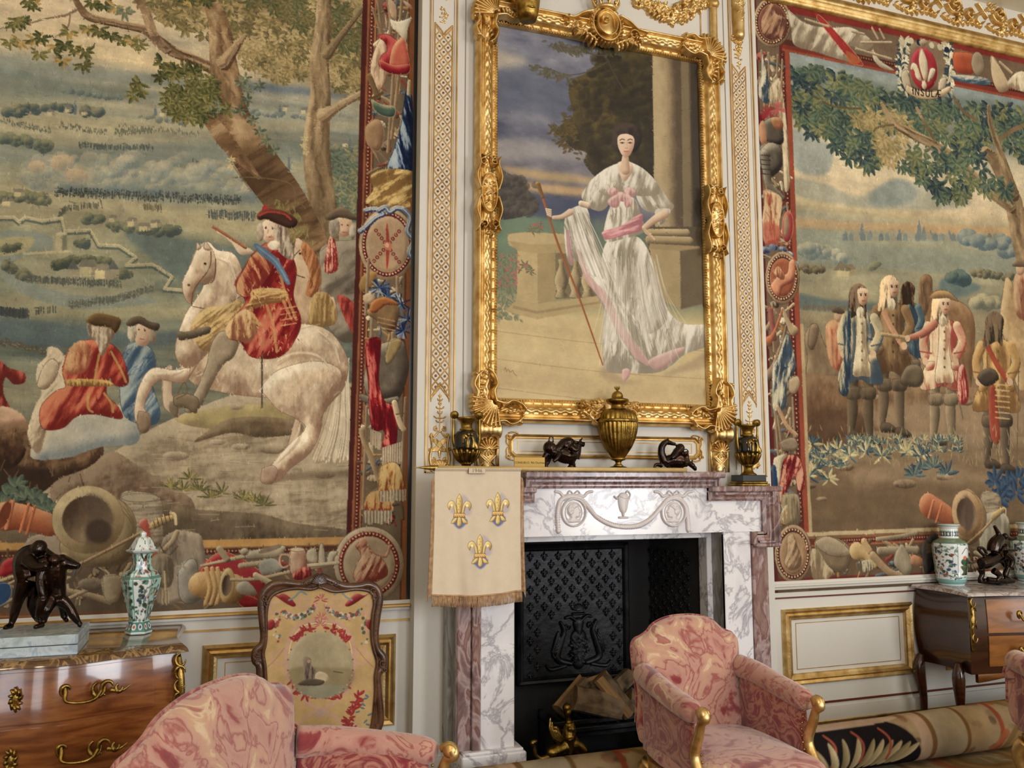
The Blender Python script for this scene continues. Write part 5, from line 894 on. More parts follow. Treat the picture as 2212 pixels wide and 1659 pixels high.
def marble(name, base, vein, dark, sc=4.0, w=.035, rough=.16, st=(1,1,1)):
 m = M(name, rough=rough, spec=.5); N = m.node_tree.nodes; L = m.node_tree.links; b = N['Principled BSDF']
 tc = N.new('ShaderNodeTexCoord'); mp = N.new('ShaderNodeMapping'); mp.inputs['Scale'].default_value = st; L.new(tc.outputs['Object'], mp.inputs[0])
 n = N.new('ShaderNodeTexNoise'); n.inputs['Scale'].default_value = sc; n.inputs['Detail'].default_value = 7; n.inputs['Roughness'].default_value = .62; n.inputs['Distortion'].default_value = .7; L.new(mp.outputs[0], n.inputs[0])
 r = N.new('ShaderNodeValToRGB'); e = r.color_ramp.elements; cc = lambda c: (*[(v/255)**2.2 for v in c],1)
 mid = tuple((a+2*v)/3 for a, v in zip(base, vein))
 for p, c in ((.36, base),(.5-w*2.2, base),(.5-w*.5, mid),(.5, vein),(.5+w*.4, dark if w > .05 else mid),(.5+w*1.8, base)):
  x = e.new(p); x.color = cc(c)
 e[0].color = cc(base); e[-1].color = cc(base)
 n2 = N.new('ShaderNodeTexNoise'); n2.inputs['Scale'].default_value = sc*.7; n2.inputs['Detail'].default_value = 3; L.new(mp.outputs[0], n2.inputs[0])
 mx = N.new('ShaderNodeMixRGB'); mx.blend_type = 'MULTIPLY'; mx.inputs[0].default_value = 1.0
 r2 = N.new('ShaderNodeValToRGB'); r2.color_ramp.elements[0].position = .35; r2.color_ramp.elements[0].color = (.8,.79,.81,1); r2.color_ramp.elements[1].position = .5; r2.color_ramp.elements[1].color = (1,1,1,1)
 L.new(n.outputs[0], r.inputs[0]); L.new(n2.outputs[0], r2.inputs[0]); L.new(r.outputs[0], mx.inputs[1]); L.new(r2.outputs[0], mx.inputs[2]); L.new(mx.outputs[0], b.inputs['Base Color'])
 return m
m_marw = marble('white_veined_marble', (226,224,226),(166,162,168),(186,182,186),4.6,.02)
m_marp = M('plum_breccia_marble', rough=.18, ramp=[(.28,(84,66,64)),(.42,(126,104,102)),(.5,(168,148,146)),(.56,(116,84,80)),(.68,(146,120,112)),(.8,(96,80,78))], scale=5, detail=9, dist=1.6, stretch=(2,2,.8))
m_marg = M('grey_marble', rough=.2, ramp=[(.3,(120,118,112)),(.5,(158,156,150)),(.58,(110,108,104)),(.7,(150,148,142))], scale=6, detail=8, dist=1.2, stretch=(2,2,.6))
m_mary = M('brocatelle_marble', rough=.1, ramp=[(.3,(66,44,26)),(.44,(104,76,46)),(.5,(160,130,86)),(.56,(78,52,34)),(.7,(112,84,52))], scale=16, detail=7, dist=1.2, coat=.4)
m_marv = M('violet_grey_marble', rough=.1, ramp=[(.3,(150,140,136)),(.47,(196,188,184)),(.52,(128,112,110)),(.6,(186,176,172)),(.75,(160,148,144))], scale=7, detail=8, dist=1.4, coat=.4)
m_marb = M('bluish_marble', rough=.2, ramp=[(.3,(140,158,158)),(.5,(186,198,204)),(.56,(150,166,178)),(.75,(196,204,212))], scale=12, detail=8, dist=1.0)
m_ven = M('kingwood_veneer', rough=.2, ramp=[(.25,(78,42,22)),(.45,(120,70,38)),(.6,(148,94,54)),(.78,(98,56,30))], scale=5, detail=9, dist=.5, stretch=(1,1,6), coat=.5)
m_ven2 = M('tulipwood_veneer', rough=.3, ramp=[(.3,(96,58,30)),(.6,(150,98,52))], scale=4, dist=.5, stretch=(1,1,5), coat=.2)
m_venshade = M('shaded_veneer', rough=.25, ramp=[(.3,(38,20,14)),(.6,(64,34,20))], scale=6, stretch=(1,1,5), coat=.4)  # shade of the commode's less lit sides put into a darker veneer colour
m_wal = M('carved_walnut', rough=.28, ramp=[(.3,(52,34,24)),(.6,(92,62,42))], scale=14, bump=.3, bscale=80, coat=.3)
m_iron = M('black_iron', rough=.42, metal=.5, ramp=[(.35,(20,21,23)),(.7,(44,45,48))], scale=10, bump=.6, bscale=40)
m_soot = M('sooty_brick', col=(26,25,25), rough=.9, bump=.4, bscale=30)
m_black = M('black_paint', col=(20,19,18), rough=.3)
m_red = M('dark_red_paint', col=(96,44,30), rough=.4)
m_log = M('split_wood', rough=.9, ramp=[(.3,(74,54,34)),(.5,(122,94,60)),(.7,(160,126,84))], scale=8, stretch=(1,1,.15), bump=.6)
m_bark = M('bark', rough=.95, ramp=[(.3,(52,42,32)),(.6,(110,92,70))], scale=18, bump=.9, bscale=40)
def fabric(name, g, sc=4.2, st=(1,1,1)):
 return M(name, rough=.88, spec=.2, sheen=.5, ramp=g, scale=sc, detail=5.5, dist=1.7, stretch=st, bump=.35, bscale=300)
G1 = [(.26,(112,46,52)),(.37,(140,66,66)),(.42,(176,128,114)),(.5,(184,140,124)),(.535,(150,84,78)),(.56,(182,138,122)),(.63,(190,150,122)),(.66,(208,182,150)),(.70,(158,96,86)),(.78,(182,138,122))]
m_fab = fabric('rose_damask', G1,5.5)
G2 = [(.3,(106,36,46)),(.42,(134,56,60)),(.47,(176,124,106)),(.52,(124,50,56)),(.6,(174,122,104)),(.68,(116,42,50)),(.78,(180,134,112))]
m_fab2 = fabric('crimson_damask', G2,6.5)
m_note = M('card', col=(196,160,84), rough=.7)
m_ink = M('ink', col=(44,30,20), rough=.8)
m_fringe = M('bullion_fringe', rough=.9, ramp=[(.3,(150,112,78)),(.7,(196,160,120))], scale=60)
m_pole = M('ash_pole', rough=.5, ramp=[(.3,(176,146,88)),(.7,(204,176,116))], scale=10)

# ================================================================ solid modelling helpers
def mesh_obj(name, V, F, mat, parent=None, smooth=True, col=None):
 me = bpy.data.meshes.new(name); me.from_pydata([tuple(v) for v in V],[],[tuple(f) for f in F]); me.update()
 if smooth:
  for p in me.polygons: p.use_smooth = True
 if col is not None:
  at = me.color_attributes.new('paint', 'BYTE_COLOR', 'POINT'); c4 = np.ones((len(V),4), np.float32); c4[:, :3] = col; at.data.foreach_set('color_srgb', c4.ravel())
 me.materials.append(mat)
 return link(bpy.data.objects.new(name, me), parent)
class MB:
 def __init__(s): s.V = []; s.F = []
 def add(s, V, F): n = len(s.V); s.V += [tuple(v) for v in V]; s.F += [tuple(i+n for i in f) for f in F]; return s
 def box(s, a, b, bev=0.0):
  (x0, y0, z0),(x1, y1, z1) = a, b
  x0, x1 = sorted((x0, x1)); y0, y1 = sorted((y0, y1)); z0, z1 = sorted((z0, z1)); e = min(bev, (x1-x0)/2.2,(y1-y0)/2.2,(z1-z0)/2.2)
  if e <= 0:
   V = [(x, y, z) for x in (x0, x1) for y in (y0, y1) for z in (z0, z1)]
   return s.add(V, [(0,1,3,2),(4,6,7,5),(0,4,5,1),(2,3,7,6),(0,2,6,4),(1,5,7,3)])
  bm = bmesh_box(x0, y0, z0, x1, y1, z1, e); return s.add(*bm)
 def lathe(s, c, prof, n=32, ax='z', cap=True):
  m = len(prof); V = []
  for r, z in prof:
   for k in range(n):
    t = 2*math.pi*k/n; p = (r*math.cos(t), r*math.sin(t), z)
    if ax == 'x': p = (z, p[0], p[1])
    if ax == 'y': p = (p[0], z, p[1])
    V.append((p[0]+c[0], p[1]+c[1], p[2]+c[2]))
  F = [(i*n+k, i*n+(k+1) % n, (i+1)*n+(k+1) % n, (i+1)*n+k) for i in range(m-1) for k in range(n)]
  if cap: F += [tuple(range(n-1,-1,-1)), tuple((m-1)*n+k for k in range(n))]
  return s.add(V, F)
 def tube(s, P, r, n=10, sm=True, flat=1.0):
  P = np.asarray(P, float); m0 = len(P)
  R = np.full(m0, float(r)) if np.isscalar(r) else np.interp(np.linspace(0,1, m0), np.linspace(0,1, len(r)), r)
  A = np.column_stack([P, R])
  if sm and m0 > 2: A = crom(A, 5, False)
  m = len(A); V = []; up = None
  for i in range(m):
   d = A[min(i+1, m-1), :3]-A[max(i-1,0), :3]; d = d/max(np.linalg.norm(d),1e-9)
   if up is None: up = np.array([0,-1,0.]) if abs(d[1]) < .9 else np.array([0,0,1.])
   u = up-d*(up@d); u = u/max(np.linalg.norm(u),1e-9); up = u; w = np.cross(d, u)
   for k in range(n): t = 2*math.pi*k/n; V.append(A[i, :3]+A[i, 3]*(u*math.cos(t)*flat+w*math.sin(t)))
  F = [(i*n+k, i*n+(k+1) % n, (i+1)*n+(k+1) % n, (i+1)*n+k) for i in range(m-1) for k in range(n)]
  F += [tuple(range(n-1,-1,-1)), tuple((m-1)*n+k for k in range(n))]
  return s.add(V, F)
 def ball(s, c, r, n=12, rot=None):
  r = (r, r, r) if np.isscalar(r) else r; V = []; m = n//2+1
  for i in range(m+1):
   f = math.pi*i/m
   for k in range(n):
    t = 2*math.pi*k/n; p = np.array([r[0]*math.sin(f)*math.cos(t), r[1]*math.sin(f)*math.sin(t), r[2]*math.cos(f)])
    if rot is not None: a = rot; p = np.array([p[0]*math.cos(a)-p[2]*math.sin(a), p[1], p[0]*math.sin(a)+p[2]*math.cos(a)])
    V.append(p+np.array(c))
  F = [(i*n+k, (i+1)*n+k, (i+1)*n+(k+1) % n, i*n+(k+1) % n) for i in range(m) for k in range(n)]
  return s.add(V, F)
 def prism(s, P, y0, y1, sm=False):
  """outline in x,z pushed from y0 to y1"""
  P = crom(P) if sm else np.asarray(P, float); n = len(P)
  a = 0.5*np.sum(P[:, 0]*np.roll(P[:, 1],-1)-np.roll(P[:, 0],-1)*P[:, 1])
  if a < 0: P = P[::-1]
  V = [(p[0], y0, p[1]) for p in P]+[(p[0], y1, p[1]) for p in P]
  return s.add(V, [tuple(range(n)), tuple(range(2*n-1, n-1,-1))]+[(i, n+i, n+(i+1) % n, (i+1) % n) for i in range(n)])
 def profile(s, path, prof, closed=True):
  """section prof (outwards, forwards) swept round a path lying in the x,z plane; path as x,y,z corners, mitred"""
  P = np.asarray(path, float); n = len(P); k = len(prof); V = []
  cen = P.mean(0)
  for i in range(n):
   a = P[i]-P[i-1] if (closed or i > 0) else P[1]-P[0]; b = P[(i+1) % n]-P[i] if (closed or i < n-1) else P[-1]-P[-2]
   a = a/np.linalg.norm(a); b = b/np.linalg.norm(b); na = np.array([a[2],0,-a[0]]); nb = np.array([b[2],0,-b[0]]); m = na+nb; m = m/max(m@na, .3)/1.0
   m = (na+nb)/max(1+na@nb, .3)
   for u, v in prof: V.append(P[i]+m*u+np.array([0,-v, 0]))
  F = []
  for i in range(n if closed else n-1):
   for j in range(k-1): F.append((i*k+j, i*k+j+1,((i+1) % n)*k+j+1,((i+1) % n)*k+j))
  return s.add(V, F)
 def build(s, name, mat, parent=None, smooth=False, auto=None):
  o = mesh_obj(name, s.V, s.F, mat, parent, smooth)
  if auto: o.modifiers.new('edges', 'EDGE_SPLIT').split_angle = math.radians(auto)
  return o
def bmesh_box(x0, y0, z0, x1, y1, z1, e):
 V = []; F = []
 c = [(x0, x1),(y0, y1),(z0, z1)]
 idx = {}
 for ix in (0,1):
  for iy in (0,1):
   for iz in (0,1):
    p = [c[0][ix], c[1][iy], c[2][iz]]; sg = [1-2*ix, 1-2*iy, 1-2*iz]
    for ax in range(3):
     q = list(p)
     for o in range(3):
      if o != ax: q[o] += sg[o]*e
     idx[(ix, iy, iz, ax)] = len(V); V.append(tuple(q))
 def f(*k): F.append(tuple(idx[i] for i in k))
 f((0,0,0,0),(0,0,1,0),(0,1,1,0),(0,1,0,0)); f((1,0,0,0),(1,1,0,0),(1,1,1,0),(1,0,1,0))
 f((0,0,0,1),(1,0,0,1),(1,0,1,1),(0,0,1,1)); f((0,1,0,1),(0,1,1,1),(1,1,1,1),(1,1,0,1))
 f((0,0,0,2),(0,1,0,2),(1,1,0,2),(1,0,0,2)); f((0,0,1,2),(1,0,1,2),(1,1,1,2),(0,1,1,2))
 for a in (0,1):
  for b in (0,1):
   f((a, b, 0,0),(a, b, 1,0),(a, b, 1,1),(a, b, 0,1)); f((a, 0, b, 0),(a, 1, b, 0),(a, 1, b, 2),(a, 0, b, 2)); f((0, a, b, 1),(1, a, b, 1),(1, a, b, 2),(0, a, b, 2))
   for d in (0,1): f((a, b, d, 0),(a, b, d, 1),(a, b, d, 2))
 return V, F
def fixn(o):
 import bmesh
 bm = bmesh.new(); bm.from_mesh(o.data); bmesh.ops.recalc_face_normals(bm, faces=bm.faces); bm.to_mesh(o.data); bm.free(); return o
def puff(name, P, c, th0, th1, mat, parent=None, n=14, e=2.2, fn=None, sm=True):
 """a stuffed cushion: outline P (u,v) around c, bulging th0 to the back and th1 to the front; fn(u,v,w)->xyz"""
 P = crom(P, 5) if sm else np.asarray(P, float); c = np.asarray(c, float); m = len(P); V = []
 rs = np.sin(np.linspace(0, math.pi/2, n+1))
 for sgn, th in ((1, th1),(-1, th0)):
  for r in rs:
   h = max(0,1-r**(e*1.4))**(1/e)
   for p in P: q = c+(p-c)*r; V.append(fn(q[0], q[1], sgn*th*h))
 F = []; s1 = (n+1)*m
 for i in range(n):
  for j in range(m): k = (j+1) % m; F.append((i*m+j, (i+1)*m+j, (i+1)*m+k, i*m+k)); F.append((s1+i*m+j, s1+i*m+k, s1+(i+1)*m+k, s1+(i+1)*m+j))
 for j in range(m): k = (j+1) % m; F.append((n*m+j, s1+n*m+j, s1+n*m+k, n*m+k))
 return fixn(mesh_obj(name, V, F, mat, parent, True))
def blob(name, mb, mat, parent=None, voxel=.006, smooth=3):
 o = mb.build(name, mat, parent, True); r = o.modifiers.new('skin', 'REMESH'); r.mode = 'VOXEL'; r.voxel_size = voxel; r.use_smooth_shade = True
 if smooth: s = o.modifiers.new('soft', 'SMOOTH'); s.factor = .5; s.iterations = smooth
 return o
def text_obj(name, txt, size, loc, mat, parent=None, depth=.0008, rot=(math.pi/2,0,0), align='CENTER'):
 cu = bpy.data.curves.new(name, 'FONT'); cu.body = txt; cu.size = size; cu.extrude = depth; cu.align_x = align; cu.align_y = 'CENTER'; cu.resolution_u = 3
 t = bpy.data.objects.new(name, cu); COL.objects.link(t)
 me = bpy.data.meshes.new_from_object(t.evaluated_get(bpy.context.evaluated_depsgraph_get())); bpy.data.objects.remove(t); me.materials.append(mat)
 o = bpy.data.objects.new(name, me); o.location = loc; o.rotation_euler = rot
 return link(o, parent)
def empty(name, loc, label, cat, group=None, rz=0.0):
 o = bpy.data.objects.new(name, None); COL.objects.link(o); o.location = loc; o.rotation_euler = (0,0, rz); o.empty_display_size = .1
 return tag(o, label, cat, group)
def st(o): o['kind'] = 'structure'; return o
def OY(x, y, Y): return on_y(x, y, Y)
def surf(name, cv, fn, mat, parent=None, wrap=False):
 """bend the picture cv into a solid shape: fn(U,V)->(...,3), U and V run 0..1"""
 Y, X = np.mgrid[0:cv.H, 0:cv.W]; V = fn(X/(cv.W-1),1-Y/(cv.H-1)).reshape(-1,3)
 i = (Y[:-1, :-1]*cv.W+X[:-1, :-1]).ravel(); F = np.stack([i, i+cv.W, i+cv.W+1, i+1],-1)
 me = np_mesh(name, V, F, cv.c.reshape(-1,3)); me.materials.append(mat); return link(bpy.data.objects.new(name, me), parent)
def relto(o, org):
 """keep world place while the parent empty stands at org"""
 o.location = (o.location[0]-org[0], o.location[1]-org[1], o.location[2]-org[2]); return o

# ================================================================ the room
def settle(e):
 for c in e.children: c.location = Vector(c.location)-Vector(e.location)
 return e
X0R, X1R, YB, ZC = ROOM
BX0, BX1, BY = 0.932,3.052,-0.10         # the chimney breast
FC = 1.985                                 # axis of the fireplace
def room():
 b = MB(); b.box((X0R, YB, -.1),(X1R, 0,0)); st(b.build('floor', m_floor))
 b = MB(); b.box((X0R-.2, YB-.2, ZC),(X1R+.2,.9, ZC+.15)); st(b.build('ceiling', m_ceil))
 b = MB(); b.box((X0R-.2,0,-.1),(BX0+.05,.5, ZC)); b.box((BX1-.05,0,-.1),(X1R+.2,.5, ZC)); st(b.build('wall_back', m_wall))
 # breast with the hearth opening
 o0, o1, oz = FC-.575, FC+.575,1.24
 for nm, p, q in (('left', (BX0, BY, 0),(o0,.5, ZC)),('right', (o1, BY, 0),(BX1,.5, ZC)),('top', (o0, BY, oz),(o1,.5, ZC))): st(MB().box(p, q).build('wall_breast_'+nm, m_wall))
 for nm, a, c in (('wall_left', (X0R-.2, YB, -.1),(X0R, 0, ZC)),('wall_right', (X1R, YB, -.1),(X1R+.2,0, ZC))): st(MB().box(a, c).build(nm, m_wallw))
 b = MB(); xs = [X0R]+[v for wx in WINX for v in (wx-.75, wx+.75)]+[X1R]
 for i in range(0,8,2): b.box((xs[i], YB-.2,-.1),(xs[i+1], YB, ZC))
 for wx in WINX: b.box((wx-.75, YB-.2,-.1),(wx+.75, YB, .6)); b.box((wx-.75, YB-.2,4.0),(wx+.75, YB, ZC))
 st(b.build('wall_front', m_wallw))
 glass = M('window_glass', col=(240,244,248), rough=.05); glass.node_tree.nodes['Principled BSDF'].inputs['Transmission Weight'].default_value = 1
 for i, wx in enumerate(WINX):
  w = empty('window_%d' % (i+1),(wx, YB, .6), 'tall sash window', 'window'); del w['category']; st(w)
  b = MB()
  for x in (-.75,-.26,.23,.69): b.box((wx+x, YB-.12,.6),(wx+x+.06, YB-.06,4.0))
  for z in (.6,1.25,1.9,2.5,3.1,3.94): b.box((wx-.75, YB-.12, z),(wx+.75, YB-.06, z+.06))
  b.build('sash', m_wallw, w); MB().box((wx-.75, YB-.1,.6),(wx+.75, YB-.094,4.0)).build('pane', glass, w); settle(w)
 # cornice over the tapestries and the gilt frieze
 n = 0
 for (xa, xb) in ((X0R, BX0),(BX1, X1R)):
  n += 1; b = MB(); pr = [(0,0),(.0,.02),(.02,.045),(.045,.03),(.05,.05),(.08,.055),(.085,.035),(.11,.03),(.125,.015),(.125,0)]
  V = []; Fc = []
  for x in (xa, xb):
   for u, v in pr: V.append((x, -v, 4.61+u))
  for j in range(len(pr)-1): Fc.append((j, j+1, len(pr)+j+1, len(pr)+j))
  b.add(V, Fc); st(b.build('trim_%d' % n, m_gold, None, True))
 b = MB(); b.box((BX1,-.16,4.985),(X1R, 0,5.04)); b.box((X0R, -.16,4.985),(BX0,0,5.04)); b.box((BX1,-.3,5.04),(X1R, 0,5.12)); b.box((X0R, -.3,5.04),(BX0,0,5.12)); b.box((BX1,-.42,5.12),(X1R, 0, ZC)); b.box((X0R, -.42,5.12),(BX0,0, ZC)); b.box((BX0-.01,-.5,5.0),(BX1+.01, BY, ZC)); st(b.build('trim_3', m_wallw))
 # wainscot rails, panels, skirting; gilded lines
 k = 4
 for (xa, xb, pan) in ((X0R, BX0,((-.04,.862),(-1.6,-.3),(-3.4,-1.8))),(BX1, X1R, ((3.165,4.14),(4.4,6.0),(6.2,7.8)))):
  b = MB(); b.box((xa, -.018,.895),(xb, 0,.945),.004); b.box((xa, -.012,.0),(xb, 0,.20)); st(b.build('trim_%d' % k, m_wall)); k += 1
  b = MB(); b.box((xa, -.034,.912),(xb, 0,.928),.004); st(b.build('trim_%d' % k, m_goldflat if xa < 0 else m_wall)); k += 1
  b = MB()
  for z, h in ((.846,.009),(.228,.012)): b.box((xa, -.006, z-h/2),(xb, 0, z+h/2))
  st(b.build('trim_%d' % k, m_goldflat if xa < 0 else m_red)); k += 1
  b = MB(); b.box((xa, -.02,.106),(xb, 0,.128),.004)
  for (pa, pb) in pan:
   b.profile([(pa, 0,.342),(pb, 0,.342),(pb, 0,.780),(pa, 0,.780)],[(0,0),(0,.012),(-.012,.026),(-.026,.018),(-.036,.026),(-.05,.014),(-.062,.012),(-.066,0)])
  st(b.build('trim_%d' % k, m_gold, None, False)); k += 1
  b = MB()
  for (pa, pb) in pan:
   for z in (.43,.695): b.box((pa+.1,-.002, z-.002),(pb-.1,0, z+.002))
   for x in (pa+.1, pb-.1): b.box((x-.002,-.002,.43),(x+.002,0,.695))
  st(b.build('trim_%d' % k, m_goldflat)); k += 1
 b = MB(); b.box((BX0, BY-.012,0),(1.09, BY, .2)); b.box((BX0, BY-.006,.222),(1.09, BY, .234)); b.box((2.9, BY-.012,0),(BX1, BY, .2)); st(b.build('baseboard_breast', m_wall))
 b = MB(); b.box((.925,-.004,.95),(.93,0,4.6)); b.box((.912,-.002,.93),(.932,0,4.6)); st(b.build('trim_%d' % k, m_black)); k += 1  # black strip standing in for the shadow between tapestry and breast
 return k
KT = room()

# ---------------------------------------------------------------- gilt relief ornament
def shell(cv, x, y, r, a0, a1, n, hgt, w=None):
 for i in range(n):
  a = a0+(a1-a0)*(i+.5)/n; w_ = w or r*abs(a1-a0)/n*.9
  cv.stroke([(x+.15*r*math.cos(a), y+.15*r*math.sin(a)),(x+.6*r*math.cos(a), y+.6*r*math.sin(a)),(x+r*math.cos(a), y+r*math.sin(a))],[w_*.4, w_*.8, w_*1.15],0, relief=hgt)
def scroll(cv, x, y, r, a0, turns, w, hgt, s=1):
 P = []
 for i in range(14): t = i/13; a = a0+s*turns*2*math.pi*t; q = r*(1-.78*t); P.append((x+q*math.cos(a), y+q*math.sin(a)))
 cv.stroke(P, [w, w*.9, w*.6],0, relief=hgt); cv.stroke([P[-2], P[-1]], w*1.3,0, relief=hgt*1.2)
def acanth(cv, P, n, ln, wd, hgt):
 P = np.asarray(P, float); Q = crom(P, 6, False); L = len(Q)
 cv.stroke(P, [wd*.7, wd*.5, wd*.3],0, relief=hgt*.8)
 for i in range(n):
  t = (i+.5)/n; p = Q[int(t*(L-1))]; d = Q[min(int(t*(L-1))+1, L-1)]-Q[max(int(t*(L-1))-1,0)]; a = math.atan2(d[1], d[0])
  for s in (-1,1): cv.leaf(p[0], p[1], ln*(1.1-.5*t), wd, a+s*.9,(0,0,0), relief=hgt)
def spray(cv, x0, y0, rx, ry, n, ln, wd, hgt):
 for i in range(n):
  a = cv.rs.uniform(0,6.28); q = math.sqrt(cv.rs.rand()); cv.leaf(x0+rx*q*math.cos(a), y0+ry*q*math.sin(a), ln*cv.rs.uniform(.7,1.2), wd, cv.rs.uniform(0,6.28),(0,0,0), relief=hgt*cv.rs.uniform(.6,1.2))

DOTS = []
def pilaster(px_l, px_r, lat, ztop, zbot, kx, top=False):
 """painted pilaster: gilt border, trellis strip, drops; px values are survey columns at the strip"""
 global KT
 x0, x1 = px_l, px_r; l0, l1 = lat; Y = BY-.001
 b = MB(); z1 = 4.95
 for x in (x0, x1-.006): b.box((x, BY-.007, zbot),(x+.007, BY, z1))
 b.box((x0, BY-.007, zbot),(x1, BY, zbot+.006)); b.box((x0, BY-.007, z1-.006),(x1, BY, z1))
 for x in (x0+.016, x1-.019): b.box((x, BY-.003, zbot+.02),(x+.003, BY, z1))
 o = st(b.build('trim_%d' % KT, m_goldflat)); KT += 1
 cv = Cv(l0-.03, l1+.03, kx[0]-.08, kx[1]+.12, BY, .0021, raw=True); xm = (l0+l1)/2; w = l1-l0
 zb, zt = kx; s = w/2
 B = lambda P, wd, h: cv.stroke(P, wd, 0, sm=False, relief=h)
 B([(l0, zb-.03),(l0, zt+.03)],.006,.005); B([(l1, zb-.03),(l1, zt+.03)],.006,.005)
 B([(l0, zb-.03),(xm-.02, zb+.025),(xm, zb+.05),(xm+.02, zb+.025),(l1, zb-.03)],.007,.005); B([(l0, zt+.03),(xm-.01, zt-.01),(xm, zt-.035),(xm+.01, zt-.01),(l1, zt+.03)],.007,.005)
 z = zb-.2; p = .0575
 lo = lambda x: zb+.05-abs(x-xm)*(.08/(w/2)); hi = lambda x: zt-.035+abs(x-xm)*(.065/(w/2))
 def clipz(xa, za, xb, zb2):
  P = [(xa+(xb-xa)*t, za+(zb2-za)*t) for t in np.linspace(0,1,13)]; P = [q for q in P if lo(q[0]) <= q[1] <= hi(q[0])]
  if len(P) > 1: B([P[0], P[-1]],.0052,.003)
 while z < zt+.1:
  clipz(l0, z, l1, z+2*p); clipz(l1, z, l0, z+2*p)
  for xx, zz in ((xm, z+p/2),(l0+w*.25, z),(l1-w*.25, z)):
   if lo(xx)+.012 < zz < hi(xx)-.012: DOTS.append((xx, zz)); cv.stroke([(xx, zz),(xx+.0005, zz)],.013,0, sm=False, relief=.0025)
  z += p
 for x in (l0, l1):
  cv.stroke([(x, zb-.03),(x, zb-.045)],[.008,.003],0, sm=False, relief=.004)
 # hanging drop above / candelabrum below
 zc = zb-.02
 o = relief_obj('trim_%d' % KT, cv, m_goldflat); st(o); KT += 1
 cv = Cv(x0+.005, x1-.005, zbot, zb+.0, BY, .0019, raw=True)
 for z, q in ((zb-.02,.006),(zb-.04,.012),(zb-.06,.007),(zb-.08,.02),(zb-.105,.012),(zb-.13,.03),(zb-.15,.02)):
  cv.stroke([(xm-q, z+.008),(xm-q*.5, z),(xm, z+.002),(xm+q*.5, z),(xm+q, z+.008)],.005,0, relief=.006)
 cv.stroke([(xm, zb+.0),(xm, zb-.2)],[.003,.007],0, sm=False, relief=.006)
 for s_ in (-1,1):
  scroll(cv, xm+s_*.02, zb-.185,.013, math.pi/2,1.1,.006,.009,-s_)
  cv.stroke([(xm+s_*.008, zb-.2),(xm+s_*.03, zb-.225),(xm+s_*.042, zb-.21),(xm+s_*.05, zb-.225)],.009,0, relief=.011)
  cv.stroke([(xm+s_*.045, zb-.225),(xm+s_*.04, zb-.275),(xm+s_*.05, zb-.33),(xm+s_*.04, zb-.4)],[.013,.01,.014,.01],0, relief=.013)
  scroll(cv, xm+s_*.05, zb-.29,.01,0,1,.006,.011, s_); scroll(cv, xm+s_*.03, zb-.345,.014, math.pi/2,1,.008,.012, s_)
 for i in range(-4,5):
  cv.stroke([(xm+i*.007-.03, zb-.235),(xm+i*.007+.03, zb-.30)],.0028,0, sm=False, relief=.005) if abs(i) < 3 else None
  cv.stroke([(xm+i*.007+.03, zb-.235),(xm+i*.007-.03, zb-.30)],.0028,0, sm=False, relief=.005) if abs(i) < 3 else None
 cv.stroke([(xm, zb-.3),(xm, zb-.33)],[.02,.008],0, relief=.01)
 shell(cv, xm, zb-.40,.052,.15, math.pi-.15,9,.016); cv.stroke([(xm-.012, zb-.402),(xm+.012, zb-.402)],.016,0, relief=.018)
 o = relief_obj('trim_%d' % KT, cv, m_gold); st(o); KT += 1
 if top:
  cv = Cv(x0+.005, x1-.005, zt+.0,4.95, BY, .002, raw=True)
  spray(cv, xm, zt+.14,.02,.05,26,.022,.01,.012); spray(cv, xm, zt+.08,.012,.06,14,.02,.008,.01); spray(cv, xm, zt+.2,.04,.03,34,.022,.012,.016)
  cv.stroke([(xm, zt+.22),(xm, zt+.5),(xm, zt+.8)],[.075,.085,.09],0, relief=.05); spray(cv, xm, zt+.42,.03,.12,60,.02,.01,.055)
  o = relief_obj('trim_%d' % KT, cv, m_gold); st(o); KT += 1
 else:
  cv = Cv(x0+.005, x1-.005, zt+.0,4.95, BY, .002, raw=True); spray(cv, xm, zt+.08,.015,.05,16,.018,.008,.008); spray(cv, xm, zt+.3,.03,.12,60,.02,.01,.03)
  o = relief_obj('trim_%d' % KT, cv, m_gold); st(o); KT += 1
pilaster(.975,1.128,(1.004,1.100),0,1.578,(1.985,3.955))
pilaster(2.852,3.022,(2.872,2.968),0,1.56,(2.012,4.045), top=True)
b = MB()
for x, z in DOTS: b.box((x-.0035, BY-.0045, z-.004),(x+.0035, BY-.001, z+.004),.001)
st(b.build('trim_%d' % KT, m_red)); KT += 1
# plain joints of the boarding
b = MB()
for x in (1.172,2.815): b.box((x, BY-.003,1.6),(x+.004, BY, 4.95))
st(b.build('trim_%d' % KT, M('grey_line', col=(130,122,110), rough=.6))); KT += 1
# gilt frieze above the right tapestry: scrolls, trophies, garlands on the white ground
cv = Cv(3.3,6.0,4.745,5.04,-.001,.0034, raw=True)
for i in range(6):
 x = 3.55+i*.42
 scroll(cv, x, 4.90,.075,3.3,1.2,.02,.035,1); scroll(cv, x+.15,4.87,.06,0,1.2,.018,.032,-1)
 acanth(cv, [(x-.12,4.80),(x, 4.775),(x+.14,4.80),(x+.24,4.785)],9,.035,.016,.03); acanth(cv, [(x+.02,4.8),(x+.05,4.88),(x+.02,4.97)],7,.045,.022,.034)
 cv.stroke([(x-.22,4.86),(x-.12,4.92)],[.012,.026],0, relief=.03); cv.stroke([(x-.2,4.95),(x-.12,4.86)],[.02,.014],0, relief=.03); spray(cv, x-.05,4.95,.05,.03,22,.022,.012,.03)
 cv.stroke([(x+.16,4.80),(x+.2,4.83),(x+.24,4.80),(x+.28,4.83)],.012,0, relief=.022)
st(relief_obj('trim_%d' % KT, cv, m_gold)); KT += 1

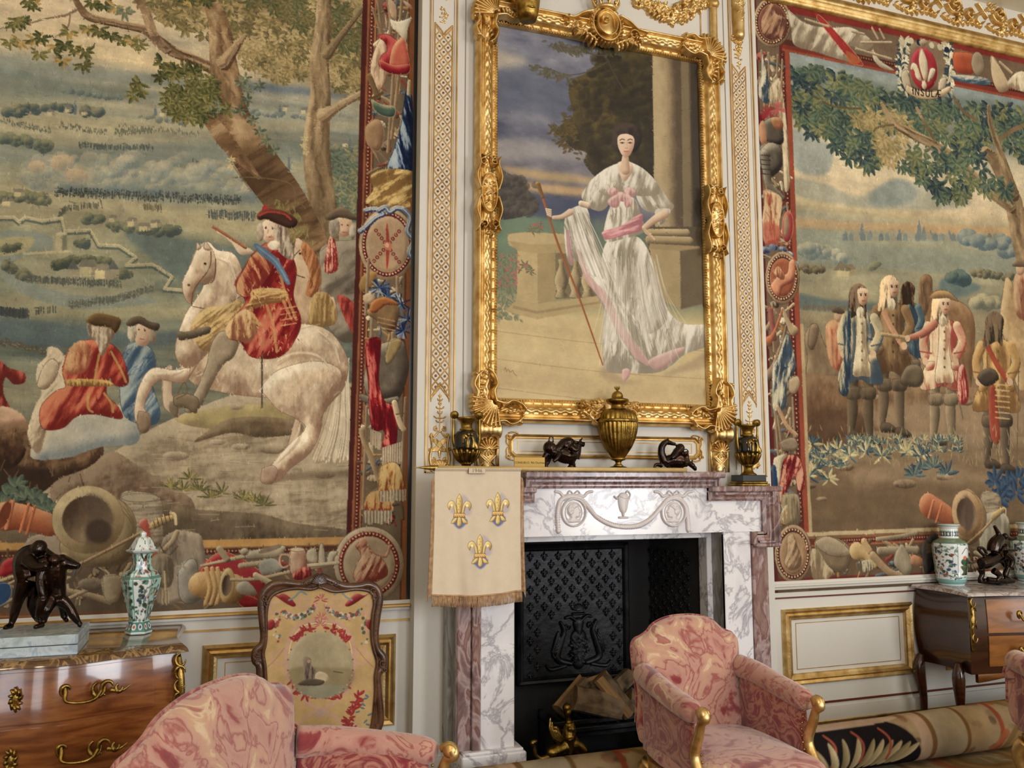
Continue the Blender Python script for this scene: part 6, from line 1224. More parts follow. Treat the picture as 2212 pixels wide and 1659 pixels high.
# ---------------------------------------------------------------- the framed painting
def painting():
 e = empty('framed_painting', (2.0,-.12,1.9), 'oil painting of a lady in a pale gown, carved gilt frame, above the fireplace', 'painting')
 canvas_obj('canvas', paint_portrait(), m_oil, e, thick=.012)
 YF = -.118
 i0 = on_y(1073,450, YF)[0]; i1 = on_y(1514.5,450, YF)[0]+.002; z0 = on_y(1076,860, YF)[2]; z1 = on_y(1073,56, YF)[2]+.004; w = .128
 cv = Cv(i0-w-.045, i1+w+.045, z0-w-.05, z1+w+.19, YF, .0026, raw=True)
 Y, X = np.mgrid[0:cv.H, 0:cv.W]; x = cv.x0+X*cv.res; z = cv.z1-Y*cv.res
 d = np.maximum.reduce([i0-x, x-i1, z0-z, z-z1]); t = d/w
 pr = np.interp(t, [-.001,0,.02,.07,.12,.15,.24,.32,.36,.5,.66,.70,.76,.84,.92,.99,1.0,1.001],[0,.004,.018,.026,.018,.014,.016,.034,.04,.052,.046,.036,.04,.06,.052,.03,.02,0])
 al = np.where((i0-x > 0) | (x-i1 > 0), z, x)
 pr = pr+np.where((t > .02) & (t < .12),.006*np.sin(al*2*math.pi/.016),0)+np.where((t > .38) & (t < .66),.0035*np.sin(al*2*math.pi/.055)*np.sin((t-.38)*26)+.0022*nz(X*2.4, Y*2.4,1)*2,0)
 # dark pierced dots of the sight edge
 pr = pr-np.where((t > .15) & (t < .21) & (np.mod(al, .055) < .014),.012,0)
 cv.h = np.where((t > 0) & (t < 1), pr, 0)
 base = relief_obj('frame_moulding', cv, m_gold, e)
 xm = (i0+i1)/2; zm = (z0+z1)/2
 def orn(name, x0_, x1_, za, zb, fn):
  c = Cv(x0_, x1_, za, zb, YF-.034,.0022, raw=True); fn(c); return relief_obj(name, c, m_gold, e)
 for cx, sx in ((i0-.02,-1),(i1+.02,1)):
  for cz, sz in ((z0-.02,-1),(z1+.02,1)):
   def f(c, cx=cx, cz=cz, sx=sx, sz=sz):
    c.stroke([(cx+sx*.055, cz+sz*.055),(cx+sx*.0551, cz+sz*.055)],.13,0, relief=.022)
    a = math.atan2(sz, sx); shell(c, cx+sx*.005, cz+sz*.005,.125, a-1.05, a+1.05,11,.048)
    for u in (0,1):
     pt = lambda p, q: (cx+sx*p, cz+sz*q) if u == 0 else (cx+sx*q, cz+sz*p)
     c.stroke([pt(.0,.0), pt(-.05,.012), pt(-.09,-.004), pt(-.14,.015), pt(-.165,.045)],[.03,.024,.02,.022,.012],0, relief=.046)
     c.stroke([pt(.02,.115), pt(-.04,.10), pt(-.08,.118), pt(-.12,.105), pt(-.15,.075)],[.02,.026,.02,.024,.012],0, relief=.044)
     for k in range(6): p = pt(-.02-.022*k, .05+.012*math.sin(k)); c.leaf(p[0], p[1],.04,.018,(math.atan2(sz, -sx) if u == 0 else math.atan2(-sz, sx))+.3*k, (0,0,0), relief=.04)
     p = pt(-.135,.11); c.stroke([p, (p[0]+.001, p[1])],.03,0, relief=.05); p = pt(-.165,.03); c.stroke([p, (p[0]+.001, p[1])],.024,0, relief=.045)
    for k in range(10): q = a-1.0+2.0*k/9; c.stroke([(cx+.128*math.cos(q), cz+.128*math.sin(q)),(cx+.129*math.cos(q), cz+.129*math.sin(q))],.02,0, relief=.034)
   orn('corner_shell', min(cx-.2, cx+.2), max(cx-.2, cx+.2), cz-.2, cz+.2, f)
 for cx in (i0-.062, i1+.062):
  def f(c, cx=cx):
   c.poly(c.ell(cx, zm+.05,.045,.11),(0,0,0)); t_ = np.linspace(0,2*math.pi, 30); c.stroke([(cx+.042*math.cos(q), zm+.05+.105*math.sin(q)) for q in t_],.014,0, relief=.046)
   c.stroke([(cx, zm-.02),(cx, zm+.12)],.07,0, relief=.034); spray(c, cx, zm+.05,.022,.07,24,.03,.012,.05)
   for s in (-1,1):
    for v in (-1,1):
     c.stroke([(cx+s*.05, zm+.05+v*.02),(cx+s*.068, zm+.05+v*.09),(cx+s*.05, zm+.05+v*.16),(cx+s*.062, zm+.05+v*.2)],[.016,.02,.018,.01],0, relief=.05); scroll(c, cx+s*.03, zm+.05+v*.17,.022, s*1.5,1,.011,.046, s*v)
   for v in (-1,1): spray(c, cx, zm+.05+v*.19,.03,.03,14,.026,.012,.044)
  orn('side_cartouche', cx-.1, cx+.1, zm-.2, zm+.3, f)
 def ft(c):
  z = z1+.075; c.stroke([(xm, z-.02),(xm, z+.05)],.12,0, relief=.05); t_ = np.linspace(0,2*math.pi, 30)
  c.stroke([(xm+.062*math.cos(q), z+.02+.075*math.sin(q)) for q in t_],.014,0, relief=.06); c.stroke([(xm+.085*math.cos(q), z+.015+.095*math.sin(q)) for q in t_],.022,0, relief=.045)
  for q in t_: c.stroke([(xm+.1*math.cos(q), z+.01+.11*math.sin(q)),(xm+.101*math.cos(q), z+.01+.11*math.sin(q))],.02,0, relief=.05)
  scroll(c, xm-.015, z+.03,.03,2,1.2,.01,.07)
  for s in (-1,1):
   acanth(c, [(xm+s*.06, z-.09),(xm+s*.13, z-.06),(xm+s*.18, z-.075)],6,.045,.02,.05); c.stroke([(xm+s*.09, z+.08),(xm+s*.15, z+.055),(xm+s*.2, z+.02),(xm+s*.26, z+.01)],[.03,.026,.02,.01],0, relief=.05)
   scroll(c, xm+s*.17, z-.02,.035,0,1.1,.014,.05, s); spray(c, xm+s*.2, z-.01,.04,.04,16,.03,.014,.04)
 orn('top_cartouche', xm-.3, xm+.3, z1-.07, z1+.24, ft)
 def fb_(c):
  z = z0-.07
  for s in (-1,1):
   acanth(c, [(xm+s*.04, z+.05),(xm+s*.1, z+.045),(xm+s*.15, z+.06)],6,.04,.02,.045); c.stroke([(xm+s*.03, z-.06),(xm+s*.09, z-.05),(xm+s*.12, z-.02),(xm+s*.16, z+.0)],[.03,.026,.02,.014],0, relief=.046); scroll(c, xm+s*.11, z-.005,.035,0,1.1,.014,.05, s); spray(c, xm+s*.13, z+.01,.05,.04,16,.03,.014,.04)
  c.stroke([(xm, z-.05),(xm, z+.04)],.09,0, relief=.05)
 orn('bottom_cartouche', xm-.22, xm+.22, z0-.16, z0+.02, fb_)
 # crown on the crest
 b = MB(); zc = z1+.19
 b.lathe((xm, -.175, zc),[(.052,-.02),(.062,-.018),(.064,.0),(.06,.004)],24)
 for k in range(8):
  a = k*math.pi/4; ca, sa = math.cos(a), math.sin(a); b.tube([(xm+.06*ca, -.175+.06*sa*.7, zc),(xm+.085*ca, -.175+.085*sa*.7, zc+.05),(xm+.06*ca, -.175+.06*sa*.7, zc+.1),(xm, -.175, zc+.125)],.007,6); b.ball((xm+.066*ca, -.175+.066*sa*.7, zc+.03),.012,8)
 b.ball((xm, -.175, zc+.14),.017,10); b.build('crown', m_gold, e, True)
 return settle(e)
painting()

# gilt mouldings on the breast round the painting: console drops, oblong panel under it, garland above
global_Y = BY
def breast_orn():
 global KT
 b = MB()
 x0, x1, z0, z1 = 1.424,2.575,1.655,1.782; c = .03
 P = [(x0+c, BY, z0),(x1-c, BY, z0),(x1, BY, z0+c),(x1, BY, z1-c),(x1-c, BY, z1),(x0+c, BY, z1),(x0, BY, z1-c),(x0, BY, z0+c)]
 b.profile(P, [(0,0),(0,.008),(-.007,.016),(-.014,.01),(-.02,.012),(-.024,0)]); st(b.build('trim_%d' % KT, m_gold)); KT += 1
 b = MB(); b.profile([(x0+.05, BY, z0+.035),(x1-.05, BY, z0+.035),(x1-.05, BY, z1-.035),(x0+.05, BY, z1-.035)],[(0,0),(0,.002),(-.004,.002),(-.004,0)]); st(b.build('trim_%d' % KT, m_goldflat)); KT += 1
 cv = Cv(x0-.03, x1+.03, z0-.02, z1+.03, BY, .002, raw=True)
 for cx, s in ((x0,-1),(x1,1)):
  for cz, v in ((z0+.012,-1),(z1-.012,1)): scroll(cv, cx+s*.004, cz, .015,0,1,.008,.014, s); cv.stroke([(cx+s*.01, cz-v*.005),(cx+s*.012, cz-v*.03),(cx+s*.004, cz-v*.045)],.008,0, relief=.012); cv.stroke([(cx-s*.0, cz+v*.016),(cx-s*.03, cz+v*.022),(cx-s*.05, cz+v*.016)],.008,0, relief=.012)
 st(relief_obj('trim_%d' % KT, cv, m_gold)); KT += 1
 # consoles either side, under the frame
 for xc in (1.30,2.69):
  b = MB()
  for x in (xc-.062, xc+.05): b.box((x, BY-.03,1.585),(x+.012, BY, 1.80))
  b.lathe((xc-.06, BY-.045,1.80),[(.0,0),(.045,.0),(.05,.01),(.035,.025),(.038,.05),(.048,.06),(.038,.07),(.035,.095),(.05,.11),(.045,.12),(0,.12)],24, 'x')
  o = st(b.build('trim_%d' % KT, m_gold, None, True)); KT += 1
  cv = Cv(xc-.07, xc+.07,1.585,1.78, BY-.01,.0019, raw=True)
  cv.stroke([(xc, 1.74),(xc, 1.60)],[.11,.085,.06],0, relief=.03); shell(cv, xc, 1.695,.055,.1, math.pi-.1,9,.046); shell(cv, xc, 1.70,.03, math.pi+.2,2*math.pi-.2,5,.04)
  for k in range(-3,4): cv.stroke([(xc+k*.014-.03,1.61),(xc+k*.014+.03,1.67)],.003,0, sm=False, relief=.036) if abs(k) < 2 else 0; cv.stroke([(xc+k*.014+.03,1.61),(xc+k*.014-.03,1.67)],.003,0, sm=False, relief=.036) if abs(k) < 2 else 0
  st(relief_obj('trim_%d' % KT, cv, m_gold)); KT += 1
 # leafy garland and moulding above the painting, right
 cv = Cv(1.95,2.86,4.1,4.95, BY, .003, raw=True)
 G = [on_y(x, y, BY) for x, y in ((1362,-30),(1380,0),(1410,15),(1440,30),(1470,30),(1495,15),(1512,-2),(1525,-30))]
 G = [(g[0], g[2]) for g in G]; Q = crom(G, 8, False)
 cv.stroke(G, .02,0, relief=.03)
 for q in Q:
  for k in range(5): cv.leaf(q[0]+cv.rs.uniform(-.035,.035), q[1]+cv.rs.uniform(-.05,.04),.035,.02, cv.rs.uniform(0,6.28),(0,0,0), relief=.035*cv.rs.uniform(.6,1.3))
 for x, y in ((1432,40),(1452,48),(1472,42),(1400,22),(1482,32)):
  p = on_y(x, y, BY); spray(cv, p[0], p[2],.02,.03,10,.03,.018,.03)
 st(relief_obj('trim_%d' % KT, cv, m_gold)); KT += 1
 b = MB(); a = on_y(1538,87, BY); t = on_y(1537,20, BY)
 b.tube([(a[0], BY-.02, a[2]-.05),(t[0], BY-.02, t[2]),(t[0]-.005, BY-.02, t[2]+.03)],.022,12); b.ball((t[0], BY-.025, t[2]+.02),.034,12); b.tube([(t[0], BY-.03, t[2]+.03),(t[0]-.05, BY-.03, t[2]+.07),(t[0]-.1, BY-.02, t[2]+.2),(t[0]-.1, BY-.02, t[2]+.5)],.02,10)
 b.tube([(t[0]-.083, BY-.004, a[2]-.02),(t[0]-.085, BY-.004, t[2]+.02),(t[0]-.12, BY-.004, t[2]+.06)],.004,6); st(b.build('trim_%d' % KT, m_gold, None, True)); KT += 1
breast_orn()
# gilt bronze mask corbel hanging at the head of the frame
b = MB(); p = on_y(1140,15,-.25); q = on_y(1140,44,-.25)
b.lathe((p[0],-.25, q[2]),[(0,0),(.045,.0),(.056,.03),(.064,.08),(.07,.14),(.072,.22),(.06,.3),(.02,.34),(0,.34)],20)
b.ball((p[0]+.0,-.30, q[2]+.12),(.014,.02,.05),10)
for s in (-1,1): b.ball((p[0]+s*.03,-.305, q[2]+.17),(.018,.012,.008),8)
b.tube([(p[0]-.02,-.3, q[2]+.05),(p[0],-.312, q[2]+.045),(p[0]+.02,-.3, q[2]+.05)],.007,6); b.tube([(p[0],-.25, q[2]+.33),(p[0],-.2, q[2]+.36),(p[0],-.13, q[2]+.34)],.012,8)
tag(b.build('picture_lamp', m_golddull, None, True), 'dark gilt lantern-like picture lamp hanging over the upper left of the portrait frame', 'lamp')

# ---------------------------------------------------------------- tapestries
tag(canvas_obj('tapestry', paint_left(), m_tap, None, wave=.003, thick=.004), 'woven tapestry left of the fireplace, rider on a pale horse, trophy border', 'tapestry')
tag(canvas_obj('tapestry', paint_right(), m_tap, None, wave=.003, thick=.004), 'woven tapestry right of the fireplace, standing officers under a tree', 'tapestry')

# ================================================================ the fireplace
def fireplace():
 e = empty('fireplace', (FC, -.2,0), 'white veined marble chimneypiece with plum marble mouldings and carved garland frieze', 'fireplace')
 YF, YW = -.30, BY
 H = lambda a, b_, z0, z1, y0=YF, y1=YW, bev=.003: [((FC+s*a, y0, z0),(FC+s*b_, y1, z1)) for s in (-1,1)]
 for s, nm in ((-1, 'jamb'),(1, 'jamb')):
  b = MB(); b.box((FC+s*.599, YF, .27),(FC+s*.772, YF+.02,1.262),.003); b.build(nm, m_marw, e)
 for s in (-1,1):       # plum strips down the outer edge of each jamb, and grey returns
  b = MB(); b.box((FC+s*.772, YF-.012,.27),(FC+s*.815, YF+.03,1.19),.004); b.box((FC+s*.815, YF+.004,.27),(FC+s*.887, YF+.04,1.19),.006); b.build('outer_strip', m_marp, e)
 for s in (-1,1): b = MB(); b.box((FC+s*.6, YF+.02,.27),(FC+s*.885, YW, 1.45)); b.box((FC+s*.885, YF+.10,.27),(FC+s*.905, YW, 1.45)); b.box((FC+s*.599, YF+.002,.27),(FC+s*.61,-.17,1.25)); b.build('return', m_marg, e)
 b = MB(); b.box((FC-.6, YF+.02,1.262),(FC+.6, YW, 1.55)); b.build('core', m_marg, e)
 b = MB()
 for s in (-1,1): b.box((FC+s*.567,-.185,.2),(FC+s*.6, YW, 1.226),.003)
 b.box((FC-.6,-.185,1.226),(FC+.6, YW, 1.262),.003); b.build('inner_slip', m_marw, e)
 # plinths
 for s in (-1,1):
  b = MB(); b.box((FC+s*.555,-.352,0),(FC+s*.875, YW, .262),.006); b.box((FC+s*.565,-.335,.262),(FC+s*.865, YW, .275),.004); b.build('plinth', m_marb if 0 else m_marw, e)
 # frieze slab and its frame of plum moulding (dropped ears at both ends)
 b = MB(); b.prism([(FC-.84,1.262),(FC+.84,1.262),(FC+.84,1.43),(FC+.50,1.43),(FC+.50,1.50),(FC-.50,1.50),(FC-.50,1.43),(FC-.84,1.43)], YF-.005, YF+.02); fz = b.build('frieze', m_marw, e)
 pr = [(-.0,.004),(0,.022),(.012,.03),(.018,.03),(.024,.022),(.034,.036),(.044,.036),(.05,.05),(.058,.052),(.058,0)]
 # outline of the white field, walked so that the profile lies outside it
 L = [(FC-.765-.0,1.19),(FC-.765,1.19)]
 path = [(FC+.795, YF, 1.262),(FC+.84, YF, 1.262),(FC+.84, YF, 1.43),(FC+.50, YF, 1.43),(FC+.50, YF, 1.50),(FC-.50, YF, 1.50),(FC-.50, YF, 1.43),(FC-.84, YF, 1.43),(FC-.84, YF, 1.262),(FC-.795, YF, 1.262)]
 path = [(x, y, z) for x, y, z in path]
 b = MB(); b.profile(path[::-1],[(-u, v) for u, v in pr], closed=False); mo = fixn(b.build('plum_moulding', m_marp, e))
 b = MB()
 for s in (-1,1):
  b.box((FC+s*.772, YF-.03,1.19),(FC+s*.905, YW, 1.262),.006); b.box((FC+s*.78, YF-.052,1.178),(FC+s*.94, YW, 1.20),.008); b.box((FC+s*.898, YF-.05,1.2),(FC+s*.94, YW, 1.49),.006); b.box((FC+s*.905, YF-.06,1.2),(FC+s*.935, YW, 1.47),.01)
  b.box((FC+s*.50, YF-.055,1.478),(FC+s*.955, YW, 1.509),.006)
  b.box((FC+s*.5, YF-.02,1.43),(FC+s*.9, YW, 1.48),.004)
 b.box((FC-.555, YF-.02,1.50),(FC+.555, YW, 1.55),.004); b.build('ear', m_marp, e)
 b = MB(); b.box((FC-.572, YF-.085,1.552),(FC+.572, YW, 1.586),.007); b.build('shelf', m_marp, e)
 # carved garland, medallions, bow knots and ewer
 cv = Cv(FC-.5, FC+.5,1.262,1.50, YF-.005,.0017); Y_ = cv.Y
 S = lambda P, w, h: cv.stroke(P, w, 0, relief=h)
 gar = [(1206,1148),(1204,1110),(1208,1085),(1220,1074),(1238,1072),(1255,1078),(1270,1095),(1290,1118),(1320,1134),(1350,1138),(1380,1134),(1405,1120),(1425,1098),(1440,1080),(1452,1074),(1468,1078),(1480,1095),(1484,1120),(1486,1146)]
 S(gar, 8.5,.012); Q = crom(gar, 8, False)
 for i, q in enumerate(Q):
  for s in (-1,1): cv.leaf(q[0], q[1],6.5,4, math.atan2(*(Q[min(i+1, len(Q)-1)]-Q[i-1])[::-1])*-1+s*.9 if i else 0,(0,0,0), relief=.014)
 for cx in (1239,1454):
  t_ = np.linspace(0,2*math.pi, 30); S([(cx+25.5*math.cos(a),1107+29*math.sin(a)) for a in t_],4.5,.014); S([(cx+18*math.cos(a),1107+22*math.sin(a)) for a in t_],2,.006)
  k = 1 if cx < 1300 else -1
  for P0, hh in (([(-9,-16),(2,-19),(9,-14),(10,-8),(14,-1),(11,1),(12,4),(10,9),(4,10),(4,14),(13,19),(-12,20),(-5,12),(-9,4),(-12,-6)],.008),([(-9,-17),(2,-20),(8,-14),(0,-8),(-2,2),(-8,5),(-13,-4)],.012)):
   m, w = cv.mask([(cx+k*x, 1107+y) for x, y in P0]); c0, c1, r0, r1 = w; cv.h[r0:r1, c0:c1] = np.maximum(cv.h[r0:r1, c0:c1], hh*np.sqrt(blur(m, 1))*(1+(.3*nz(np.mgrid[r0:r1, c0:c1][0]*6, np.mgrid[r0:r1, c0:c1][1]*6,0) if hh > .01 else 0)))
  for s in (-1,1): S([(cx, 1068),(cx+s*8,1061),(cx+s*13,1066),(cx+s*5,1070)],3,.01); S([(cx+s*12,1068),(cx+s*22,1072),(cx+s*30,1064),(cx+s*40,1062)],[5,6,6,5],.008)
 S([(1346,1077),(1346,1090),(1346,1100),(1346,1106)],[25,22,16,6],.014); S([(1333,1076),(1338,1072),(1346,1076),(1358,1075)],3,.016); S([(1346,1103),(1346,1115)],[10,4],.012); S([(1337,1118),(1355,1118)],4,.012); S([(1357,1080),(1361,1068),(1355,1061),(1351,1066)],3,.01); S([(1332,1077),(1327,1073)],4,.012)
 relief_obj('carved_garland', cv, M('carved_marble', col=(206,198,196), rough=.3), e)
 settle(e)
 # hearth
 e = empty('hearth', (FC, .2,0), 'black cast iron fire recess with a relief fireback', 'hearth')
 o0, o1 = FC-.575, FC+.575; b0, b1 = 1.50,2.472; yb = .32
 b = MB(); V = [(o0,-.1,0),(b0, yb, 0),(b0, yb, 1.24),(o0,-.1,1.24),(b1, yb, 0),(b1, yb, 1.24),(o1,-.1,0),(o1,-.1,1.24)]
 b.add(V, [(0,1,2,3),(1,4,5,2),(4,6,7,5),(3,2,5,7),(0,6,4,1)]); b.build('recess', m_soot, e)
 b = MB(); b.box((1.61, yb-.03,.40),(2.31, yb, 1.175),.004); b.profile([(1.61, yb-.03,.40),(2.31, yb-.03,.40),(2.31, yb-.03,1.175),(1.61, yb-.03,1.175)],[(0,0),(0,.012),(-.01,.02),(-.022,.012),(-.03,.016),(-.04,0)]); fb = b.build('fireback', m_iron, e)
 def lis(c, x, z, s, h):
  c.stroke([(x, z-s*.35),(x, z),(x, z+s*.2),(x, z+s*.62)],[s*.16, s*.2, s*.42, s*.04],0, relief=h)
  for k in (-1,1): c.stroke([(x+k*s*.08, z-s*.12),(x+k*s*.14, z+s*.1),(x+k*s*.32, z+s*.22),(x+k*s*.42, z+s*.02)],[s*.12, s*.2, s*.2, s*.1],0, relief=h*.9); c.stroke([(x+k*s*.04, z-s*.22),(x+k*s*.2, z-s*.42)],[s*.16, s*.06],0, relief=h*.8)
  c.stroke([(x-s*.24, z-s*.16),(x+s*.24, z-s*.16)], s*.13,0, relief=h*1.1); c.stroke([(x, z-s*.2),(x, z-s*.58)],[s*.2, s*.05],0, relief=h*.8)
 cv = Cv(1.655,2.265,.44,1.135, yb-.031,.0026, raw=True); r = 0; z = 1.105
 while z > .44:
  x = 1.69+(.043 if r % 2 else 0)
  while x < 2.25:
   if not (abs(x-1.985) < .21-.0*(z < .5) and z < .80-abs(x-1.985)*.15): lis(cv, x, z, .043,.011)
   x += .086
  z -= .047; r += 1
 S = lambda P, w, h: cv.stroke(P, w, 0, relief=h); cx = 1.985
 S([(cx, .50),(cx, .64)],[.07,.12,.1],.02); spray(cv, cx, .57,.05,.07,60,.03,.014,.024); S([(cx, .66),(cx, .72)],[.04,.07],.02); shell(cv, cx, .79,.035,.2,2.9,7,.018); S([(cx-.035,.775),(cx+.035,.775)],.014,.016)
 for s in (-1,1):
  S([(cx+s*.05,.5),(cx+s*.13,.53),(cx+s*.11,.62),(cx+s*.09,.68),(cx+s*.11,.73)],[.03,.04,.04,.03,.02],.02)
  for j in range(7): cv.leaf(cx+s*(.1+.004*j),.60+j*.014,.07+.008*j, .018,1.57-s*(.95-.1*j),(0,0,0), relief=.018)
  S([(cx+s*.12,.52),(cx+s*.16,.55),(cx+s*.15,.6)],.012,.014); S([(cx+s*.08,.49),(cx+s*.17,.475),(cx+s*.2,.5)],[.02,.024,.012],.016); S([(cx+s*.01,.73),(cx+s*.05,.76),(cx+s*.08,.755)],[.018,.02,.016],.016); scroll(cv, cx+s*.07,.705,.022,0,1,.008,.014, s)
 relief_obj('fireback_relief', cv, m_iron, e)
 # side plate on the right cheek
 cv = Cv(0,.40,.2,1.16,0,.004, raw=True); r = 0; z = 1.12
 while z > .25:
  x = .03+(.035 if r % 2 else 0)
  while x < .38: lis(cv, x, z, .034,.008); x += .07
  z -= .042; r += 1
 so = relief_obj('side_plate', cv, m_iron, e); a = np.array([o1,-.08]); c2 = np.array([b1, yb]); d = c2-a; so.rotation_euler = (0,0, math.atan2(-d[1],-d[0])); so.location = (b1-.012, yb, 0)
 return settle(e)
fireplace()

def log(P0, P1, r, lab, seed, split=True):
 P0 = np.array(P0, float); P1 = np.array(P1, float); d = P1-P0; L = np.linalg.norm(d); rs = np.random.RandomState(seed)
 n = 9; V = []; m = 12
 ang = np.sort(rs.uniform(-.14,.14, m)+np.arange(m)*2*math.pi/m); rad = np.where((np.arange(m) > 6), r*rs.uniform(.55,.7, m), r*rs.uniform(.92,1.08, m))
 for i in range(n):
  for k in range(m): q = rad[k]*(1+.05*rs.rand()); V.append((q*math.cos(ang[k]), q*math.sin(ang[k]), L*i/(n-1)+(.01*rs.rand() if i in (0, n-1) else 0)))
 F = [(i*m+k, i*m+(k+1) % m, (i+1)*m+(k+1) % m, (i+1)*m+k) for i in range(n-1) for k in range(m)]+[tuple(range(m-1,-1,-1)), tuple((n-1)*m+k for k in range(m))]
 o = mesh_obj('firewood_log', V, F, m_bark, None, False); o.data.materials.append(m_log)
 for p in o.data.polygons:
  if len(p.vertices) > 4 or (p.vertices[0] % m) > 6: p.material_index = 1
 o.location = P0; o.rotation_euler = Vector(d).to_track_quat('Z', 'Y').to_euler(); o.rotation_euler.rotate_axis('Z', seed*1.3)
 return tag(o, lab, 'log', 'firewood in the grate')
def PX(x, y, Y): return tuple(on_y(x, y, Y))
log(PX(1235,1508,.02), PX(1335,1530,.0),.066, 'split log lying flat along the front of the grate, pale torn end to the right', 1)
log(PX(1203,1535,.08), PX(1258,1470,.12),.062, 'bark covered log leaning at the left end of the pile', 2)
log(PX(1258,1500,.13), PX(1305,1486,.12),.05, 'dark log end wedged in the middle of the pile', 3)
log(PX(1292,1462,.03), PX(1358,1542,-.02),.055, 'long split log leaning steeply across the pile from the top', 4)
log(PX(1330,1490,.16), PX(1360,1462,.19),.055, 'pale split log behind the steep one', 5)
log(PX(1352,1505,.08), PX(1400,1532,.06),.055, 'split log with a pale cut face at the right end of the grate', 6)
log(PX(1268,1478,.19), PX(1310,1462,.2),.04, 'short log on top at the back of the pile', 7)
b = MB(); z = PX(1300,1548,.0)[2]
for dz, y in ((0,-.02),(-.035,-.035),(-.065,-.02)): b.box((1.70, y, z+dz-.025),(2.42, y+.03, z+dz),.004)
for i in range(12): b.box((1.72+i*.06,-.0, z-.05),(1.735+i*.06,.26, z-.035))
for x in (1.72,2.39):
 b.box((x, -.01,0),(x+.03,.02, z)); b.box((x, .22,0),(x+.03,.25, z))
tag(b.build('fire_grate', m_iron), 'black iron fire grate holding the firewood', 'grate')

# gilt sphinx firedog
def firedog():
 e = empty('andiron', (1.69,-.2,0), 'gilt bronze winged sphinx firedog in front of the grate', 'andiron')
 Y = -.2; q = lambda x, y, dy=0: (lambda p: (p[0], p[1]+dy, p[2]))(on_y(x, y, Y))
 b = MB()
 b.tube([q(1262,1625), q(1240,1610), q(1215,1615), q(1190,1632)],[.028,.034,.036,.03],12); b.ball(q(1198,1625),(.05,.035,.035)); b.tube([q(1228,1600), q(1230,1580), q(1229,1560)],[.036,.034,.026],12)
 b.tube([q(1229,1560), q(1226,1545)],[.014,.014],8); b.ball(q(1226,1538),(.02,.022,.024)); b.ball(q(1224,1528),(.022,.022,.02)); b.tube([q(1224,1528), q(1223,1518)],[.018,.004],8)
 for dy, dx in ((-.03,0),(.02,4)): b.tube([q(1226+dx, 1590, dy), q(1229+dx, 1610, dy), q(1227+dx, 1632, dy)],[.02,.013,.011],8); b.ball(q(1224+dx, 1634, dy),(.02,.015,.009))
 b.tube([q(1240,1595,.01), q(1250,1612,.01), q(1256,1630,.01)],[.02,.016,.012],8); b.ball(q(1258,1632,.01),(.018,.014,.009))
 b.ball(q(1232,1572,-.028),.011); b.ball(q(1226,1571,-.028),.011)
 blob('body', b, m_golddull, e, .0045,2)
 for dx, dy in ((0,-.03),(10,.03)):
  b = MB()
  for k in range(4): b.tube([q(1210+dx, 1600-k, dy), q(1192+dx+k*3,1590-k*3, dy), q(1184+dx+k*3.5,1570+k*2, dy), q(1184+dx+k*4,1554+k*9, dy)],[.01,.011,.01,.003],8, flat=.5)
  b.build('wing', m_golddull, e, True)
 b = MB(); b.tube([q(1190,1632), q(1170,1640), q(1158,1632), q(1154,1615), q(1150,1604), q(1158,1602)],[.022,.016,.012,.01,.014,.01],10); b.ball(q(1154,1602),(.018,.014,.012)); b.build('tail', m_golddull, e, True)
 b = MB(); b.box((1.55,-.25,0),(1.83,-.15,.03),.008); b.box((1.56,-.24,.03),(1.82,-.16, q(1227,1636)[2]),.006); b.build('base', m_golddull, e); return settle(e)
firedog()

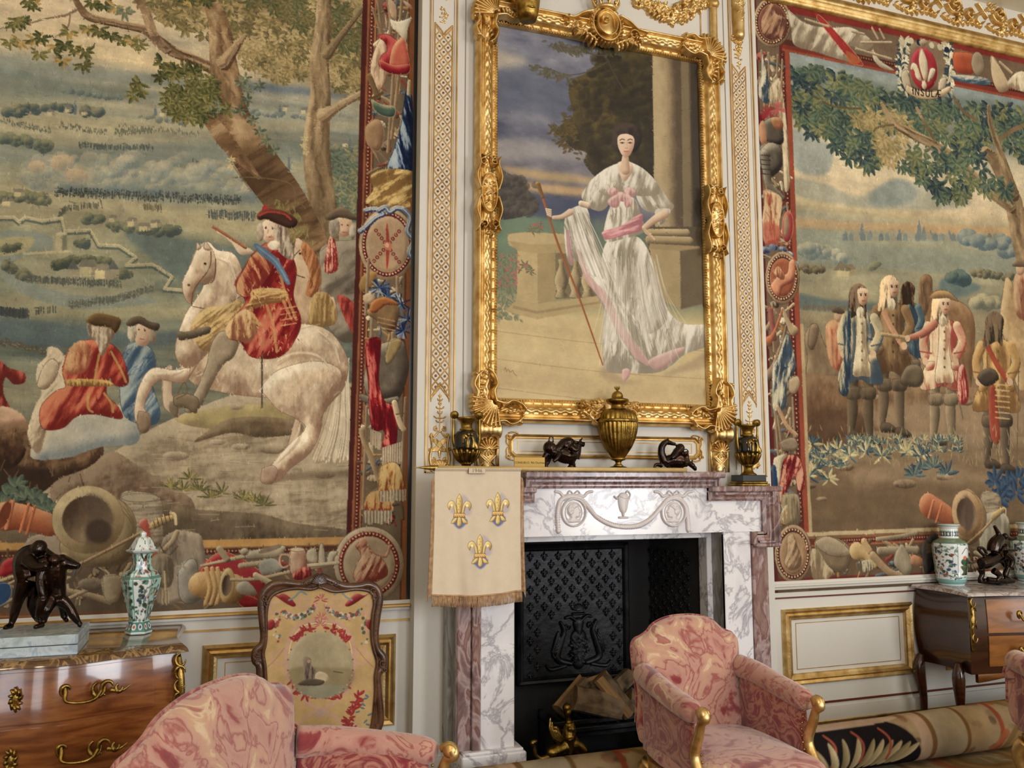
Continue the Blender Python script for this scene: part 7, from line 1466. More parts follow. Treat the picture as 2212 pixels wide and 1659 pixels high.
# ================================================================ things on the mantelshelf
def copy_tree(o, parent=None):
 c = o.copy(); COL.objects.link(c)
 if parent is not None: c.parent = parent
 for ch in list(o.children): copy_tree(ch, c)
 return c
def mantel_vase():
 e = empty('gilt_vase', (1.165,-.2,1.510), 'black and gilt two-handled vase on the left end of the mantelshelf, by the banner', 'vase', 'pair of black and gilt vases')
 c = (1.165,-.2,1.510); z = c[2]; x, y = c[:2]
 b = MB(); b.box((x-.094, y-.07, z),(x+.094, y+.07, z+.012),.003); b.box((x-.086, y-.062, z+.012),(x+.086, y+.062, z+.024),.004); b.build('base', m_golddull, e)
 MB().box((x-.078, y-.056, z+.024),(x+.078, y+.056, z+.06),.002).build('plinth', m_black, e)
 b = MB(); b.lathe((x, y, z),[(0,.06),(.046,.06),(.044,.066),(.03,.075),(.024,.09),(.024,.108),(.032,.112),(.032,.118),(.022,.122)],28); b.build('foot', m_golddull, e, True)
 b = MB(); pr = [(.0,.116),(.03,.118),(.048,.138),(.06,.162),(.065,.178)]; b.lathe((x, y, z), pr, 28)
 for k in range(14): a = k*math.pi/7; b.tube([(x+r*1.02*math.cos(a), y+r*1.02*math.sin(a), z+h) for r, h in pr[1:]]+[(x+.067*math.cos(a), y+.067*math.sin(a), z+.186)],[.004,.009,.01,.004],6)
 b.build('cup', m_golddull, e, True)
 b = MB(); b.lathe((x, y, z),[(0,.17),(.064,.172),(.066,.2),(.065,.23),(.062,.255),(.054,.27),(.036,.28),(0,.281)],32); b.build('body', M('black_lacquer', col=(12,11,10), rough=.08, coat=.5), e, True)
 b = MB(); b.lathe((x, y, z),[(0,.278),(.034,.278),(.036,.286),(.028,.292),(.028,.306),(.034,.322),(.05,.336),(.052,.344),(.044,.346),(0,.34)],28); b.build('neck', m_golddull, e, True)
 b = MB()
 for k, (dx, h) in enumerate(((-.012,0),(.014,.003))): yy = y-.06; b.tube([(x+dx, yy-.004, z+.19),(x+dx*1.2, yy-.008, z+.22),(x+dx*.7, yy-.006, z+.245)],[.012,.009,.008],8); b.ball((x+dx*.6, yy-.005, z+.256),.008,8)
 b.tube([(x-.01, y-.066, z+.235),(x-.03, y-.06, z+.25),(x-.034, y-.058, z+.21)],[.004,.012,.004],6); b.tube([(x+.02, y-.066, z+.22),(x+.03, y-.062, z+.2),(x+.034, y-.06, z+.185)],[.008,.014,.014],6); b.build('relief_figures', m_ormolu, e, True)
 for s in (-1,1):
  b = MB(); hx = x+s*.068; b.tube([(x+s*.06, y, z+.2),(hx, y, z+.235),(hx, y, z+.3),(hx, y, z+.35)],[.01,.008,.006,.006],8); b.lathe((hx-s*.004, y-.012, z+.356),[(0,0),(.02,0),(.02,.024),(0,.024)],18, 'y'); b.lathe((hx-s*.004, y-.016, z+.356),[(0,0),(.008,0),(.008,.03),(0,.03)],12, 'y'); b.build('handle', m_golddull, e, True)
 return settle(e)
v0 = mantel_vase(); v1 = copy_tree(v0); v1.location = (2.828,-.2,1.510); v1['label'] = 'black and gilt two-handled vase on the right end of the mantelshelf, by the tapestry'
def urn():
 e = empty('gilt_urn', (2.0,-.22,1.586), 'large ribbed gilt urn with lid in the middle of the mantelshelf', 'urn'); x, y, z = 2.0,-.22,1.586
 b = MB(); b.lathe((x, y, z),[(0,0),(.05,0),(.053,.008),(.05,.022),(.036,.028),(0,.028)],28); b.build('base', m_black, e, True)
 b = MB(); b.lathe((x, y, z),[(0,.028),(.03,.028),(.022,.036),(.014,.045),(.02,.056),(.038,.062),(.042,.068),(.036,.074),(.03,.076)],28); b.build('foot', m_golddull, e, True)
 n = 112; V = []; Z = np.linspace(.074,.262,26); R = np.interp(Z, [.074,.09,.13,.17,.21,.24,.262],[.034,.045,.071,.088,.098,.102,.101])
 for zz, r in zip(Z, R):
  for k in range(n): a = 2*math.pi*k/n; q = r*(1+.05*math.cos(a*28)); V.append((x+q*math.cos(a), y+q*math.sin(a), z+zz))
 F = [(i*n+k, i*n+(k+1) % n, (i+1)*n+(k+1) % n, (i+1)*n+k) for i in range(25) for k in range(n)]; mesh_obj('body', V, F, m_golddull, e)
 b = MB(); b.lathe((x, y, z),[(.098,.258),(.107,.26),(.109,.268),(.107,.276),(.098,.278)],32, cap=False); b.build('band', m_ormolu, e, True)
 V = []; Z = np.linspace(0,1,12)
 for t in Z:
  r = .1*math.cos(t*1.15)+.0; zz = .276+.06*math.sin(t*1.5)
  for k in range(n): a = 2*math.pi*k/n; q = r*(1+.045*math.cos(a*24)*(1-t*.6)); V.append((x+q*math.cos(a), y+q*math.sin(a), z+zz))
 mesh_obj('shoulder', V, [(i*n+k, i*n+(k+1) % n, (i+1)*n+(k+1) % n, (i+1)*n+k) for i in range(11) for k in range(n)], m_golddull, e)
 b = MB(); b.lathe((x, y, z),[(0,.33),(.04,.33),(.034,.34),(.03,.352),(.036,.362),(.056,.37),(.062,.378),(.058,.386),(.04,.39),(.03,.394),(.031,.404),(.026,.418),(.016,.427),(.006,.43),(.006,.436),(0,.436)],28); b.build('lid', m_golddull, e, True)
 b = MB(); b.ball((x, y, z+.444),(.007,.007,.011),8)
 for k in range(5): a = k*1.26; b.tube([(x, y, z+.436),(x+.012*math.cos(a), y+.012*math.sin(a), z+.446),(x+.014*math.cos(a), y+.014*math.sin(a), z+.456)],[.004,.004,.001],5)
 b.build('finial', m_golddull, e, True); return settle(e)
urn()
def statue(name, lab, cat, Y, prims, rest=1.586, vox=.0035):
 """bronze group from limbs given as survey points (x, y, depth) with radii in survey pixels"""
 b = MB(); k = -(CAM[1]-Y)*1.07/FPX; q = lambda p: (lambda o: (o[0], Y+(p[2] if len(p) > 2 else 0), o[2]))(on_y(p[0], p[1], Y))
 for P, r in prims:
  rr = [v*k for v in r] if not np.isscalar(r) else r*k
  if len(P) == 1: b.ball(q(P[0]), rr if np.isscalar(rr) else (rr[0],(rr[0]+rr[1])/2, rr[1]),12,0)
  else: b.tube([q(p) for p in P], rr, 10)
 o = blob(name, b, m_bronze, None, vox, 2); o.location.z = rest-min(v[2] for v in b.V); return tag(o, lab, cat)
statue('bronze_bull_group', 'dark bronze of a lion on the back of a bull with its tail looped up', 'statuette', -.24,[
 ([(1188,970),(1205,974),(1225,980),(1240,978)],[15,17,18,14]),([(1222,958)],[15,12]),([(1187,962)],15),([(1240,985),(1244,968),(1247,955)],[13,12,10]),([(1247,955),(1255,954),(1262,957)],[8,6,4.5]),
 ([(1240,948),(1250,950),(1264,951)],[3,2.5,1.5]),([(1253,947),(1258,941)],[3,1.5]),([(1182,975),(1176,985),(1179,998),(1180,1008)],[8,6,4,4]),([(1192,980,.04),(1190,992,.04),(1186,1000,.04),(1190,1008,.04)],[8,5,4,4]),([(1178,1009),(1186,1009)],4),
 ([(1232,990),(1238,1001),(1228,1006),(1245,1007)],[8,6,5,4]),([(1242,990,.04),(1244,1002,.04),(1250,1006,.04)],[8,5,4]),([(1191,956),(1186,948),(1188,939),(1194,939),(1195,948),(1193,955)],1.8),
 ([(1200,972,-.02),(1205,962,-.02),(1218,952),(1230,950)],[7,9,11,12]),([(1230,950)],11),([(1238,955),(1244,962)],[8,5]),([(1225,960,-.04),(1235,968,-.05),(1240,965,-.05)],[7,5,4]),([(1203,975,-.03),(1196,985,-.045),(1188,992,-.045)],[7,5,4]),([(1176,1010),(1215,1010),(1250,1010)],2.5)])
statue('bronze_horse_group', 'dark bronze of a lion biting a fallen horse with arched neck', 'statuette', -.24,[
 ([(1436,998),(1450,992),(1470,993),(1485,997)],[12,15,16,11]),([(1464,978)],[13,16]),([(1436,995),(1429,978),(1430,962),(1438,953),(1446,954)],[12,9,8,7,6]),([(1444,953),(1452,956),(1459,957)],[6,4.5,4]),([(1442,948),(1443,943)],[3,1]),
 ([(1480,992),(1490,1000),(1500,1008)],[8,6,5]),([(1496,1003)],6),([(1500,1008),(1503,1014)],[6,3]),([(1494,998),(1496,990)],[3,1]),([(1430,1003),(1418,1001),(1414,1006),(1414,1012)],[6,4,3,3]),([(1440,1006,-.03),(1434,1012,-.04),(1442,1014,-.04)],[5,4,3]),([(1450,1008),(1470,1011),(1480,1013)],[5,4,3]),
 ([(1446,985,-.03),(1456,974,-.03),(1466,968,-.02)],[7,9,11]),([(1465,966,-.02)],11),([(1472,975,-.03),(1476,985,-.03),(1474,1000,-.04)],[9,7,5]),([(1452,978,-.04),(1446,984,-.05),(1440,988,-.05)],[6,4,4]),([(1473,972),(1482,968),(1487,974),(1481,979),(1474,976)],1.6),([(1430,1014),(1480,1014)],2.5)])
# name plate
e = empty('name_plate', (1.49,-.30,1.586), 'worn gilt name plate with handwriting at the left end of the mantelshelf', 'sign')
b = MB(); a = on_y(1111,1012,-.3); c = on_y(1177,988,-.3); b.box((a[0],-.3,1.586),(c[0],-.294, c[2]),.001); b.build('plate', m_note, e)
text_obj('lettering', 'CONSUELO, 9th Duchess', .0155,((a[0]+c[0])/2,-.3005,1.628), m_ink, e, .0003); text_obj('lettering', 'by C. Duran', .0155,((a[0]+c[0])/2+.02,-.3005,1.602), m_ink, e, .0003); settle(e)

# ---------------------------------------------------------------- banner on its staff
def banner():
 YB_ = -.415; e = empty('banner', (1.16, YB_, 1.6), 'cream silk banner with three gilt fleurs-de-lis hanging from a staff on the mantelshelf', 'banner')
 zt = 1.5955; b = MB(); b.tube([(.94, YB_+.008, zt+.004),(1.6, YB_+.012, zt+.0),(2.305, YB_+.016, zt-.001)],.0105,12, False); b.build('staff', m_pole, e, True)
 b = MB(); b.tube([(.842, YB_+.008, zt+.004),(.88, YB_+.008, zt+.004),(.925, YB_+.008, zt+.004),(.965, YB_+.008, zt+.004)],[.001,.004,.011,.013],10); b.build('spearhead', m_ormolu, e, True)
 cv = Cv(.948,1.376,1.018,1.60, YB_, .0022); cv.c[:] = C3((208,192,166)); P, F, S = cv.poly, cv.form, cv.stroke
 Y, X = np.mgrid[0:cv.H, 0:cv.W]; cv.c *= (1+.03*nz(X*.8, Y*.3,1)+.02*nz(X*4, Y*4,2))[..., None]
 for x, y, w in ((992,1103,1),(1075,1099,.97),(1036,1188,.98)):
  q = lambda L: [(x+a*w, y+b_*w) for a, b_ in L]
  P(q([(-12,27),(-15,17),(0,10),(17,17),(13,28),(0,37)]),(84,102,164),.9, soft=1); P(q([(-20,2),(-12,-12),(8,-36),(26,-14),(24,6),(8,8)]),(130,128,176),.35, soft=2)
  G = ((226,196,116),(246,230,170),(130,92,44))
  for s in (-1,1):
   F(q([(s*5,6),(s*7,-10),(s*14,-22),(s*22,-21),(s*26,-12),(s*22,-3),(s*20,-9),(s*14,-12),(s*11,-2),(s*9,6)]), *G, r=3, line=(96,64,34)); F(q([(s*4,13),(s*10,14),(s*18,24),(s*15,26),(s*8,24)]), *G, r=2, line=(96,64,34)); cv.dot(x+s*17*w, y-13*w, 3,(250,236,180))
  F(q([(0,-38),(6,-26),(6,-14),(3,4),(-3,4),(-6,-14),(-6,-26)]), *G, r=3, line=(96,64,34)); F(q([(-12,4),(12,4),(13,13),(-13,13)]),(206,156,84),(236,200,130),(120,78,40), r=3, sm=False, line=(84,56,30)); F(q([(-3,13),(3,13),(5,28),(0,33),(-5,28)]), *G, r=2, line=(96,64,34))
  for k in range(5): S(q([(-10+k*5,6),(-6+k*5,11)]),1.2,(240,210,140)); cv.dot(x+(k % 2-.5)*3, y-28*w+k*6,1.2,(176,130,70))
 S([(1011,1012),(1046,1012),(1046,1022),(1011,1022),(1011,1012)],1.2,(120,104,110), sm=False)
 def fn(U, V):
  x = .948+.428*U; z = 1.018+(1.598-1.018)*V; dr = 1-V
  y = YB_-.004-.010*dr*np.sin(U*9+1.5+dr*1.2)-.006*dr*np.sin(U*21+4)-.02*dr*np.exp(-((U-.28-.1*dr)/.06)**2)*.5; x = x-(.012*dr*(U-.5)*np.cos(dr*3)); z = z-.012*dr*np.sin(U*3.14)
  y = np.where(V > .975, y-.012*np.sin((V-.975)/.025*1.57), y); return np.stack([x, y, z],-1)
 cl = surf('cloth', cv, fn, m_silk, e); so = cl.modifiers.new('thickness', 'SOLIDIFY'); so.thickness = .0012
 b = MB(); rs = np.random.RandomState(4)
 for i in range(170):
  u = i/169; p = fn(np.array(u), np.array(0.0)); b.tube([p+[0,-.001,.004], p+[rs.uniform(-.003,.003),-.003,-.022], p+[rs.uniform(-.004,.004),-.001+rs.uniform(-.003,.003),-.052]],[.0013,.0014,.0017],5, False)
 for s in (0,1):
  for i in range(150):
   v = .93*i/149; p = fn(np.array(float(s)), np.array(v)); d = (1 if s else -1)*(.014+.008*(1-v)); b.tube([p, p+[d*.6,0,-.006], p+[d, .001,-.032]],.0014,5, False)
 b.tube([fn(np.array(u), np.array(0.0))+[0,-.002,0] for u in np.linspace(0,1,12)],.004,6); b.build('fringe', m_fringe, e, True)
 t = MB(); p = on_y(1028,1017, YB_); t.box((p[0]-.041, YB_-.021, p[2]-.013),(p[0]+.041, YB_-.018, p[2]+.013),.001); pt = t.build('year_patch', M('linen_patch', col=(204,188,160), rough=.8), e)
 l = text_obj('numerals', '1946', .026,(p[0], YB_-.0215, p[2]), M('grey_thread', col=(134,116,112), rough=.9), pt, .0004); return settle(e)
banner()

# ================================================================ commodes, porcelain, bronzes
def commode(name, lab, xc, hw, dep, bow, ztop, thick, zb, mv, mtop, zdr, hx, flare=.0, mb=None, lg=.03):
 mb = mb or mv
 """bombe chest: half width hw, depth dep at the corners, bow added in the middle"""
 e = empty(name, (xc, -.3,0), lab, 'commode')
 def plan(off):
  R = []
  for t in np.linspace(0,1,9): R.append((hw+off-.03*math.sin(t*math.pi)-(1-t)*0+t*flare, -.02-t*(dep-.02+off)))
  for t in np.linspace(0,1,25)[1:-1]: x = (hw+off+flare)*(1-2*t); R.append((x, -(dep+off)-bow*(math.sin(t*math.pi)**1.5)+.012*math.sin(t*math.pi*4)*math.sin(t*math.pi)*(1 if t < .5 else -1)))
  for x, y in R[:9][::-1]: R.append((-x, y))
  return R
 def ring(rows, nm, mat, par=e):
  V = []; F = []
  for z, off in rows: V += [(xc+x, y, z) for x, y in plan(off)]
  n = len(plan(0)); m = len(rows)
  F = [(i*n+k, i*n+(k+1) % n, (i+1)*n+(k+1) % n, (i+1)*n+k) for i in range(m-1) for k in range(n)]+[tuple(range(n-1,-1,-1)), tuple((m-1)*n+k for k in range(n))]
  o = fixn(mesh_obj(nm, V, F, mat, par)); o.modifiers.new('edges', 'EDGE_SPLIT').split_angle = math.radians(50); return o
 sw = lambda z: -.05+.035*math.sin(math.pi*min(1, max(0,(ztop-z)/(ztop-zb)))**1)
 Z = np.linspace(zb, ztop-thick, 12); ring([(z, sw(z)) for z in Z], 'body', mb)
 ring([(ztop-thick, -.012),(ztop-thick*.8,.004),(ztop-thick*.45,.0),(ztop-thick*.2,-.006),(ztop, -.014)], 'top', mtop)
 nf = len(plan(0))
 for (za, zc) in zdr:
  V = []; n = 23; zz = np.linspace(za+.004, zc-.004,7)
  for z in zz:
   P = plan(sw(z)+.006)[10:-10]; V += [(xc+x*.985, y, z) for x, y in P]
  n = len(P); m = len(zz); V += [(v[0], v[1]+.012, v[2]) for v in V]; N0 = n*m
  F = [(i*n+k, i*n+k+1,(i+1)*n+k+1,(i+1)*n+k) for i in range(m-1) for k in range(n-1)]
  F += [(k, N0+k, N0+k+1, k+1) for k in range(n-1)]+[((m-1)*n+k, (m-1)*n+k+1, N0+(m-1)*n+k+1, N0+(m-1)*n+k) for k in range(n-1)]+[(i*n, (i+1)*n, N0+(i+1)*n, N0+i*n) for i in range(m-1)]+[(i*n+n-1, N0+i*n+n-1, N0+(i+1)*n+n-1,(i+1)*n+n-1) for i in range(m-1)]
  dr = fixn(mesh_obj('drawer', V, F, mv, e)); dr.modifiers.new('edges', 'EDGE_SPLIT').split_angle = math.radians(50)
  zm = (za+zc)/2
  fy = lambda x: min(y for (xx, y) in plan(sw(zm)+.008) if abs(xx-x) < .06)
  for hxx in (-hx, hx):
   b = MB(); y0 = fy(hxx); x0 = xc+hxx; s = 1 if hxx > 0 else -1
   b.tube([(x0-.085, y0-.004, zm+.03),(x0-.08, y0-.01, zm+.01),(x0-.075, y0-.03, zm-.018),(x0-.03, y0-.036, zm-.026),(x0+.02, y0-.034, zm-.018),(x0+.04, y0-.012, zm+.01)],[.006,.008,.006,.005,.007,.006],8)
   for dx, r, k in ((-.08,.02,1),(.03,.026,-1),(.06,.026,1),(.1,.014,-1)): b.tube([(x0+dx+r*math.cos(a)*.8, y0-.006, zm+.012+r*math.sin(a)) for a in np.linspace(.3,4.4*k, 7)],[.004,.010,.005],6)
   b.tube([(x0+.07, y0-.005, zm+.005),(x0+.11, y0-.005, zm+.0),(x0+.14, y0-.005, zm+.02)],[.01,.006,.002],6); b.build('handle', m_ormolu, dr, True)
  b = MB(); y0 = fy(0)
  for k in range(10): a = k*.628; b.tube([(xc+.012*math.cos(a), y0-.005, zm+.022*math.sin(a)),(xc+.024*math.cos(a+.5), y0-.005, zm+.045*math.sin(a+.3))],[.009,.003],6)
  b.ball((xc, y0-.004, zm),(.014,.006,.022)); b.build('keyhole_plate', m_ormolu, dr, True)
 for s in (-1,1):
  x = xc+s*(hw+flare-.035); b = MB()
  b.tube([(x, -dep+.02, ztop-thick-.01),(x+s*.012,-dep-.004, ztop-.12),(x+s*.02,-dep-.006, ztop-.22),(x+s*.006,-dep+.012, ztop-.33)],[.009,.015,.010,.006],10)
  for k in range(5): b.tube([(x+s*.01+.019*math.cos(a),-dep-.012, ztop-.05-.05*k+.024*math.sin(a)) for a in np.linspace(0,4.6*(1 if k % 2 else -1),7)],[.003,.008,.004],6)
  b.build('corner_mount', m_ormolu, e, True)
  for yy, f in ((-dep+lg, 1),(-.05,0)):
   b = MB(); b.tube([(x-s*.01, yy, zb+.05),(x+s*.012, yy-.012*f, zb-.04),(x-s*.012, yy+.008*f, zb*.45),(x+s*.01, yy-.012*f, .02)],[.02,.036,.022,.024],10); b.build('leg', mb, e, True)
 b = MB(); P = [(xc+x, y+.012) for x, y in plan(sw(zb))[9:-9]]; zz = [zb-.0-.07*abs(math.cos(math.pi*i/(len(P)-1)*2))*(.25+abs(i/(len(P)-1)-.5)) for i in range(len(P))]; n = len(P)
 V = [(x, y, zb+.02) for x, y in P]+[(x, y, z) for (x, y), z in zip(P, zz)]+[(x, y+.02, zb+.02) for x, y in P]+[(x, y+.02, z) for (x, y), z in zip(P, zz)]
 fixn(mesh_obj('apron', V, [(k, k+1, n+k+1, n+k) for k in range(n-1)]+[(2*n+k, 3*n+k, 3*n+k+1,2*n+k+1) for k in range(n-1)]+[(n+k, n+k+1,3*n+k+1,3*n+k) for k in range(n-1)]+[(k, 2*n+k, 2*n+k+1, k+1) for k in range(n-1)], mv, e)); return settle(e)
commode('commode', 'bombe kingwood commode with brown marble top and gilt handles, in front of the left tapestry', -.665,.545,.56,.125,.885,.028,.26, m_ven, m_mary, ((.66,.845),(.44,.65)),.24,.03)
commode('commode', 'commode with pale violet-grey marble top and high legs, below the right tapestry', 4.85,.72,.46,.12,.889,.022,.42, m_ven2, m_marv, ((.655,.85),(.46,.645)),.36,.02, m_venshade, .13)

HX = lambda th: 1/np.cos((th % (math.pi/3))-math.pi/6)
def jar(name, lab, x, y, z, prof, H, hexa, W, paint, grp=None):
 cv = Cv(0, W, 0, H, 0,.0021, raw=True); paint(cv); pz_ = [p[0] for p in prof]; pr = [p[1] for p in prof]
 def fn(U, V):
  th = U*2*math.pi+1.2; r = np.interp(V*H, pz_, pr)*(HX(th)*.93 if hexa else 1); return np.stack([x+r*np.cos(th), y+r*np.sin(th), z+V*H],-1)
 return tag(surf(name, cv, fn, m_porc), lab, 'vase', grp)
def famille(cv, bands, pan, seed, W, H, k=6):
 rs = np.random.RandomState(seed); cv.rs = rs; cv.c[:] = C3((214,222,220)); DG, TQ, RD, BK, BL = (52,92,74),(128,184,172),(176,84,66),(52,56,48),(54,60,130)
 pz0, pz1 = pan
 for i in range(k):
  x0, x1 = W*i/k, W*(i+1)/k
  cv.poly([(x0, pz0),(x1, pz0),(x1, pz1),(x0, pz1)],(150,196,184) if i % 2 == 0 else (216,222,220),.8, sm=False)
  for j in range(80): x = rs.uniform(x0+.006, x1-.006); zz = rs.uniform(pz0, pz1); c = [DG, TQ, DG, RD, (150,176,160), BK, TQ, BL][rs.randint(8)]; cv.form(cv.ell(x, zz, rs.uniform(.003,.010), rs.uniform(.003,.012), rs.uniform(0,3),9), c, tuple(min(255, v+40) for v in c), tuple(int(v*.7) for v in c), r=.003, tex=.6, a=.85)
  for j in range(5): x = rs.uniform(x0, x1); zz = rs.uniform(pz0, pz1-.03); cv.stroke([(x, zz),(x+rs.uniform(-.02,.02), zz+.03),(x+rs.uniform(-.02,.02), zz+.06)],.0022,(92,74,60))
  cv.stroke([(x0, pz0),(x0, pz1)],.003,(60,104,92), sm=False)
 for za, zb_, c, d in bands:
  cv.poly([(0, za),(W, za),(W, zb_),(0, zb_)], c, sm=False); n = int(W/max(.012,(zb_-za)*1.1))
  for j in range(n):
   if d is not None: x = W*(j+.5)/n; zz = (za+zb_)/2; r = min((zb_-za)*.36, W/n*.4); cv.poly(cv.ell(x, zz, r, r),(226,228,222)); cv.poly(cv.ell(x, zz, r*.55, r*.55), d if j % 2 else (58,66,132))
  for zz in (za, zb_): cv.stroke([(0, zz),(W, zz)],.0025,(70,120,108), sm=False)
def p1(cv): famille(cv, [(.0,.012,(206,220,220), None),(.014,.05,(72,122,112),(176,90,70)),(.235,.243,(90,140,128), None),(.345,.352,(226,232,232), None)],(.055,.34),5,.45,.44); famille2(cv)
def famille2(cv):
 rs = cv.rs
 for j in range(60): cv.dot(rs.uniform(0,.45), rs.uniform(.355,.42),.004,[(52,60,136),(60,104,92),(176,90,70),(52,92,74)][j % 4])
VB = on_z(299,1368,.885); ptop = on_y(303,1147, VB[1])[2]-.885; ks = ptop/.44
jar('lidded_vase', 'tall hexagonal green and white porcelain vase with lid on the left commode', VB[0], VB[1],.885,[(z_*ks, r_*ks) for z_, r_ in ((0,0),(.001,.05),(.01,.052),(.03,.046),(.055,.038),(.09,.044),(.14,.056),(.2,.072),(.235,.076),(.262,.066),(.275,.042),(.31,.035),(.34,.038),(.352,.062),(.358,.064),(.362,.052),(.395,.036),(.412,.026),(.416,.01),(.424,.012),(.432,.012),(.44,0))], ptop, True, .45, lambda cv: p1(cv))
def p2(cv):
 famille(cv, [(.0,.015,(190,206,208), None),(.016,.04,(120,168,166), None),(.262,.268,(96,110,92), None),(.268,.29,(110,124,96), None),(.305,.33,(44,52,60),(210,214,210)),(.335,.365,(226,230,228), None),(.37,.378,(220,226,226), None)],(.045,.26),9,.50,.38,4)
 for cx in (.30,.05): cv.poly([(cx-.05,.06),(cx+.06,.06),(cx+.06,.25),(cx-.05,.25)],(226,230,230), sm=False); cv.form([(cx-.035,.125),(cx-.02,.09),(cx-.03,.07),(cx+.035,.07),(cx+.02,.09),(cx+.035,.125)],(66,78,56),(110,116,84),(40,50,38), r=.01); cv.form(cv.ell(cx, .15,.035,.025),(70,112,84),(110,150,120),(44,76,58), r=.01, tex=.8); cv.poly(cv.ell(cx-.01,.175,.013,.012),(200,110,80)); cv.stroke([(cx-.03,.2),(cx, .235),(cx+.03,.21)],.004,(80,70,60))
PR = [(0,0),(.001,.072),(.012,.074),(.03,.084),(.1,.092),(.2,.101),(.25,.102),(.268,.094),(.29,.058),(.3,.052),(.35,.052),(.362,.06),(.374,.066),(.378,.062),(.379,.05),(.3795,0)]
q = on_y(2056,1259,-.13); jar('rouleau_vase', 'cylindrical green and white porcelain vase at the left end of the right commode', q[0],-.13,.889, PR, .38, False, .5, p2, 'porcelain vases on the right commode')
jar('rouleau_vase', 'green and white porcelain vase behind the bronze, cut by the right edge of the photo', 5.02,-.13,.889, PR, .38, False, .5, p2, 'porcelain vases on the right commode')

e = empty('bronze_wrestlers', (-.6,-.43,.885), 'dark bronze of two wrestling nude men on a bluish marble block on the left commode', 'statuette')
b = MB()
for z0, z1 in ((.885,.921),(.924,.960)): b.box((-.785,-.60, z0),(-.482,-.30, z1),.003)
b.build('marble_block', m_marb, e)
w = statue('figures', None, None, -.45,[
 ([(52,1270),(44,1298),(36,1322),(30,1345),(24,1366)],[15,12,9,8,5]),([(24,1370,0),(12,1373,-.03)],[6,4]),([(68,1278,.03),(70,1300,.03),(62,1325,.04),(66,1345,.05),(70,1358,.05)],[14,12,9,7,5]),([(72,1360,.05),(84,1364,.02)],[5,4]),
 ([(56,1268),(52,1245),(58,1222),(80,1212)],[18,19,20,17]),([(84,1204,-.02)],14),([(86,1200,-.02)],13),([(62,1225,-.04),(85,1240,-.07),(112,1236,-.08)],[12,9,8]),([(88,1215,.03),(105,1222,.02),(128,1232,0)],[12,9,7]),
 ([(112,1240),(114,1262),(118,1290),(120,1310)],[24,22,18,17]),([(95,1235,-.02)],14),([(130,1232),(150,1238),(168,1242)],[13,9,6]),([(168,1242),(150,1236,.03),(126,1224,.04)],[6,7,7]),([(132,1226,-.01)],9),([(118,1228,-.03)],12),
 ([(94,1245,-.03),(90,1268,-.04),(94,1292,-.05),(98,1308,-.05)],[9,8,7,6]),([(96,1308,-.05),(92,1330,-.05),(88,1350,-.05)],[9,8,5]),([(110,1312,-.01),(104,1332,-.04),(98,1350,-.04),(98,1362,-.04)],[13,10,7,5]),([(128,1314,0),(146,1328,0),(158,1348,0),(168,1364,0)],[13,9,8,5]),([(128,1314,.03),(132,1336,.04),(134,1356,.04)],[12,8,6]),([(168,1367),(176,1369)],5),([(98,1364,-.05),(82,1367,-.08)],[5,4]),([(134,1358,.04),(142,1362,.02)],4)], rest=.960, vox=.004)
w.parent = e
settle(e)
statue('bronze_horse_rider', 'black bronze group of a rider twisting on a rearing animal, on the right commode', 'statuette', -.22,[
 ([(2116,1262),(2150,1264),(2190,1262)],[7,9,7]),([(2125,1258,-.03),(2160,1262,-.04)],[7,7]),([(2120,1225),(2132,1222),(2152,1212),(2168,1205)],[14,17,16,14]),([(2118,1235),(2122,1248),(2116,1260)],[10,7,5]),([(2134,1238,-.04),(2146,1250,-.05),(2138,1260,-.05)],[9,7,5]),([(2172,1210),(2178,1230),(2172,1250),(2182,1258)],[11,8,7,5]),([(2178,1222,.04),(2188,1240,.04),(2186,1258,.04)],[7,6,5]),
 ([(2128,1208),(2118,1200),(2114,1192),(2124,1192),(2132,1204)],4),([(2146,1200),(2150,1182),(2162,1168)],[16,17,13]),([(2172,1166)],9),([(2160,1165),(2152,1150),(2148,1143)],[7,5,4]),([(2176,1168),(2186,1172),(2196,1170)],[7,5,4]),([(2170,1186),(2180,1195),(2198,1196)],[8,5,3]),([(2168,1195)],12),([(2160,1200,-.04),(2172,1215,-.05),(2168,1232,-.05)],[10,8,5])], rest=.889)

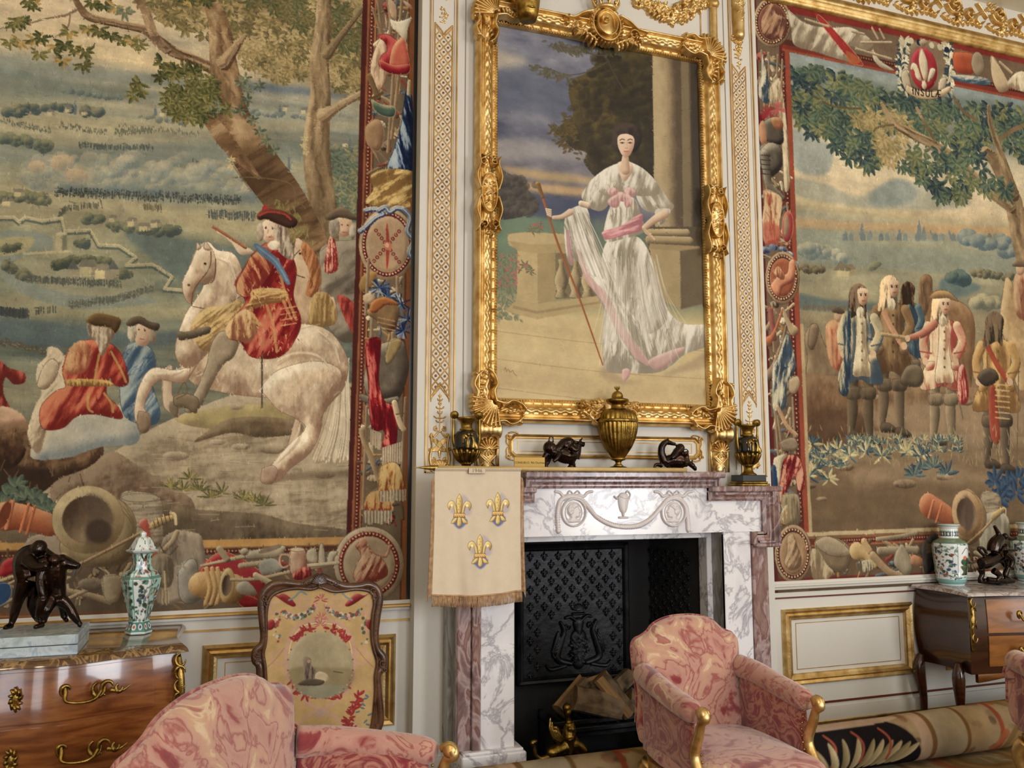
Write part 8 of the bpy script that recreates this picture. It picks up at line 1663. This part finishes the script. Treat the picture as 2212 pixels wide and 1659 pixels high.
# ================================================================ fire screen
def screen():
 Y = -.33; e = empty('fire_screen', (.46, Y, 0), 'needlework fire screen in a carved walnut frame, left of the fireplace', 'fire screen')
 out = [(690,1238),(668,1250),(645,1257),(610,1254),(585,1258),(566,1275),(560,1300),(563,1340),(566,1372),(562,1392),(548,1405),(546,1425),(556,1440),(557,1480),(556,1530),(558,1570),(572,1592),(600,1600),(650,1600),(690,1603),(740,1602),(790,1597),(812,1588),(826,1560),(822,1500),(820,1460),(832,1440),(832,1420),(818,1400),(814,1370),(818,1330),(824,1290),(818,1268),(800,1258),(775,1262),(745,1262),(720,1252)]
 inn = [(690,1266),(672,1272),(640,1270),(606,1276),(584,1290),(575,1320),(574,1372),(572,1392),(568,1412),(572,1440),(574,1480),(572,1530),(574,1570),(590,1590),(650,1592),(690,1594),(740,1594),(786,1588),(802,1570),(810,1500),(810,1460),(814,1430),(806,1400),(802,1370),(804,1330),(808,1300),(800,1278),(770,1272),(740,1276),(716,1276)]
 T = lambda P: np.array([[q[0], q[2]] for q in (on_y(x, y, Y) for x, y in P)])
 b = MB(); Q = T(out); b.tube([(x+(.46-x)*.035, Y, z+(.75-z)*.03) for x, z in np.vstack([Q, Q[:1]])],.018,10); I = T(inn); b.tube([(x, Y-.012, z) for x, z in np.vstack([I, I[:1]])],.008,8)
 Qs = crom(Q, 4); Is = crom(I, 4); tt = np.linspace(0,1,120, endpoint=False)
 rs_ = lambda A: np.column_stack([np.interp(tt, np.linspace(0,1, len(A)+1), np.r_[A[:, k], A[0, k]]) for k in (0,1)]); A, B_ = rs_(Qs), rs_(Is)
 V = [(x+(.46-x)*.03, yy, z+(.75-z)*.025) for yy in (Y-.012, Y+.014) for x, z in A]+[(x, yy, z) for yy in (Y-.008, Y+.014) for x, z in B_]; n = 120
 b.add(V, [(k, (k+1) % n, 2*n+(k+1) % n, 2*n+k) for k in range(n)]+[(n+k, 3*n+k, 3*n+(k+1) % n, n+(k+1) % n) for k in range(n)])
 b.build('frame', m_wal, e, True)
 def carv(x, y, fn): p = on_y(x, y, Y); c = Cv(p[0]-.11, p[0]+.11, p[2]-.07, p[2]+.07, Y-.006,.0022); fn(c); relief_obj('carving', c, m_wal, e)
 def crest(c):
  for i in range(13): a = -2.9+i*.22; c.stroke([(690,1262),(690+17*math.cos(a),1262+20*math.sin(a))],[2,4.5],0, relief=.02)
  c.stroke([(688,1266),(692,1268)],9,0, relief=.03); c.stroke([(660,1262),(690,1256),(720,1262)],5,0, relief=.012)
  for sg in (-1,1):
   for k in (0,1): scroll(c, 690+sg*(26+k*10),1258+k*2,6,0,1.1,3,.017, sg)
 carv(690,1255, crest)
 for x, y in ((573,1290),(806,1276),(554,1415),(826,1432)): carv(x, y, lambda c: (scroll(c, x, y, 9,1,1.2,3.5,.018), scroll(c, x+4, y+14,7,4,1.1,3,.016,-1), c.stroke([(x, y),(x+4, y+14)],6,0, relief=.012)))
 # needlework
 cv = Cv(.18,.75,.385,1.105, Y-.004,.0021); cv.c[:] = C3((190,156,104)); P, F, S = cv.poly, cv.form, cv.stroke; PK, RD, BL = (192,150,132),(140,40,42),(80,100,110)
 for s in (-1,1):
  X = lambda x: 692+s*(x-692) if s < 0 else x
  Mr = lambda L: [(692+s*(x-692), y) for x, y in L]
  F(Mr([(785,1286),(772,1282),(758,1290),(745,1306),(752,1310),(765,1304),(780,1294),(797,1282)]), RD, (190,90,84),(96,20,28), r=4); S(Mr([(722,1284),(735,1278),(748,1290),(760,1296)]),4,(120,136,140)); S(Mr([(715,1294),(738,1292),(738,1310),(718,1310),(718,1298)]),3.5, PK, sm=False); S(Mr([(785,1300),(802,1310),(796,1325),(782,1318)]),5, PK)
  for k in range(130):
   t = cv.rs.rand(); x = 700+t*88; y = 1308+26*math.sin(t*2.9)-t*4 if t < .85 else 1318+cv.rs.rand()*70; x = x if t < .85 else 786+cv.rs.uniform(-6,6); c = [(164,70,66),(196,186,160),(110,126,126),(206,150,134),(84,92,78)][k % 5]; xx = 692+s*(x-692); cv.dot(xx+cv.rs.uniform(-4,4), y+cv.rs.uniform(-5,6), cv.rs.uniform(1.8,4), c)
  F(Mr([(806,1342),(794,1338),(790,1350),(798,1360),(808,1358)]), RD, (190,90,84),(96,20,28), r=3); S(Mr([(760,1420),(780,1436),(798,1418),(780,1404),(760,1424)]),3.5, PK); S(Mr([(770,1400),(790,1425),(806,1440)]),2,(176,120,106))
  S(Mr([(700,1340),(730,1345),(752,1365),(764,1395),(766,1440),(756,1480),(735,1505),(712,1524),(692,1532)]),7, PK); S(Mr([(700,1346),(728,1351),(747,1370),(758,1398),(760,1440),(750,1476),(732,1500)]),1.5,(226,196,170))
  acol = lambda L, n: [cv.leaf(p[0], p[1],15,6, cv.rs.uniform(0,6.28), RD, (176,60,60)) for p in crom(np.array(Mr(L), float), n, False)]
  acol([(712,1358),(735,1368),(750,1386)],9); acol([(752,1470),(738,1492),(712,1508)],9)
  S(Mr([(692,1530),(720,1545),(735,1560),(770,1565)]),6, PK); acol([(775,1500),(765,1530),(750,1560),(760,1578)],14)
  for k in range(8): cv.leaf(*Mr([(785+cv.rs.uniform(-8,10),1500+k*9)])[0],11,5, cv.rs.uniform(0,6.28), BL, (110,130,136))
 for x, y, c in ((692,1336,(170,70,66)),(692,1580,(120,50,50)),(692,1295, RD),(692,1545,(150,160,158)),(692,1350,(150,60,60))): cv.sprig(x, y, 2,8,[(c, (206,150,130))],13,4,-1.57,3.6)
 cx, cy = 692,1436; cir = cv.ell(cx, cy, 71,73); F(cir, (164,150,118),(176,162,130),(150,136,106), r=6, tex=.5)
 P([(624,1450),(650,1440),(700,1442),(760,1446),(758,1480),(730,1500),(690,1506),(650,1498),(630,1478)],(140,124,88),.8, soft=2); P([(640,1484),(700,1480),(750,1482),(730,1500),(692,1508),(656,1500)],(142,140,120),.9, soft=1)
 F([(655,1425),(662,1418),(672,1424),(672,1436),(682,1448),(688,1474),(668,1478),(654,1474),(656,1450)],(118,102,88),(150,136,118),(74,62,56), r=5, fold=.4, fs=6); F([(680,1460),(690,1450),(708,1458),(706,1474),(688,1478)],(190,170,140),(206,190,160),(140,120,94), r=3); cv.dot(667,1428,4,(176,140,112)); S([(720,1450),(740,1453)],2,(90,80,66)); F([(645,1475),(668,1466),(700,1470),(690,1480),(650,1480)],(84,74,62),(110,98,82),(60,52,44), r=2)
 for t in range(40): a = t*.157; cv.dot(cx+71*math.cos(a), cy+73*math.sin(a),2,[(192,150,132),(150,90,80)][t % 2])
 cv.weave(.05); poly = crom(I, 4); Yg, Xg = np.mgrid[0:cv.H, 0:cv.W]; m = np.zeros(Xg.shape, bool); qx = (poly[:, 0]-cv.x0)/cv.res; qz = (cv.z1-poly[:, 1])/cv.res
 for i in range(len(qx)):
  xa, ya, xb, yb = qx[i-1], qz[i-1], qx[i], qz[i]; c = (ya > Yg) != (yb > Yg); m ^= c & (Xg < xa+(Yg-ya)*(xb-xa)/(yb-ya if yb != ya else 1))
 cv.h = np.where(m, .004,0); relief_obj('needlework', cv, m_emb, e, col=True)
 bk = MB(); bk.prism([(x+(.46-x)*.02, z+(.75-z)*.02) for x, z in I], Y-.002, Y+.006); bk.build('backing', m_wal, e)
 for x in (.20,.72): b = MB(); b.tube([(x, Y, .45),(x, Y, .12)],.018,8); b.tube([(x, Y-.15,.0),(x, Y-.11,.05),(x, Y, .1),(x, Y+.11,.05),(x, Y+.15,0.0)],[.014,.018,.024,.018,.014],8); b.build('foot', m_wal, e, True)
 return settle(e)
screen()

# ================================================================ armchairs
def armchair(lab, loc, f, W=.31, H=.93, fl0=.0, dep=.25, grp='rose damask armchairs'):
 """local frame: x across, -y forward, origin under the middle of the seat"""
 rz = math.atan2(f[1], f[0])+math.pi/2
 e = empty('armchair', (loc[0], loc[1],0), lab, 'armchair', grp, rz); sh = H-.085
 tilt = lambda z: .10*(z-.4)
 P = [(-W*.84,.36),(-W*.95,.6),(-W*1.0, sh-.06),(-W*.95, sh-.012),(-W*.82, sh+.004),(-W*.7, sh+.022),(-W*.56, H-.03),(-W*.3, H-.006),(0, H),(W*.3, H-.006),(W*.56, H-.03),(W*.7, sh+.022),(W*.82, sh+.004),(W*.95, sh-.012),(W*1.0, sh-.06),(W*.95,.6),(W*.84,.36)]
 bk = puff('backrest', P, (0,.65),.045,.075, m_fab, e, fn=lambda u, v, w: (u, dep-w+tilt(v), v), e=2.6)
 b = MB(); o = crom(P, 4); b.tube([(u, dep+.01+tilt(v), v) for u, v in o[2:-6]],.007,6, False); b.build('piping', m_fab2, bk, True)
 S = [(-W*.86,.24),(-W*1.02,-dep),(-W*.9,-dep-.08),(-W*.4,-dep-.12),(0,-dep-.13),(W*.4,-dep-.12),(W*.9,-dep-.08),(W*1.02,-dep),(W*.86,.24)]
 puff('seat', S, (0,-.05),.05,.085, m_fab, e, fn=lambda u, v, w: (u, v, .375+w), e=2.4)
 b = MB(); Q = crom(S, 4); n = len(Q); V = [(x, y, z) for z in (.27,.345) for x, y in Q]; b.add(V, [tuple(range(n-1,-1,-1)), tuple(range(n, 2*n))]+[(k, (k+1) % n, n+(k+1) % n, n+k) for k in range(n)]); b.build('seat_rail', m_gold, e)
 for s in (-1,1):
  ax = W*.98
  b = MB(); b.tube([(s*ax*.93, dep-.02,.685),(s*ax*(.98+fl0*.3),.12,.675),(s*ax*(1.0+fl0*.8),-.05,.65),(s*ax*(1.0+fl0),-dep+.06,.635),(s*ax*(1.0+fl0),-dep+.02,.63)],[.05,.05,.048,.046,.03],14); arm = b.build('arm', m_fab, e, True)
  A = [(dep-.01,.36),(dep-.02,.68),(.1,.675),(-.06,.645),(-dep+.04,.63),(-dep+.03,.37)]
  fl = lambda u: s*(ax*.93+(dep-u)*(.07+fl0)*ax/(2*dep))
  puff('arm_panel', A, (0,.5),.022,.028, m_fab2, e, fn=lambda u, v, w: (fl(u)-s*w, u, v), n=6, sm=False)
  b = MB(); X = s*ax*(1.0+fl0)
  b.tube([(X, -dep+.0,.645),(X, -dep-.03,.655),(X, -dep-.045,.63),(X, -dep-.02,.61),(X, -dep+.0,.56),(X-s*fl0*.03,-dep+.035,.48),(X-s*fl0*.06,-dep+.01,.42),(X-s*(.005+fl0*.09),-dep-.045,.36),(X-s*(.01+fl0*.1),-dep-.05,.31)],[.012,.018,.021,.017,.02,.021,.021,.022,.024],10)
  b.lathe((X-.019,-dep-.034,.643),[(0,0),(.02,0),(.024,.008),(.018,.019),(.024,.03),(.02,.038),(0,.038)],16, 'x')
  b.build('arm_support', m_gold, e, True)
  b = MB()
  for k in range(9): b.ball((X-s*.028,-dep+.02+.02*math.sin(k*.45),.60-k*.026),.0055,6)
  b.build('nails', m_ormolu, arm, True)
  for yy, g in ((-dep-.04,-1),(dep-.04,1)):
   b = MB(); b.tube([(s*W*.86, yy, .31),(s*W*.92, yy+g*.03,.24),(s*W*.86, yy+g*.0,.1),(s*W*.9, yy+g*.03,.0)],[.04,.034,.018,.02],10); b.build('leg', m_gold, e, True)
 return e
armchair('rose damask armchair with gilt arms standing in front of the fireplace opening', (2.07,-1.03),(.0,-1), W=.275, H=.915)
armchair('large rose damask armchair in the left foreground, seen from its side, back toward the commode', (.25,-1.72),(.85,-.53), W=.43, H=.955, dep=.235, fl0=.3)
armchair('rose damask armchair at the right edge of the photo, mostly outside it', (3.87,-1.42),(-.2,-.98), W=.31, H=.74)

# ================================================================ rolled carpet and the carpet on the floor
def rug_paint(cv, L, H, seed):
 rs = cv.rs = np.random.RandomState(seed); cv.c[:] = C3((156,132,98)); P, F, S = cv.poly, cv.form, cv.stroke
 x = -.1
 while x < L:
  for k in range(int(90*H/.79)): c = [(130,104,66),(170,140,104),(150,92,66),(120,112,82),(96,74,52),(186,160,126)][rs.randint(6)]; F(cv.ell(x+rs.rand()*.9, rs.rand()*H, rs.uniform(.02,.06), rs.uniform(.015,.05),0,8), c, tuple(min(255, v+26) for v in c), tuple(int(v*.75) for v in c), r=.02, tex=.8, a=.6)
  x += .9
 for bx in (-.1,2.26,4.62):
  P([(bx+.55,0),(bx+.78,0),(bx+.78, H),(bx+.55, H)],(160,146,122),.9, sm=False)
  for k, y in enumerate(np.arange(-.2, H+.2,.4)):
   P([(bx-.28, y-.16),(bx, y-.2),(bx+.28, y-.16),(bx+.44, y+.02),(bx+.4, y+.16),(bx+.1, y+.2),(bx-.25, y+.17),(bx-.36, y)],(28,24,26), line=(150,120,96))
   P(cv.ell(bx+.0, y-.19,.38,.045),(190,160,136),.9)
   for j in range(11):
    a = 2.4-j*.28; x0 = bx-.2+j*.045; cc = [((150,130,92),(186,168,128)),((120,104,70),(168,148,108))][j % 2]; cv.leaf(x0, y+.12-.004*j, .2,.05, a if j < 5 else .9-.1*j+.6,(0,0,0) if 0 else cc[0], cc[1])
    if j % 4 == 1: cv.stroke([(x0, y+.05),(x0+.03, y-.05),(x0-.01, y-.12)],.016,(156,70,52))
  for dx, c in ((.44,(176,146,122)),(.52,(112,78,42)),(.77,(112,78,42)),(1.02,(150,62,40))): P([(bx+dx, 0),(bx+dx+.03+.06*(dx == .44),0),(bx+dx+.03+.06*(dx == .44), H),(bx+dx, H)], c, .9, sm=False)
  for y in np.arange(-.1, H+.2,.4):
   for r, c in ((.2,(128,96,52)),(.165,(158,124,74)),(.13,(120,88,48)),(.1,(132,122,90))): P(cv.ell(bx+1.32, y, r*1.3, r), c, .85)
   for k in range(14): cv.leaf(bx+1.32+rs.uniform(-.08,.08), y+rs.uniform(-.06,.06),.06,.03, rs.uniform(0,6.28),(140,116,84),(176,150,112))
   S([(bx+1.06, y-.1),(bx+1.0, y),(bx+1.08, y+.1)],.05,(164,84,52), a=.8)
 cv.weave(.08)
Lr = 4.1; cv = Cv(0, Lr, 0,.78,0,.0065, raw=True); rug_paint(cv, Lr, .78,3)
A0 = np.array([.88,-.54]); A1 = np.array([4.95,-.44]); dA = (A1-A0)/np.linalg.norm(A1-A0); nA = np.array([dA[1],-dA[0]])
def rollf(U, V):
 th = -V*2*math.pi*.98-1.6; r = .122*(1+.03*np.sin(U*7+1)); px_ = A0[0]+dA[0]*U*Lr+nA[0]*r*np.cos(th); py_ = A0[1]+dA[1]*U*Lr+nA[1]*r*np.cos(th); return np.stack([px_, py_, .146+r*np.sin(th)],-1)
rl = surf('roll_surface', cv, rollf, m_rug); e = empty('rolled_carpet', (2.7,-.44,0), 'patterned carpet edge rolled up along the foot of the fireplace wall', 'carpet'); rl.parent = e
for U in (0.0,1.0):
 b = MB(); c = A0+dA*U*Lr; b.tube([(c[0]+nA[0]*r*math.cos(t), c[1]+nA[1]*r*math.cos(t),.146+r*math.sin(t)) for t, r in ((k*.5,.11-.0025*k) for k in range(38))],.009,6, False); b.build('roll_end', m_fringe, e, True)
settle(e)
cv = Cv(-1.9,6.4,-6.4,-.40,0,.02, raw=True); cv.x0, cv.z1 = 0,6.0; rug_paint(cv, 8.3,6.0,8)
tag(surf('floor_carpet', cv, lambda U, V: np.stack([-1.9+8.3*U, -6.4+5.93*V, .02+0*U],-1), m_rug), 'large patterned carpet covering the floor in front of the fireplace', 'carpet')
